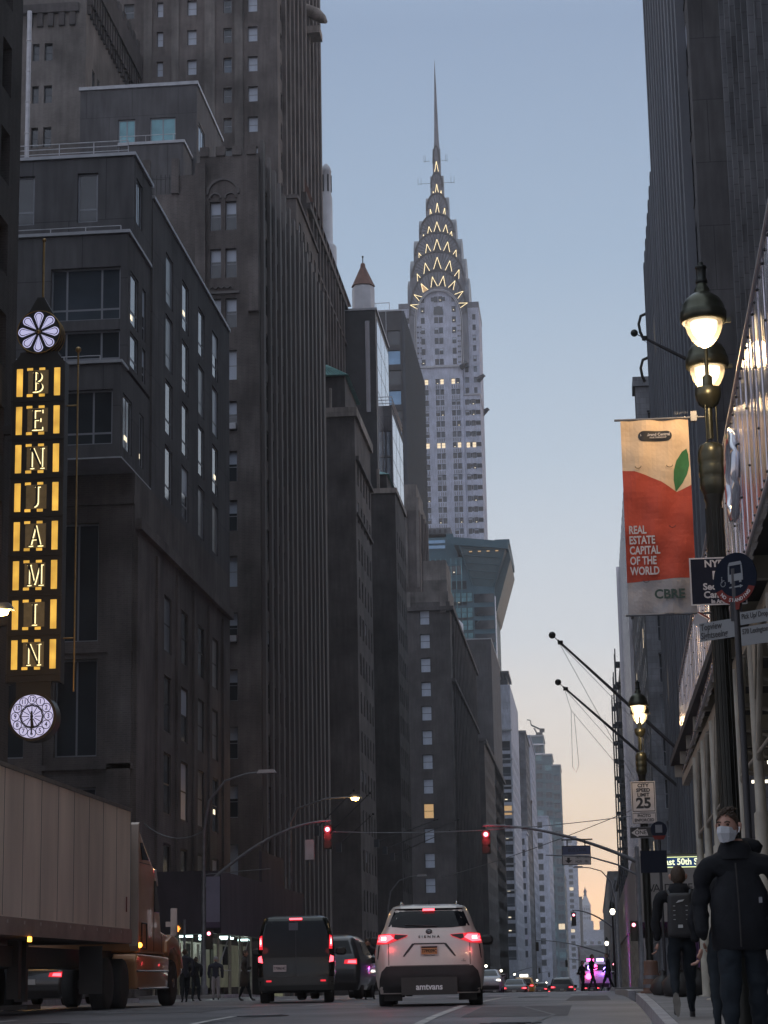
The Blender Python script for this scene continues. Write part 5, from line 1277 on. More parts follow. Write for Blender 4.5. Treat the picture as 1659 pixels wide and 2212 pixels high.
mast(1.9, 182, 'R', 3.6, 5.6, 7.3, 'red_light', 'far traffic signal with red light hanging beside the pyramid tower, first beyond the crossing', glow=0)
mast(-17.3, 182, 'L', 3.8, 5.2, 7.3, 'red_light', 'far left traffic signal just right of the white minivan roof', glow=0)
mast(1.9, 268, 'R', 9.0, 5.2, 7.2, 'amber_light', 'amber traffic signal on a long arm over the far crossing', cobra=False, glow=0)
for yy, sd, lt, lb in ((350, 'R', 'green_light', 'tiny green signal right of centre beyond the amber one'), (430, 'L', 'green_light', 'tiny green signal over the far left lanes'), (520, 'L', 'green_light', 'farthest tiny green signal over the left lanes')):
    mast(1.9 if sd == 'R' else -17.3, yy, sd, 6.5, 4.6, 6.4, lt, lb, cobra=False, glow=0)

t = empty('walk_signal', (-18.6, 95.4, 2.95), 'orange raised hand walk signal over the left crossing', 'walk signal')
mb = MB(); mb.box(-.22, .22, 0, .2, -.24, .24); mb.build('housing', M['signal_case'], t)
mb = MB()
mb.prism([(-.07, -.14), (.06, -.14), (.07, .0), (-.09, .0)], -.03, -.005)
for i, (x, h) in enumerate(((-.085, .07), (-.042, .12), (.0, .13), (.042, .10))): mb.prism([(x, .0), (x + .034, .0), (x + .034 + (i - 1.5) * .008, h), (x + (i - 1.5) * .008, h)], -.03, -.005)
mb.prism([(.065, -.07), (.075, -.02), (.125, .045), (.14, .03), (.10, -.06)], -.03, -.005); mb.build('hand_symbol', M['hand_light'], t)
mb = MB(); mb.tube([(.3, .1, -2.9), (.3, .1, .4)], .06, 8); mb.build('pole', M['galv'], t)

def side_lamp(x, y, z, s, label, reach=2.4, e=220):
    t = empty('street_lamp', (x, y, gz(y)), label, 'street lamp', 'sodium street lamps on the left'); z -= gz(y)
    mb = MB(); mb.tube([(0, 0, 0), (0, 0, z - 1.4), (s * .4, 0, z - .6), (s * reach * .6, 0, z - .05), (s * reach, 0, z)], [.12, .09, .07, .05, .04], 8); mb.build('pole', M['galv'], t)
    mb = MB(); mb.prism([(s * (reach - .2), z - .04), (s * (reach + .6), z - .04), (s * (reach + .45), z + .16), (s * reach, z + .16)], -.16, .16); mb.build('lamp_head', M['galv'], t)
    mb = MB(); mb.lathe([(.24, 0), (.2, -.12), (0, -.17)], n=12); mb.build('lamp_lens', M['sodium'], t, loc=(s * (reach + .2), 0, z - .045))
    lamp_light((x + s * (reach + .2), y, z + gz(y) - .35), e, (1, .55, .2), .15)
side_lamp(-19.2, 60, 11.4, 1, 'sodium street lamp glowing at the left edge beside the vertical sign', 2.0, 700)
side_lamp(-17.2, 122, 10.9, 1, 'sodium street lamp glowing above the red light on the left', 3.6, 160)

# far small lamps along both kerbs
ball = MB(); ball.lathe([(.0, -.17), (.09, -.14), (.15, 0), (.11, .12), (0, .17)], n=10)
bme = ball.mesh('globe', M['white_glow'])
pst = MB(); pst.tube([(0, 0, 0), (0, 0, 5.2)], [.09, .06], 6); pst.lathe([(.2, 5.65), (.12, 5.95), (0, 6.1)], n=8); pme = pst.mesh('post', M['black_metal'])
fl = [(-17.0, y) for y in (205, 245, 290, 340, 395, 460, 540, 640, 760, 900)] + [(1.3, y) for y in (140, 215, 330, 420, 520, 640, 780, 930)]
for i, (x, y) in enumerate(fl):
    t = empty('street_lamp', (x, y, gz(y)), '%s globe street lamp in the far row along the %s kerb' % ('small bright', 'left' if x < 0 else 'right'), 'street lamp', 'distant globe lamps along the %s kerb' % ('left' if x < 0 else 'right'))
    for nm, me, z in (('globe', bme, 5.45), ('post', pme, 0)):
        o = bpy.data.objects.new(nm, me); col.objects.link(o); o.parent = t; o.location = (0, 0, z)
        if nm == 'globe': s_ = 1 + y / 700; o.scale = (s_, s_, s_)

# ------------------------------------------------------------------ flagpoles
def flagpole(p0, p1, r, label, group, ropes=()):
    p0, p1 = Vector(p0), Vector(p1)
    t = empty('flagpole', p0, label, 'flagpole', group); d = p1 - p0; u = d.normalized()
    mb = MB(); mb.tube([(0, 0, 0), d * .5, d], [r, r * .9, r * .6], 8); mb.build('pole', M['dark_metal'], t)
    mb = MB(); mb.tube([d, d + u * r * 2.4], r * .25, 6); mb.ball(d + u * r * 4.2, r * 2.0, 12); mb.lathe([(r * 1.5, -r), (r * 1.5, r)], d - u * r * 2, 8); mb.build('finial', M['black_metal'], t)
    mb = MB(); mb.box(-.1, .35, -.25, .25, -.45, .3); mb.build('bracket', M['blue_steel'], t)
    if ropes:
        mb = MB()
        for pts in ropes: mb.tube(pts, r * .13, 4)
        mb.build('halyard', M['galv'], t)
flagpole((6.35, 135, 13.9), (-1.55, 135, 21.7), .115, 'upper of the two long bare flagpoles crossing the sky on the right', 'flagpoles on the right', [[(-7.8, 0, 7.6), (-.8, 0, -.2)], [(-7.8, 0, 7.6), (-3.2, 0, -1.6), (-1.6, 0, -4.8)]])
flagpole((6.35, 150, 13.4), (-1.45, 150, 20.7), .115, 'lower of the two long bare flagpoles crossing the sky on the right', 'flagpoles on the right', [[(-7.7, 0, 7.1), (-7.3, 0, 5.6), (-2, 0, -1.2)], [(-7.3, 0, 5.6), (-7.35, 0, 1.6), (-7.1, 0, 1.2), (-6.9, 0, 1.7), (-7.1, 0, 5.3)], [(-7.6, 0, 7.0), (-2, 0, .2)]])
flagpole((6.4, 108, 32.0), (3.75, 108, 33.55), .10, 'short flagpole with dark ball left of the near street lamp', 'flagpoles on the right', [[(-2.5, 0, 1.3), (-.5, 0, -.1)]])
for i, (y, z0, x1, z1, lb) in enumerate(((203, 13.4, -14.6, 15.4, 'nearest'), (211, 13.2, -13.1, 15.9, 'longest'), (219, 13.0, -14.5, 15.4, 'farthest'), (158, 11.6, -17.6, 14.3, 'first'), (164, 11.4, -17.0, 14.6, 'second'), (172, 11.2, -17.6, 13.6, 'third'))):
    flagpole((-20.4, y, z0), (x1, y, z1), .055, {'nearest': 'nearest of three slim flagpoles in the middle of the left row', 'longest': 'longest of three slim flagpoles in the middle of the left row', 'farthest': 'farthest of three slim flagpoles in the middle of the left row', 'first': 'first slim flagpole right behind the left red light', 'second': 'second slim flagpole, longer, behind the left red light', 'third': 'short third slim flagpole low behind the left red light'}[lb], 'flagpoles on the left')
def cable(pts, label, r=.025):
    a, b = Vector(pts[0]), Vector(pts[1]); sag = pts[2]; mb = MB()
    mb.tube([a.lerp(b, i / 16) - Vector((0, 0, sag * 4 * (i / 16) * (1 - i / 16))) for i in range(17)], r, 4)
    tag(mb.build('cable', M['galv']), label, 'cable', 'cables over the crossing')
cable(((-17.7, 97, 7.4), (-21, 97, 8.3), .7), 'pale cable sagging from the left signal pole toward the truck')
cable(((2.1, 96.9, 7.6), (-11.8, 96.9, 7.2), .3), 'thin cable strung level with the right signal arm', .018)
cable(((2.1, 96.9, 7.9), (-9.0, 130, 6.6), .2), 'thin cable running from the right signal pole to the far left', .018)
cable(((-17.7, 97, 5.4), (-14.6, 97, 5.6), .0), 'straight pale stay wire at the left signal pole', .02)

# ------------------------------------------------------------------ the vertical hotel sign
def hotel_sign():
    t = empty('vertical_sign', (-19.2, 72, 0), 'tall black vertical hotel sign with lit yellow bars and eight letters', 'sign')
    lean = 0
    b = MB(); b.box(-.95, .95, 0, .5, 10.95, 22.6); b.box(-.7, .7, .02, .48, 22.6, 23.0); b.box(-.62, .62, 0.05, .45, 9.9, 10.95)
    b.prism([(-.95, 22.6), (.95, 22.6), (.62, 23.0), (-.62, 23.0)], 0.01, .49); b.prism([(-.45, 24.5), (.45, 24.5), (.12, 25.1), (-.12, 25.1)], .1, .4)
    b.build('sign_case', mat('sign_case_black', (.028, .027, .026), .5, .2, var=.2), t)
    ed = MB()
    for x in (-.97, .96): ed.box(x - .02, x + .02, -.02, .52, 10.9, 22.6)
    ed.build('edge_strip', M['dark_metal'], t)
    pit = 1.42
    ser = .045
    def letter(ch):
        P = []
        def bx(x0, x1, z0, z1): P.append([(x0, z0), (x1, z0), (x1, z1), (x0, z1)])
        def stem(x, w=.1): bx(x - w / 2, x + w / 2, -.5, .5); bx(x - w / 2 - .07, x + w / 2 + .07, .46, .5); bx(x - w / 2 - .07, x + w / 2 + .07, -.5, -.46)
        def ring(cx, cz, rx, rz, th, a0, a1, n=10):
            for i in range(n):
                a, c = a0 + (a1 - a0) * i / n, a0 + (a1 - a0) * (i + 1) / n
                P.append([(cx + rx * math.cos(a), cz + rz * math.sin(a)), (cx + rx * math.cos(c), cz + rz * math.sin(c)), (cx + (rx - th) * math.cos(c), cz + (rz - th * .5) * math.sin(c)), (cx + (rx - th) * math.cos(a), cz + (rz - th * .5) * math.sin(a))])
        if ch == 'B': stem(-.16); ring(-.08, .25, .26, .25, .1, -math.pi / 2, math.pi / 2); ring(-.08, -.25, .3, .25, .1, -math.pi / 2, math.pi / 2)
        if ch == 'E': stem(-.16); bx(-.1, .24, .44, .5); bx(-.1, .24, -.5, -.44); bx(-.1, .14, -.03, .03); bx(.2, .24, .34, .44); bx(.2, .24, -.44, -.34); bx(.11, .15, -.09, .09)
        if ch == 'N': stem(-.24, .05); stem(.24, .05); P.append([(-.3, .5), (-.15, .5), (.27, -.5), (.2, -.5)])
        if ch == 'J': bx(.0, .1, -.25, .5); bx(-.08, .18, .46, .5); ring(-.1, -.25, .2, .25, .1, -math.pi / 2, 0, 6)
        if ch == 'A': P.append([(-.26, -.5), (-.2, -.5), (.03, .5), (-.02, .5)]); P.append([(.14, -.5), (.27, -.5), (.04, .5), (-.02, .5)]); bx(-.14, .14, -.2, -.15); bx(-.33, -.13, -.5, -.46); bx(.08, .34, -.5, -.46)
        if ch == 'M': stem(-.27, .05); stem(.27, .09); P.append([(-.3, .5), (-.2, .5), (.02, -.45), (-.04, -.45)]); P.append([(.02, -.45), (-.02, -.45), (.2, .5), (.25, .5)])
        if ch == 'I': stem(0)
        return P
    for i, ch in enumerate('BENJAMIN'):
        zc = 21.85 - i * pit
        for x in (-.8, .58):
            q = MB(); q.box(x, x + .22, -.02, -.003, zc - .52, zc + .52); q.build('light_bar', M['amber_panel'], t)
        for x in (-.42, -.02 + .05):
            for z in (zc + .44, zc - .54): q = MB(); q.box(x, x + .21, -.02, -.003, z, z + .1); q.build('light_bar', M['amber_panel'], t)
        q = MB(); q.box(-.37, .37, -.05, -.003, zc - .44, zc + .44); pl = q.build('letter_plaque', M['plaque'], t)
        g = MB(); l = MB()
        for P in letter(ch):
            P = [(x * .78, z * .76) for x, z in P]
            l.prism([(x, zc + z) for x, z in P], -.13, -.09); g.prism([(x + .03, zc + z - .02) for x, z in P], -.075, -.052)
        g.build('letter_halo', M['letter_glow'], pl); l.build('letter', M['sign_black'], pl)
        q = MB(); q.box(-.99, .99, -.04, -.001, zc - pit / 2 - .02, zc - pit / 2 + .03); q.build('joint_strip', M['sign_black'], t)
    # rosette
    q = MB(); n = 36; q.prism([(.79 * math.cos(2 * math.pi * k / n), 23.72 + .79 * math.sin(2 * math.pi * k / n)) for k in range(n)], -.1, .6, smooth=True); ros = q.build('rosette', M['sign_black'], t)
    q = MB(); q.tube([(.80 * math.cos(2 * math.pi * k / n), -.1, 23.72 + .80 * math.sin(2 * math.pi * k / n)) for k in range(n + 1)], .022, 5)
    for yy in (.1, .3, .55): q.tube([(.81 * math.cos(2 * math.pi * k / n), yy, 23.72 + .81 * math.sin(2 * math.pi * k / n)) for k in range(n + 1)], .015, 4)
    q.ball((0, -.12, 23.72), .085, 10); q.build('rim', M['brass'], ros)
    def drop(a, s, w):
        pts = []
        r0, r1 = .13 + (1 - s) * .12, .60
        for k in range(13):
            b = -math.pi / 2 + math.pi * k / 12; pts.append((r1 - .02 + w * math.cos(b), w * math.sin(b)))
        pts.append((r0, 0))
        return [(x * math.cos(a) - y * math.sin(a), 23.72 + x * math.sin(a) + y * math.cos(a)) for x, y in pts]
    for k in range(8):
        a = math.pi / 2 + k * math.pi / 4
        for s, w, y, m in ((1, .175, -.112, M['dial']), (.85, .135, -.118, M['sign_black']), (.75, .105, -.124, M['dial'])):
            q = MB(); q.prism(drop(a, s, w), y, y + .005); q.build('petal', m, ros)
    # clock
    zc = 9.72
    q = MB(); q.prism([(.86 * math.cos(2 * math.pi * k / n), zc + .86 * math.sin(2 * math.pi * k / n)) for k in range(n)], -.06, .62, smooth=True)
    ck = q.build('clock', mat('clock_case', (.05, .045, .035), .4, .5, var=.2), t)
    q = MB(); q.prism([(.76 * math.cos(2 * math.pi * k / n), zc + .76 * math.sin(2 * math.pi * k / n)) for k in range(n)], -.075, -.062); q.build('dial', M['dial'], ck)
    q = MB()
    for k in range(12):
        a = k * math.pi / 6; cx, cz = .59 * math.cos(a), zc + .59 * math.sin(a)
        q.tube([(cx + .148 * math.cos(2 * math.pi * j / 16), -.08, cz + .148 * math.sin(2 * math.pi * j / 16)) for j in range(17)], .013, 4)
        b = a + math.pi / 12
        q.tube([(.1 * math.cos(a), -.08, zc + .1 * math.sin(a)), (.4 * math.cos(a), -.08, zc + .4 * math.sin(a))], .013, 4)
        q.tube([(.36 * math.cos(b) + .0, -.08, zc + .36 * math.sin(b)), (.40 * math.cos(a), -.08, zc + .40 * math.sin(a))], .02, 4); q.tube([(.36 * math.cos(b) + .0, -.08, zc + .36 * math.sin(b)), (.40 * math.cos(a + math.pi / 6), -.08, zc + .40 * math.sin(a + math.pi / 6))], .02, 4)
    q.tube([(.41 * math.cos(2 * math.pi * j / 36), -.08, zc + .41 * math.sin(2 * math.pi * j / 36)) for j in range(37)], .018, 4)
    q.build('dial_tracery', M['sign_black'], ck)
    for k in range(12):
        a = math.pi / 2 - k * math.pi / 6
        text('numeral', str(k or 12), .23, M['sign_black'], ck, (.59 * math.cos(a), -.082, zc + .59 * math.sin(a)), ext=.003, offset=.004, sx=.85)
    q = MB(); q.prism([(-.035, zc + .18), (.03, zc + .18), (.045, zc), (.02, zc - .62), (-.02, zc - .62), (-.05, zc)], -.11, -.1); q.prism([(-.03, zc), (.03, zc), (.09, zc - .40), (.03, zc - .40)], -.1, -.09); q.ball((0, -.1, zc), .06, 8); q.build('clock_hand', M['sign_black'], ck)
    q = MB(); q.tube([(.05, .25, 25.0), (.05, .25, 27.3)], .045, 6); q.ball((.05, .25, 27.35), .08, 8); q.build('finial_rod', M['brass'], t)
    q = MB(); q.tube([(1.38, .3, 10.6), (1.38, .3, 23.0)], .035, 6); q.ball((1.38, .3, 23.1), .11, 10); q.tube([(.9, .3, 12.5), (1.38, .3, 12.5)], .03, 5); q.tube([(.9, .3, 21), (1.38, .3, 21)], .03, 5); q.build('side_rod', M['brass'], t)
    for zz in (13, 20): q = MB(); q.box(-1.3, -.95, .1, .4, zz, zz + .3); q.build('wall_bracket', M['dark_metal'], t)
hotel_sign()

# left sidewalk shed with purple netting and cool tube lights
def left_shed():
    t = empty('sidewalk_shed', (-19, 108, 0), 'sidewalk shed with purple netting and cool tube lights behind the truck cab', 'sidewalk shed')
    net = mat('purple_netting', (.05, .042, .056), .8, var=.3, vs=1.5, streak=.3)
    f = MB(); f.box(-17.1, -17.0, 97.6, 126, 2.75, 5.6); f.box(-20.4, -17.1, 97.5, 97.6, 2.75, 5.6); f.box(-17.15, -17.02, 110, 118, 5.6, 7.2); f.build('netting', net, t, world=True)
    d = MB(); d.box(-20.4, -17.1, 97.6, 126, 2.9, 3.0); d.build('deck', M['shed_dark'], t, world=True)
    for x in (-17.2, -20.2):
        for y in (98, 101, 104, 107.5, 111, 115, 119, 123):
            c = MB(); c.tube([(x, y, gz(y) + .1), (x, y, 2.9)], .06, 7); c.build('column', M['shed_paint'], t, world=True)
    b = MB()
    for y in (98, 104, 111, 119): b.tube([(-17.2, y, 1.2), (-17.2, y + 3, 2.7)], .035, 5); b.tube([(-17.2, y, 1.1), (-17.2, y + 3.4, 1.1)], .03, 5)
    b.build('brace', M['light_steel'], t, world=True)
    for x, y in ((-20.0, 98.4), (-19.1, 98.4), (-18.2, 98.4), (-17.9, 101.8), (-19.4, 105), (-18.3, 105), (-18.2, 109.5), (-17.6, 113), (-18.4, 118), (-17.7, 122)):
        u = MB(); u.box(x, x + .62, y, y + .08, 2.62, 2.72); u.build('tube_light', M['cool_tube'], t, world=True)
    for y, w_, m_ in ((98.3, 1.1, 'sign_navy'), (100.6, .9, 'shed_dark'), (103.1, 1.6, 'sign_red'), (106.4, .9, 'shed_dark'), (109.5, 1.3, 'sign_white'), (113, .9, 'shed_dark'), (117, 1.4, 'sign_navy')):
        u = MB(); u.box(-20.29, -20.24, y, y + w_, .15 if m_ == 'shed_dark' else 1.5, 2.5); u.build('shop_panel', M[m_], t, world=True)
    for x, m_ in ((-20.1, 'shed_dark'), (-18.9, 'shop_lit'), (-17.9, 'shed_dark')):
        u = MB(); u.box(x, x + .7, 126.2, 126.3, -.3, 2.3); u.build('shop_panel', M[m_] if m_ in M else mat('shop_lit', (.2, .2, .15), .4, emit=(.8, .8, .5), es=.12, var=.7, vs=3), t, world=True)
    s = MB(); s.box(-20.38, -20.3, 98, 125, .3, 2.6); s.build('shop_window', mat('shop_window_glow', (.2, .2, .15), .4, emit=(.75, .78, .55), es=.05, var=.6, vs=.8), t, world=True)
    lamp_light((-18.8, 104, 2.4), 40, (.8, 1, .9), .3); lamp_light((-18.5, 114, 2.4), 40, (.85, 1, .85), .3)
left_shed()
t = empty('pole_banner', (-17.25, 96.9, 4.6), 'narrow pale banner hanging on the left signal pole', 'banner')
plate('cloth', -.32, .32, -1.35, 0.7, 0, mat('pale_banner', (.20, .19, .26), .8, var=.1), t); plate('cloth_foot', -.32, .32, -1.6, -1.353, 0, mat('banner_foot_purple', (.07, .05, .09), .8, var=.1), t)
text('banner_text', 'LEX', .25, M['sign_navy'], t, (0, -.006, .35), ext=.001) if False else None

# ================================================================== vehicles
def paint(name, c, rough=.28): return mat(name, c, rough, .25, var=.06, vs=3, coat=.6, spec=.5)
M['tyre'] = mat('tyre_rubber', (.022, .022, .023), .8, var=.2, vs=8)
M['rim'] = mat('wheel_rim', (.16, .16, .17), .35, .8, var=.1)
M['car_glass'] = mat('car_glass', (.006, .007, .009), .08, 0, var=.3, vs=1.5, spec=.2)
M['tail_red'] = mat('tail_lamp_red', (.18, .008, .01), .2, emit=(1, .03, .05), es=.75, var=0)
M['tail_glow'] = mat('tail_lamp_glow', (1, .1, .1), .3, emit=(1.0, .06, .08), es=5, var=0)
M['tail_core'] = mat('tail_lamp_core', (1, .6, .5), .3, emit=(1.0, .42, .36), es=7, var=0)
M['trim_black'] = mat('black_trim', (.026, .024, .024), .55, var=.15, vs=4)
M['chrome'] = mat('chrome', (.45, .45, .46), .15, 1.0, var=0)
M['plate_white'] = mat('number_plate', (.5, .48, .46), .5, var=0)
M['plate_gold'] = mat('number_plate_gold', (.55, .26, .10), .5, var=0)
M['headlight'] = mat('headlight_glow', (1, 1, .9), .3, emit=(1, .93, .75), es=10, var=0)

class Car:
    def __init__(s, name, label, cat, loc, rows_, body, rc=.2, rz=0.0, group=None):
        s.t = empty(name, loc, label, cat, group, rz); s.R = rows_; s.rc = rc
        mb = MB(); K = 7; rings = []
        n_sub = []
        for (a, b) in zip(rows_, rows_[1:]):
            n_sub += [tuple(a[i] + (b[i] - a[i]) * k / 2 for i in range(4)) for k in range(2)]
        n_sub.append(rows_[-1])
        for z, w_, y0, y1 in n_sub:
            r = min(rc, w_ * .6); rf = min(.45, w_ * .8); ring = []
            for cx, cy, a0, rr in ((w_, y0, -90, r), (w_, y1, 0, rf), (-w_, y1, 90, rf), (-w_, y0, 180, r)):
                for k in range(K):
                    a = R(a0 + 90 * k / (K - 1)); sx = 1 if cx > 0 else -1; sy = 1 if cy == y1 else -1
                    ring.append((cx - sx * rr + rr * math.cos(a), cy - sy * rr + rr * math.sin(a), z))
            rings.append(ring)
        n = len(rings[0]); vs = [p for rg in rings for p in rg]
        mb.poly(vs, [(j * n + i, j * n + (i + 1) % n, (j + 1) * n + (i + 1) % n, (j + 1) * n + i) for j in range(len(rings) - 1) for i in range(n)], 0, True)
        mb.poly(rings[-1], [tuple(range(n))], 0, True); mb.poly(rings[0], [tuple(range(n - 1, -1, -1))], 0)
        s.body = mb.build('body', body, s.t)
    def at(s, z, i):
        for a, b in zip(s.R, s.R[1:]):
            if z <= b[0]:
                t = max(0, (z - a[0]) / (b[0] - a[0])); return a[i] + (b[i] - a[i]) * t
        return s.R[-1][i]
    def rear(s, x, z):
        w_ = s.at(z, 1); y0 = s.at(z, 2); r = min(s.rc, w_ * .6); e = max(0, abs(x) - (w_ - r)); e = min(e, r * .999)
        return y0 + r - math.sqrt(r * r - e * e)
    def rp(s, name, poly, m, off=-.006, th=.0, nx=10, nz=8, mirror=False, parent=None):
        o = patch_obj(name, poly, s.rear, off, m, parent or s.t, nx, nz, th)
        if mirror: patch_obj(name, [(-x, z) for x, z in poly][::-1], s.rear, off, m, parent or s.t, nx, nz, th)
        return o
    def side(s, name, poly, m, off=.008, nx=10, nz=6):
        for sg in (1, -1):
            f = lambda u, z: -s.at(z, 1)
            me = patch([(u * sg, z) for u, z in (poly if sg > 0 else poly[::-1])], f, -off, nx, nz); me.name = name; me.materials.append(m)
            o = bpy.data.objects.new(name, me); col.objects.link(o); o.parent = s.t; o.rotation_euler.z = R(90) * sg
    def wheels(s, ys_, r=.34, w_=.23, inset=.0, rim=True):
        for y in ys_:
            for sg in (1, -1):
                x = sg * (s.at(.4, 1) - w_ / 2 - .01 - inset)
                mb = MB(); mb.lathe([(r * .62, -w_ / 2), (r * .95, -w_ / 2), (r, -w_ / 2 + .03), (r, w_ / 2 - .03), (r * .95, w_ / 2), (r * .62, w_ / 2)], n=22)
                o = mb.build('wheel', M['tyre'], s.t, loc=(x, y, r)); o.rotation_euler = (0, R(90), 0)
                mb = MB(); mb.lathe([(0, w_ / 2 - .03), (r * .2, w_ / 2 - .02), (r * .6, w_ / 2 - .05), (r * .64, w_ / 2 - .005)], n=16)
                if rim:
                    q = mb.build('rim', M['rim'], o)
                    if sg < 0: q.rotation_euler = (R(180), 0, 0)
    def mirrors(s, y, z, m, ext=.2):
        for sg in (1, -1):
            w_ = s.at(z, 1); mb = MB(); mb.lathe([(.02, -.13), (.10, -.12), (.13, -.05), (.13, .04), (.09, .1), (.0, .11)], n=12, squash=.55)
            mb.tube([(-sg * .2, 0, -.06), (0, 0, -.02)], .03, 6)
            o = mb.build('wing_mirror', m, s.t, loc=(sg * (w_ + ext), y, z)); o.scale = (1.0, .9, .8)
            g = MB(); g.prism([(-.09, -.07), (.09, -.07), (.1, .05), (-.1, .06)], -.085, -.075); g.build('mirror_glass', M['car_glass'], o)

def white_minivan():
    r = [(.22, .88, .10, 5.0), (.35, .93, .03, 5.12), (.52, .955, .0, 5.17), (.70, .965, .0, 5.17), (.92, .965, .02, 5.1), (1.08, .94, .05, 4.9), (1.2, .89, .09, 4.35), (1.37, .80, .16, 3.85), (1.52, .755, .25, 3.45), (1.66, .70, .35, 3.1), (1.74, .64, .46, 2.85), (1.78, .52, .72, 2.6)]
    c = Car('minivan', 'white minivan with brake lights on, seen from behind in the middle of the road', 'minivan', (-2.88, 37.8, .045), r, paint('pearl_white_paint', (.56, .50, .45)), .24, .062)
    c.rp('rear_window', [(-.725, 1.385), (-.4, 1.355), (.4, 1.355), (.725, 1.385), (.60, 1.69), (.3, 1.725), (-.3, 1.725), (-.60, 1.69)], M['car_glass'], nx=14)
    c.rp('bumper', [(-.90, .24), (-.885, .46), (-.85, .60), (-.76, .695), (.76, .695), (.85, .60), (.885, .46), (.90, .24)], M['trim_black'], off=-.012, nx=20)
    c.rp('tail_lamp', [(-.935, 1.08), (-.90, 1.25), (-.72, 1.262), (-.37, 1.235), (-.40, 1.205), (-.58, 1.14), (-.72, 1.085)], M['tail_red'], off=-.014, nx=14, mirror=True)
    c.rp('lamp_trim', [(-.62, 1.175), (-.60, 1.245), (-.38, 1.232), (-.41, 1.208), (-.56, 1.15)], M['trim_black'], off=-.018, mirror=True)
    c.rp('lamp_glow', [(-.915, 1.12), (-.89, 1.238), (-.68, 1.24), (-.62, 1.18), (-.76, 1.105)], M['tail_glow'], off=-.022, mirror=True)
    c.rp('lamp_glow', [(-.85, 1.15), (-.84, 1.205), (-.76, 1.205), (-.76, 1.15)], M['tail_core'], off=-.028, nx=4, nz=4, mirror=True)
    c.rp('brake_lamp', [(-.105, 1.655), (.105, 1.655), (.10, 1.695), (-.10, 1.695)], M['tail_glow'], off=-.05, nx=4, nz=2)
    c.rp('spoiler', [(-.62, 1.70), (.62, 1.70), (.56, 1.765), (-.56, 1.765)], c.body.data.materials[0], off=-.06, th=.055, nx=10, nz=3)
    for x in (-.715, .715): c.rp('tailgate_seam', [(x - .006, .71), (x + .006, .71), (x + .006, 1.10), (x - .006, 1.10)], M['sign_black'], off=-.008, nx=2)
    c.rp('tailgate_seam', [(-.70, .698), (.70, .698), (.70, .708), (-.70, .708)], M['sign_black'], off=-.013, nz=2)
    for sg in (1, -1): c.rp('plate_recess', [(sg * a, b) for a, b in ((.24, 1.085), (.30, 1.085), (.40, .96), (.47, .86), (.44, .86), (.36, .95), (.27, 1.06))], M['trim_black'], off=-.008)
    c.rp('plate_recess', [(-.27, 1.07), (.27, 1.07), (.27, 1.09), (-.27, 1.09)], M['trim_black'], off=-.012)
    for sg in (1, -1): c.rp('corner_vent', [(sg * .905, .82), (sg * .92, .82), (sg * .90, 1.05), (sg * .87, 1.07)], M['sign_black'], off=-.01, nx=3)
    y = c.rear(0, .96) - .03
    mb = MB(); mb.box(-.158, .158, y, y + .015, .868, 1.045); p = mb.build('number_plate', M['plate_white'], c.t)
    mb = MB(); mb.box(-.138, .138, y - .004, y - .001, .895, 1.03); mb.build('plate_field', M['plate_gold'], p)
    mb = MB(); mb.box(-.138, .138, y - .006, y - .0045, 1.005, 1.03); mb.build('plate_band', M['sign_navy'], p)
    text('plate_text', 'T799209C', .085, M['sign_navy'], p, (0, y - .008, .95), ext=.001, offset=.001, sx=.72); text('plate_text', 'Westbury Toyota', .028, M['sign_navy'], p, (0, y - .004, .88), ext=.001)
    mb = MB(); mb.lathe([(.058, 0), (.058, .02), (.045, .03), (0, .032)], n=20); o = mb.build('badge', M['sign_black'], c.t, loc=(0, c.rear(0, 1.29) - .002, 1.29)); o.rotation_euler = (R(90), 0, 0); o.scale = (1, .75, 1)
    mb = MB()
    for a, b in ((.042, .028), (.014, .026)): mb.tube([(a * math.cos(q * math.pi / 9), b * math.sin(q * math.pi / 9), .034) for q in range(19)], .004, 4)
    mb.tube([(.028 * math.cos(q * math.pi / 9), .012 + .012 * math.sin(q * math.pi / 9), .034) for q in range(19)], .004, 4); mb.build('badge_emblem', M['chrome'], o)
    text('model_lettering', 'SIENNA', .058, M['sign_black'], c.t, (0, c.rear(0, 1.2) - .012, 1.198), ext=.003, offset=.001, sx=1.35, spacing=1.55)
    text('trim_lettering', 'LE', .03, M['sign_black'], c.t, (.60, c.rear(.6, .80) - .01, .80), ext=.002); text('trim_lettering', 'HYBRID', .024, M['sign_black'], c.t, (.60, c.rear(.6, .77) - .01, .772), ext=.002)
    text('dealer_lettering', 'amtvans', .15, mat('lettering_white', (.85, .85, .85), .4, var=0), c.t, (-.01, -.145, .335), ext=.002, offset=.004, sx=.95)
    mb = MB(); mb.box(-.50, .48, -.13, .5, .20, .50); mb.box(-.44, .42, -.132, -.13, .22, .48); mb.build('conversion_step', mat('step_box', (.045, .042, .038), .55, var=.15), c.t)
    mb = MB(); mb.prism([(-.16, 1.375), (.14, 1.375), (.14, 1.395), (-.16, 1.39)], c.rear(0, 1.38) - .03, c.rear(0, 1.38) - .01); mb.tube([(.1, c.rear(0, 1.39) - .02, 1.385), (-.42, c.rear(0, 1.41) - .02, 1.41)], .008, 4); mb.build('rear_wiper', M['sign_black'], c.t)
    for sg in (1, -1):
        mb = MB(); mb.tube([(sg * .50, .78, 1.77), (sg * .50, .84, 1.825), (sg * .50, 1.6, 1.835), (sg * .50, 2.9, 1.80), (sg * .50, 2.96, 1.76)], .018, 6); mb.build('roof_rail', M['chrome'], c.t)
    mb = MB(); mb.prism([(1.0, 1.775), (1.2, 1.775), (1.03, 1.86)], -.012, .012, axis='x'); mb.build('shark_fin', M['trim_black'], c.t)
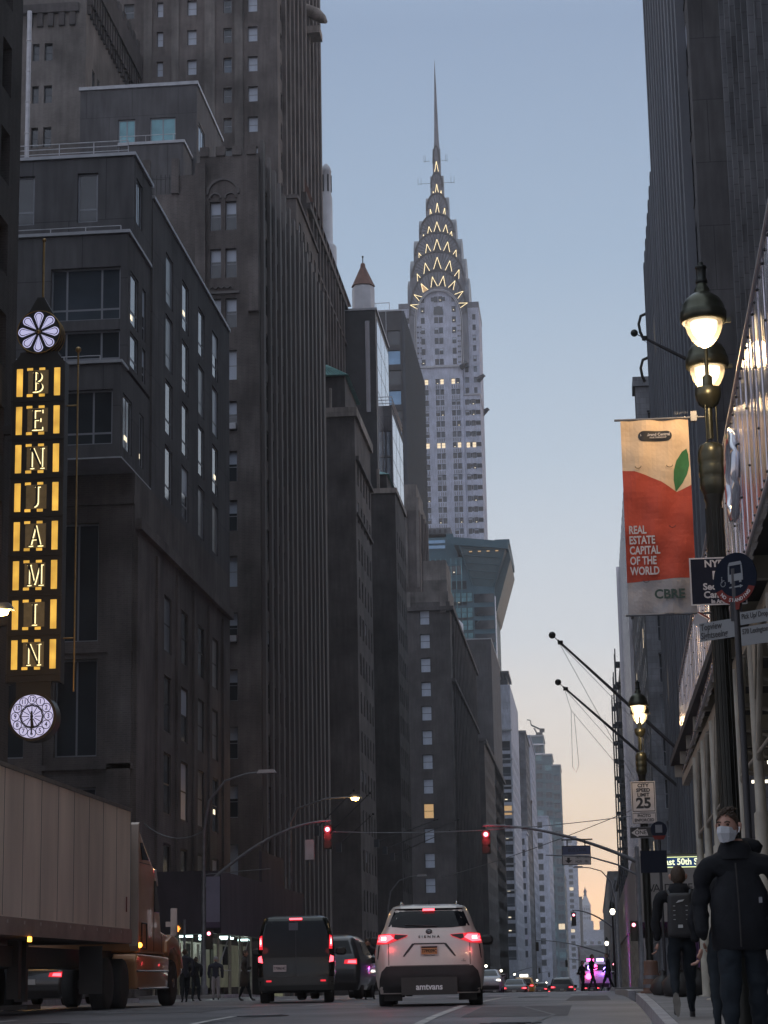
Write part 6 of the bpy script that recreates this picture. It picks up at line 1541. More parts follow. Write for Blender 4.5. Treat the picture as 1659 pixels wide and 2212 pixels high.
    c.side('side_window', [(.7, 1.28), (.75, 1.42), (1.0, 1.62), (3.0, 1.62), (3.5, 1.40), (3.7, 1.28)], M['car_glass'])
    c.side('wheel_arch', [(.62, .22), (.66, .55), (.8, .68), (1.1, .74), (1.4, .68), (1.54, .55), (1.58, .22)], M['sign_black'])
    c.wheels((1.08, 4.1), .36, .24)
    for x in (-.66, .66): mb = MB(); mb.box(x - .16, x + .16, .45, .5, .1, .42); mb.build('mud_flap', M['trim_black'], c.t)
    c.mirrors(3.75, 1.20, M['trim_black'], .17)
    return c
white_minivan()
lamp_light((-3.62, 37.35, 1.2), 2.6, (1, .08, .08), .1, 'brake_light_glow'); lamp_light((-2.0, 37.35, 1.2), 2.6, (1, .08, .08), .1, 'brake_light_glow')

def dark_van():
    r = [(.22, .80, .08, 4.5), (.4, .86, .0, 4.65), (.62, .88, .0, 4.7), (.9, .885, .04, 4.6), (1.15, .88, .05, 4.2), (1.45, .85, .08, 3.7), (1.75, .79, .14, 3.3), (1.90, .73, .2, 3.1), (1.96, .62, .38, 2.9)]
    c = Car('van', 'black passenger van with brake lights on, stopped between the truck and the white minivan', 'van', (-6.80, 49, .04), r, mat('black_green_paint', (.007, .010, .008), .22, .0, var=.1, spec=.35, coat=.15), .14, .115)
    c.rp('rear_window', [(-.77, 1.02), (.77, 1.02), (.74, 1.45), (.67, 1.84), (-.67, 1.84), (-.74, 1.45)], M['car_glass'], nx=12)
    for sg in (1, -1):
        c.rp('tail_lamp', [(sg * .76, 1.2), (sg * .84, 1.2), (sg * .83, 1.50), (sg * .77, 1.52)], M['tail_red'], off=-.012, nx=3)
        c.rp('lamp_glow', [(sg * .785, 1.27), (sg * .83, 1.27), (sg * .825, 1.46), (sg * .79, 1.47)], M['tail_glow'], off=-.02, nx=3)
        c.rp('lamp_glow', [(sg * .795, 1.32), (sg * .822, 1.32), (sg * .82, 1.42), (sg * .80, 1.42)], M['tail_core'], off=-.026, nx=2, nz=2)
        c.rp('tail_lamp', [(sg * .76, .90), (sg * .86, .92), (sg * .865, 1.03), (sg * .79, 1.06)], M['tail_glow'], off=-.014, nx=3)
    c.rp('brake_lamp', [(-.145, 1.865), (.145, 1.865), (.145, 1.905), (-.145, 1.905)], M['tail_glow'], off=-.03, nx=2, nz=2)
    c.rp('bumper', [(-.86, .28), (-.87, .58), (.87, .58), (.86, .28)], mat('van_bumper', (.06, .065, .06), .5, var=.2), off=-.05, th=.045, nx=12)
    c.rp('door_seam', [(-.006, .6), (.006, .6), (.006, 1.86), (-.006, 1.86)], M['sign_black'], off=-.009, nx=2)
    for x in (-.62, .62): c.rp('reflector', [(x - .06, .47), (x + .06, .47), (x + .06, .51), (x - .06, .51)], M['tail_red'], off=-.056, nx=2, nz=2)
    mb = MB(); mb.box(-.52, -.22, -.03, -.005, .70, .85); p = mb.build('number_plate', M['plate_white'], c.t); text('plate_text', 'T700614C', .085, M['sign_navy'], p, (-.37, -.034, .775), ext=.001, offset=.001, sx=.75)
    mb = MB(); mb.box(-.16, .05, c.rear(0, 1.5) + .02, c.rear(0, 1.5) + .03, 1.3, 1.8); mb.build('wheelchair_ramp', mat('ramp_grey', (.10, .11, .14), .5, var=.15), c.t)
    c.side('side_window', [(.35, 1.1), (.4, 1.6), (2.9, 1.66), (3.4, 1.3), (3.6, 1.1)], M['car_glass'])
    c.wheels((.95, 3.8), .33, .22); c.mirrors(3.5, 1.2, M['trim_black'], .15)
dark_van()
lamp_light((-7.5, 48.5, 1.3), 1.2, (1, .06, .06), .1, 'brake_light_glow'); lamp_light((-5.95, 48.5, 1.3), 1.2, (1, .06, .06), .1, 'brake_light_glow')

SUV = [(.24, .84, .1, 4.6), (.45, .93, .0, 4.75), (.8, .95, .0, 4.8), (1.05, .94, .04, 4.7), (1.2, .90, .08, 3.9), (1.4, .83, .2, 3.4), (1.6, .76, .32, 3.0), (1.70, .66, .5, 2.7), (1.74, .5, .8, 2.4)]
SEDAN = [(.2, .80, .1, 4.5), (.4, .90, .0, 4.7), (.75, .91, .0, 4.75), (.95, .89, .1, 4.5), (1.05, .82, .7, 3.6), (1.25, .70, 1.1, 3.0), (1.4, .60, 1.5, 2.6), (1.44, .45, 1.8, 2.4)]
def simple_car(label, loc, rows_, c_, lamps='tail_glow', rz=0.0, taxi=False, police=False, cat='car', name='parked_car'):
    c = Car(name, label, cat, loc, rows_, paint(label.split()[0] + '_car_paint', c_), .16, rz)
    suv = rows_ is SUV; zt, zb = (1.62, 1.22) if suv else (1.36, 1.0)
    c.rp('rear_window', [(-.72, zb), (.72, zb), (.58, zt), (-.58, zt)] if suv else [(-.66, 1.06), (.66, 1.06), (.5, 1.38), (-.5, 1.38)], M['car_glass'])
    z = .95 if suv else .76
    for sg in (1, -1):
        c.rp('tail_lamp', [(sg * .5, z), (sg * .86, z - .02), (sg * .85, z + .13), (sg * .52, z + .11)], M['tail_red'] if lamps == 'tail_glow' else M['chrome'], off=-.012, nx=4)
        c.rp('lamp_glow', [(sg * .60, z + .02), (sg * .84, z + .01), (sg * .83, z + .09), (sg * .62, z + .09)], M[lamps], off=-.02, nx=4)
    mb = MB(); mb.box(-.15, .15, -.03, -.005, z - .2, z - .06); mb.build('number_plate', M['plate_white'], c.t)
    c.side('side_window', [(1.2, zb - .02), (1.5, zt - .06), (2.7, zt - .06), (3.3, zb - .02)], M['car_glass'])
    c.rp('bumper', [(-.85, .26), (-.88, .5), (.88, .5), (.85, .26)], M['trim_black'], off=-.02)
    c.wheels((.95, 3.75), .34, .22); c.mirrors(3.2, 1.08, c.body.data.materials[0], .1)
    if taxi: mb = MB(); mb.box(-.35, .35, 2.0, 2.25, rows_[-1][0], rows_[-1][0] + .22); mb.build('roof_sign', M['white_glow'], c.t)
    if police:
        z = rows_[-1][0] + .03
        for x, m in ((-.5, 'police_red'), (.08, 'police_blue')): mb = MB(); mb.box(x, x + .42, 1.9, 2.2, z, z + .16); mb.build('light_bar', M[m], c.t)
        for x, zz, m in ((-.42, .9, 'police_red'), (-.05, 1.42, 'police_red'), (-.3, 1.4, 'police_blue'), (.62, 1.25, 'police_blue')):
            mb = MB(); mb.ball((x, -.05 if zz < 1.2 else .15, zz), .17, 8); mb.build('strobe', M[m], c.t)
    return c
M['police_red'] = mat('police_red_strobe', (1, .1, .3), .4, emit=(1.0, .07, .34), es=8, var=0)
M['police_blue'] = mat('police_blue_strobe', (.3, .3, 1), .4, emit=(.32, .20, 1.0), es=8, var=0)
simple_car('black sport utility car waiting directly ahead of the dark van', (-7.3, 58.5, .02), SUV, (.03, .03, .034), name='waiting_car')
simple_car('grey sedan waiting beyond the black car beside the white minivan', (-6.9, 67.5, -.02), SEDAN, (.09, .09, .10), lamps='headlight', rz=0, name='waiting_car')
simple_car('dark sport utility car with red lamps at the crest of the road', (-2.6, 170, gz(170)), SUV, (.03, .03, .034), name='waiting_car')
simple_car('low dark sedan with long red lamps left of the car at the crest', (-5.6, 150, gz(150)), SEDAN, (.04, .035, .035), name='waiting_car')
simple_car('yellow taxi beyond the crest of the road, between two dark cars', (-6.2, 188, gz(188) + .3), SUV, (.45, .22, .03), taxi=True, name='taxi')
simple_car('orange truck-like taxi crossing behind the taxi at the crest', (-9.6, 178, gz(178)), SUV, (.35, .15, .03), name='taxi', rz=R(80))
simple_car('pale sedan with bright lamps facing the minivan on the cross street', (-6.4, 128, gz(128) + .25), SEDAN, (.35, .35, .36), lamps='headlight', name='oncoming_car')
simple_car('blue white car with bright lamps low right of the minivan', (-8.2, 140, gz(140) + .3), SEDAN, (.14, .18, .25), lamps='headlight', name='oncoming_car')
pc = simple_car('police car with red and blue strobes flashing behind the crossing walkers', (.05, 128, gz(128) + .28), SUV, (.4, .4, .42), police=True, name='police_car', cat='police car')
lamp_light((-.2, 126.5, 1.6), 90, (1, .05, .45), .3, 'strobe_light'); lamp_light((.65, 126.5, 1.4), 90, (.25, .15, 1), .3, 'strobe_light')
for i, (x, y) in enumerate(((-9.5, 205), (-12.3, 215), (-3.0, 235), (-6.4, 250), (-9.8, 262), (-.4, 255), (-2.9, 310), (-6.3, 330))):
    simple_car('%s dark car in the far queue, %s' % (('small', 'tiny')[i > 3], ('left lane beside the kerb', 'outermost left lane', 'right of the road middle', 'left of the road middle', 'third from the left', 'by the right kerb', 'farthest right lane', 'farthest of all')[i]), (x, y, gz(y) + .35), (SEDAN, SUV)[i % 2], (.05, .05, .055), name='queued_car')
simple_car('dark parked car with two red lamps glimpsed under the truck trailer', (-15.0, 56.5, .0), SEDAN, (.03, .03, .03))

def truck():
    t = empty('semi_truck', (-10.7, 38, .04), 'articulated truck with pale trailer and orange cab filling the lower left corner', 'truck')
    X1, X0 = -9.42, -12.0; ox, oy, oz = t.location
    tr = mat('trailer_paint', (.82, .715, .635), .55, .1, var=.2, vs=1.1, streak=.25, bump=.15, bs=3)
    b = MB(); b.box(X0, X1, 26, 43.25, 1.62, 4.06); b.build('trailer_box', tr, t, world=True)
    s = MB(); y = 26.6
    while y < 43: s.box(X1, X1 + .004, y, y + .011, 1.64, 4.0); y += 1.18
    s.build('panel_seam', M['sign_black'], t, world=True)
    s = MB(); s.box(X1, X1 + .03, 26, 43.25, 4.0, 4.07); s.box(X0, X1 + .01, 43.253, 43.27, 1.4, 4.07); s.build('top_rail', M['galv'], t, world=True)
    rl = mat('trailer_rail', (.32, .26, .24), .5, .3, var=.2, vs=2); s = MB(); s.box(X0 - .01, X1 + .035, 26, 43.27, 1.33, 1.617); s.build('bottom_rail', rl, t, world=True)
    s = MB(); y = 26.5
    while y < 43: s.box(X1 + .036, X1 + .04, y, y + .07, 1.52, 1.575); y += 1.05
    s.build('reflector', M['sign_white'], t, world=True)
    s = MB(); s.box(X1 + .02, X1 + .06, 35.2, 35.32, 1.24, 1.32); s.build('marker_lamp', M['amber_light'], t, world=True)
    s = MB(); s.box(X1 + .0361, X1 + .045, 42.7, 42.78, 1.95, 2.25); s.build('decal', M['sign_red'], t, world=True)
    fr = MB(); fr.box(-11.4, -10.0, 26, 48.5, .85, 1.2); fr.box(-10.1, -9.9, 36.5, 36.7, .3, 1.3); fr.box(-10.1, -9.9, 37.0, 37.15, .25, 1.3); fr.box(-10.2, -9.7, 36.4, 37.3, .12, .2); fr.build('chassis', M['trim_black'], t, world=True)
    org = paint('orange_cab_paint', (.52, .26, .12), .3)
    pr = [(44.15, 1.16), (44.15, 3.86), (44.3, 3.84), (45.05, 3.45), (45.95, 3.02), (46.1, 2.98), (46.3, 2.72), (46.72, 2.0), (46.85, 1.66), (47.6, 1.58), (48.6, 1.46), (49.2, 1.22), (49.35, .75), (48.85, .62), (48.75, 1.0), (48.45, 1.2), (48.05, 1.27), (47.65, 1.2), (47.4, .98), (47.3, 1.16)]
    def slab(x0, x1, m, name, prf, bev=.06):
        bm = bmesh.new(); v0 = [bm.verts.new((x0, y, z)) for y, z in prf]; v1 = [bm.verts.new((x1, y, z)) for y, z in prf]; n = len(prf)
        bm.faces.new(v0); bm.faces.new(v1[::-1])
        for i in range(n): bm.faces.new((v0[i], v0[(i + 1) % n], v1[(i + 1) % n], v1[i]))
        bmesh.ops.recalc_face_normals(bm, faces=bm.faces)
        bmesh.ops.bevel(bm, geom=[e for e in bm.edges], offset=bev, segments=3, profile=.6, affect='EDGES')
        me = bpy.data.meshes.new(name); bm.to_mesh(me); bm.free(); me.materials.append(m)
        for p in me.polygons: p.use_smooth = True
        o = bpy.data.objects.new(name, me); col.objects.link(o); o.parent = t; o.location = -t.location; return o
    cab = slab(-11.85, -9.5, org, 'cab', pr, .07)
    w_ = MB(); w_.prism([(46.08, 2.05), (46.08, 2.72), (46.22, 2.72), (46.62, 2.05)], -9.497, -9.485, axis='x'); w_.build('side_window', M['car_glass'], t, world=True); w_ = MB(); w_.prism([(44.75, 3.1), (44.55, 3.45), (44.75, 3.46), (45.45, 3.12)], -9.497, -9.485, axis='x'); w_.build('side_window', M['car_glass'], t, world=True)
    w_ = MB(); w_.prism([(46.14, 2.95), (46.34, 2.69), (46.5, 2.62), (46.46, 2.72), (46.3, 2.98)], -11.7, -9.5, axis='x'); w_.build('sun_visor', M['sign_white'], t, world=True)
    w_ = MB(); w_.prism([(44.02, 1.3), (44.02, 3.8), (44.13, 3.85), (44.13, 1.2)], -9.6, -9.42, axis='x'); w_.build('side_fairing', mat('fairing_cream', (.45, .36, .30), .35, .2, var=.1), t, world=True)
    w_ = MB()
    for y in (46.02, 46.9): w_.box(-9.497, -9.49, y, y + .015, 1.2, 2.9 if y < 46.5 else 1.6)
    w_.box(-9.497, -9.49, 44.3, 46.0, 3.03, 3.045); w_.build('door_seam', M['sign_black'], t, world=True)
    w_ = MB()
    q = [(44.75, 1.25), (45.25, 1.25), (45.25, 1.78), (44.75, 1.78)]
    for a, b in zip(q, q[1:] + q[:1]): w_.tube([(-9.49, *a), (-9.49, *b)], .015, 4)
    w_.build('locker_door', M['trim_black'], t, world=True)
    w_ = MB(); w_.ball((-9.49, 44.55, 1.32), .055, 8); w_.build('marker_lamp', M['amber_light'], t, world=True)
    slab(-9.95, -9.42, org, 'side_skirt', [(43.9, 1.0), (43.95, .78), (44.05, .42), (47.2, .42), (47.35, .98), (47.3, 1.1), (44.0, 1.14)], .05)
    w_ = MB(); w_.tube([(-9.41, 43.95, .79), (-9.41, 47.25, .79)], .018, 5); w_.tube([(-9.41, 44.05, .43), (-9.41, 47.2, .43)], .02, 5); w_.build('trim_strip', M['chrome'], t, world=True)
    slab(-9.98, -9.44, org, 'fender', [(47.25, 1.2), (47.3, 1.45), (47.9, 1.6), (48.5, 1.5), (48.95, 1.2), (49.15, .85), (48.95, .85), (48.7, 1.15), (48.1, 1.32), (47.6, 1.25), (47.4, 1.1)], .03)
    w_ = MB(); w_.box(-9.42, -9.18, 46.95, 47.05, 1.75, 1.86); w_.box(-9.3, -9.16, 46.9, 47.0, 1.55, 2.15); w_.build('wing_mirror', M['chrome'], t, world=True)
    for y in (27.5, 28.9, 41.6, 43.0):
        for x in (-9.62, -11.8):
            m_ = MB(); m_.lathe([(.3, -.14), (.48, -.14), (.51, -.10), (.51, .10), (.48, .14), (.3, .14)], n=22); o = m_.build('wheel', M['tyre'], t, world=True); o.location = Vector((x, y, .52)) - Vector((0, 0, 0)) - t.location; o.rotation_euler = (0, R(90), 0)
            m_ = MB(); m_.lathe([(0, .10), (.12, .12), (.14, .03), (.29, .0), (.31, .12)], n=16); m_.build('rim', M['rim'], o)
    for x in (-9.62, -11.8):
        m_ = MB(); m_.lathe([(.3, -.14), (.48, -.14), (.51, -.10), (.51, .10), (.48, .14), (.3, .14)], n=22); o = m_.build('wheel', M['tyre'], t); o.location = Vector((x, 48.15, .54)) - t.location; o.rotation_euler = (0, R(90), 0)
        m_ = MB(); m_.lathe([(0, .16), (.10, .15), (.12, .1), (.28, .06), (.31, .12)], n=16); m_.build('rim', M['rim'], o)
    for x0, y in ((-11.9, 40.7), (-9.85, 40.7)): m_ = MB(); m_.box(x0, x0 + .45, y, y + .02, .35, 1.25); m_.build('mud_flap', M['trim_black'], t, world=True)
truck()

# ================================================================== people
M['skin'] = mat('skin', (.36, .20, .15), .55, var=.08, vs=10)
M['hair'] = mat('hair_brown', (.045, .028, .018), .7, var=.3, vs=40, bump=.6, bs=60)
from mathutils import noise
M['coat_black'] = mat('coat_black', (.010, .011, .014), .85, var=.3, vs=5, bump=.7, bs=12, spec=.2)
M['trouser_dark'] = mat('trousers_dark', (.013, .018, .024), .85, var=.2, vs=6, bump=.6, bs=14, spec=.2)
M['shoe'] = mat('shoe_dark', (.05, .05, .055), .6, var=.2, vs=8)
M['sole'] = mat('shoe_sole', (.19, .185, .17), .8, var=.15, vs=12)
M['mask'] = mat('face_mask', (.50, .52, .56), .8, var=.06, vs=14, bump=.25, bs=60)
M['pale_trousers'] = mat('trousers_pale', (.30, .28, .30), .8, var=.1)
M['knit_white'] = mat('knit_pale', (.30, .28, .28), .9, var=.1)
M['hi_grey'] = mat('reflective_grey', (.4, .42, .43), .4, var=.1)

def figure(name, joints, bones, mats, parent, sub=2):
    """one continuous skinned surface; joints: {name: (x, y, z, rx, ry)}, bones: [(a, b, material index)]"""
    ks = list(joints); idx = {k: i for i, k in enumerate(ks)}
    me = bpy.data.meshes.new(name); me.from_pydata([joints[k][:3] for k in ks], [(idx[a], idx[b]) for a, b, _ in bones], [])
    o = bpy.data.objects.new(name, me); col.objects.link(o)
    sk = o.modifiers.new('skin', 'SKIN'); sk.use_smooth_shade = True; sk.branch_smoothing = .4
    for i, k in enumerate(ks):
        d = me.skin_vertices[0].data[i]; j = joints[k]; d.radius = (j[3], j[4] if len(j) > 4 else j[3]); d.use_root = (i == 0)
    ss = o.modifiers.new('sub', 'SUBSURF'); ss.levels = sub; ss.render_levels = sub
    dg = bpy.context.evaluated_depsgraph_get(); dg.update(); m2 = bpy.data.meshes.new_from_object(o.evaluated_get(dg))
    bpy.data.objects.remove(o)
    m2.materials.clear()
    if name == 'body':
        for v in m2.vertices:
            n_ = v.normal; q = v.co
            v.co = q + n_ * (.016 * noise.noise(Vector((q.x * 5, q.y * 5, q.z * 11))) + .007 * noise.noise(Vector((q.x * 16, q.y * 16, q.z * 30))))
    for m in mats: m2.materials.append(m)
    segs = [(Vector(joints[a][:3]), Vector(joints[b][:3]), q, (joints[a][3] + joints[b][3]) / 2) for a, b, q in bones]
    for p in m2.polygons:
        c = p.center; best = None
        for a, b, q, rr in segs:
            d = b - a; t = max(0, min(1, (c - a).dot(d) / max(d.length_squared, 1e-9))); e = (c - a - d * t).length / rr
            if best is None or e < best[0]: best = (e, q)
        p.material_index = best[1]; p.use_smooth = True
    r = bpy.data.objects.new(name, m2); col.objects.link(r); r.parent = parent
    return r

def head_mesh(s=1.0, face=True):
    """face looks towards -y; returns a builder with skin (0), dark (1)"""
    mb = MB(); nu, nv = 32, 24; vs = []
    for j in range(nv + 1):
        th = math.pi * j / nv; z = -.118 * math.cos(th)
        for i in range(nu):
            a = 2 * math.pi * i / nu; x = math.sin(th) * math.cos(a) * .077; y = math.sin(th) * math.sin(a) * .096
            t = max(0, -z / .118)
            x *= 1 - .30 * t ** 1.6
            if y < 0: y *= 1 - .10 * t
            else: y *= 1 - .38 * t
            if face and y < 0:
                g = lambda cx, cz, sx, sz: math.exp(-((x - cx) / sx) ** 2 - ((z - cz) / sz) ** 2)
                y -= .026 * g(0, -.026, .012, .022) + .010 * g(0, .0, .010, .02) + .008 * g(0, -.066, .024, .010) + .010 * g(0, -.098, .02, .016)
                y += .011 * (g(.031, .012, .016, .011) + g(-.031, .012, .016, .011)); y -= .006 * (g(.032, .032, .024, .008) + g(-.032, .032, .024, .008))
            vs.append((x * s, y * s, z * s))
    fs = [(j * nu + i, j * nu + (i + 1) % nu, (j + 1) * nu + (i + 1) % nu, (j + 1) * nu + i) for j in range(nv) for i in range(nu)]
    mb.poly(vs, fs, 0, True)
    for sg in (-1, 1):
        mb.lathe([(.002, -.032), (.016, -.024), (.021, 0), (.024, .018), (.016, .03), (.002, .033)], (sg * .079 * s, .012 * s, -.006 * s), 10, 0, True, squash=.75)
        if face:
            mb.ball((sg * .031 * s, -.076 * s, .013 * s), .0115 * s, 8, 1)
    if face:
        for sg in (-1, 1): mb.tube([(sg * .050 * s, -.078 * s, .030 * s), (sg * .034 * s, -.093 * s, .037 * s), (sg * .015 * s, -.094 * s, .031 * s)], .005 * s, 6, 1)
        mb.tube([(-.022 * s, -.094 * s, -.066 * s), (0, -.103 * s, -.064 * s), (.022 * s, -.094 * s, -.066 * s)], .004 * s, 6, 1)
    return mb
def hair_mesh(fade=True, quiff=True, s=1.0):
    mb = MB(); nu, nv = 30, 14; vs = []; r2 = random.Random(3)
    for j in range(nv + 1):
        th = math.pi * .60 * j / nv
        for i in range(nu):
            a = 2 * math.pi * i / nu; front = max(0, -math.sin(a)); back = max(0, math.sin(a))
            tt = th * (1 - .60 * front ** .8 + .20 * back)
            k = 1.04 + (.05 * front * (1 - j / nv) if quiff else 0) + r2.uniform(-.02, .02)
            x = math.sin(tt) * math.cos(a) * .079 * k; y = math.sin(tt) * math.sin(a) * .098 * k; z = math.cos(tt) * .121 * (k + (.01 if quiff else -.01))
            vs.append((x * s, y * s, z * s))
    mb.poly(vs, [(j * nu + i, (j + 1) * nu + i, (j + 1) * nu + (i + 1) % nu, j * nu + (i + 1) % nu) for j in range(nv) for i in range(nu)], 0, True)
    if quiff:
        for i in range(60):
            x = r2.uniform(-.055, .055); y = r2.uniform(-.085, .02); z = .121 * math.sqrt(max(0.05, 1 - (x / .085) ** 2 - (y / .105) ** 2))
            mb.tube([(x, y, z), (x + r2.uniform(.0, .015), y - .006, z + .012), (x + .016 + r2.uniform(0, .02), y + .012, z + .017 + r2.uniform(0, .008))], [.006, .005, .0015], 4)
    return mb
def hand(parent, loc, rot, sg=1, curl=.5, scale=1.0, m='skin'):
    """a palm with five separate bent fingers; fingers point down -z, palm faces -y"""
    J = {'w': (0, 0, 0, .026, .020), 'p': (0, 0, -.045, .036, .016), 'q': (0, -.004, -.082, .038, .014)}; B = [('w', 'p', 0), ('p', 'q', 0)]
    o = figure('hand', J, B, [M[m]], parent, 1)
    for k, (x, ln) in enumerate(((-.029, .064), (-.010, .074), (.010, .070), (.028, .056))):
        a = curl; pts = [(x * sg, -.004, -.085)]; ang = .15
        for q in range(3):
            ang += a * .75; d = ln * (.45, .32, .23)[q]; l = pts[-1]; pts.append((l[0] + x * .04 * sg, l[1] - math.sin(ang) * d, l[2] - math.cos(ang) * d))
        f = {str(i): (*p, r_, r_) for i, (p, r_) in enumerate(zip(pts, (.0098, .0092, .0085, .0072)))}
        fo = figure('finger', f, [('0', '1', 0), ('1', '2', 0), ('2', '3', 0)], [M[m]], o, 1)
    f = {'0': (-.022 * sg, -.004, -.022, .012, .012), '1': (-.044 * sg, -.014, -.046, .0105, .0105), '2': (-.046 * sg, -.026, -.074, .0085, .0085)}
    figure('thumb', f, [('0', '1', 0), ('1', '2', 0)], [M[m]], o, 1)
    o.location = loc; o.rotation_euler = rot; o.scale = (scale,) * 3
    return o

def person(label, loc, H, rz=0.0, stride=.0, lift=0.0, arms='down', coat=None, legs=None, coat_len=.0, group=None, face=True, hairm=None, hat=None, bulk=1.2, cat='person', hands=True, sub=2):
    """stands with feet at loc, looks towards -y (rz turns); heights in fractions of H"""
    t = empty('person', loc, label, cat, group, rz); h = H; c = coat or M['coat_black']; l = legs or M['trouser_dark']; b = bulk
    hx = .052 * h; sy = stride * h
    J = {'pelvis': (0, 0, .53 * h, .095 * b * h * .6 + .03, .075 * b), 'waist': (0, 0, .61 * h, .10 * b, .078 * b), 'chest': (0, .005, .72 * h, .118 * b, .088 * b), 'neckb': (0, .01, .815 * h, .075 * b, .068 * b), 'neck': (0, .0, .865 * h, .052, .054), 'head': (0, -.005, .90 * h, .05, .055)}
    B = [('pelvis', 'waist', 0), ('waist', 'chest', 0), ('chest', 'neckb', 0), ('neckb', 'neck', 0), ('neck', 'head', 2)]
    for sg, s in ((-1, 'L'), (1, 'R')):
        fy = -sy if s == 'L' else sy; lf = lift * h if (s == 'R' and lift) else 0
        J['hip' + s] = (sg * hx, 0, .49 * h, .078 * b, .080 * b)
        kx = fy * .45 - (.03 if not lf else .05)
        J['knee' + s] = (sg * hx * 1.05, kx, .285 * h + lf * .25, .054 * b, .058 * b)
        J['ankle' + s] = (sg * hx * 1.1, fy + (.06 if lf else 0), .06 * h + lf, .038, .042)
        if lf:
            J['ball' + s] = (sg * hx * 1.1, fy + .03, .0 * h + lf * .35 + .02, .036, .03); J['toe' + s] = (sg * hx * 1.15, fy + .015, lf * .2 + .0, .03, .02)
        else:
            J['ball' + s] = (sg * hx * 1.15, fy - .09, .026, .040, .028); J['toe' + s] = (sg * hx * 1.25, fy - .16, .020, .034, .020)
        B += [('pelvis', 'hip' + s, 1), ('hip' + s, 'knee' + s, 1), ('knee' + s, 'ankle' + s, 1), ('ankle' + s, 'ball' + s, 3), ('ball' + s, 'toe' + s, 3)]
        J['sh' + s] = (sg * .118 * h * b ** .5, .012, .79 * h, .058 * b, .062 * b)
        if arms == 'down' or (arms in ('phone', 'one_pocket') and s == 'L') : e = (sg * .165 * h, .03, .63 * h); w_ = (sg * .155 * h, -.06 + sy * sg * .5, .50 * h)
        elif arms == 'pockets' or arms == 'one_pocket' and s == 'R': e = (sg * (.195 if arms == 'one_pocket' else .175) * h, .07, .62 * h); w_ = (sg * .11 * h, -.09, .555 * h)
        else: e = (sg * .175 * h, .04, .62 * h); w_ = (sg * .06 * h, -.22, .66 * h)
        J['el' + s] = (*e, .045 * b, .047 * b); J['wr' + s] = (*w_, .036 * b, .038 * b)
        B += [('neckb', 'sh' + s, 0), ('sh' + s, 'el' + s, 0), ('el' + s, 'wr' + s, 0)]
    body = figure('body', J, B, [c, l, M['skin'], M['shoe']], t, sub)
    if coat_len:
        sk = MB(); z0 = .58 * h; n = 22; rr = [(.135 * b, 0), (.15 * b, -.08 * h), (.165 * b, -coat_len * .6 * h), (.175 * b, -coat_len * h), (.165 * b, -coat_len * h + .004), (.125 * b, -.02)]
        sk.lathe(rr, (0, .0, z0), n, 0, True, squash=.72); sk.build('coat_skirt', c, t)
    hm = head_mesh(h / 1.75, face)
    hd = hm.build('head', [M['skin'], M['hair']], t, loc=(0, -.015, .935 * h))
    if hat is not None:
        mb = MB(); mb.lathe([(.088, -.005), (.092, .03), (.088, .075), (.06, .125), (.02, .145), (0, .147)], n=16); mb.build('knit_hat', hat, hd)
    elif hairm is not None: hair_mesh(True, False, h / 1.75).build('hair', hairm, hd)
    if hands and arms == 'down':
        for sg in (-1, 1): hand(t, (J['wrL' if sg < 0 else 'wrR'][0], J['wrL' if sg < 0 else 'wrR'][1], J['wrL'][2] - .02), (R(-8), 0, R(90) * sg), sg, .55)
    return t, body, hd, J

# the masked man walking toward the camera
gm = gz(15.4) + .13
t, body, hd, J = person('man in a bulky black jacket with a white face mask walking toward the camera', (1.045, 15.4, gm), 1.735, R(-6), .08, 0, 'one_pocket', bulk=1.36, hands=False, sub=3)
hd.rotation_euler = (R(4), 0, R(-20)); hd.location = (-.055, -.04, 1.645 - .0)
mb = hair_mesh(True, True); mb.build('hair', M['hair'], hd)
mk = MB()
mp = [(-.072, -.018, -.012), (-.048, -.088, -.003), (0, -.128, .008), (.048, -.088, -.003), (.072, -.018, -.012),
      (-.070, -.020, -.050), (-.048, -.098, -.046), (0, -.140, -.044), (.048, -.098, -.046), (.070, -.020, -.050),
      (-.055, -.030, -.098), (-.036, -.086, -.106), (0, -.108, -.112), (.036, -.086, -.106), (.055, -.030, -.098)]
mk.poly(mp, [(0, 1, 6, 5), (1, 2, 7, 6), (2, 3, 8, 7), (3, 4, 9, 8), (5, 6, 11, 10), (6, 7, 12, 11), (7, 8, 13, 12), (8, 9, 14, 13)], 0, False)
mk.build('face_mask', M['mask'], hd)
mk = MB()
for sg in (-1, 1): mk.tube([(sg * .070, -.022, -.014), (sg * .080, .0, .004)], .0022, 5); mk.tube([(sg * .068, -.022, -.06), (sg * .080, .01, -.028)], .0022, 5)
mk.tube([(-.045, -.098, -.044), (0, -.142, -.042), (.045, -.098, -.044)], .0012, 4); mk.build('mask_strap', M['mask'], hd)
mk = MB(); mk.ball((.086, .0, -.012), .007, 8); mk.tube([(.088, -.004, -.012), (.084, -.010, -.045)], .0042, 6); mk.build('earbud', mat('earbud_white', (.75, .75, .78), .3, var=0), hd)
cl = MB(); cl.lathe([(.135, -.06), (.128, -.02), (.112, .03), (.094, .065), (.086, .06), (.09, .02), (.10, -.05)], (-.02, .02, 1.475), 20, 0, True, squash=.95); cl.build('collar', M['coat_black'], t)
cl = MB(); cl.lathe([(.20, -.30), (.212, -.28), (.215, -.1), (.20, .1), (.13, .25)], (0, 0, 1.08), 28, 0, True, squash=.72)
for i, v in enumerate(cl.v): cl.v[i] = tuple(Vector(v) * 1.0 + Vector((v[0], v[1], 0)).normalized() * .012 * noise.noise(Vector((v[0] * 9, v[1] * 9, v[2] * 6))))
cl.build('jacket_hem', M['coat_black'], t)
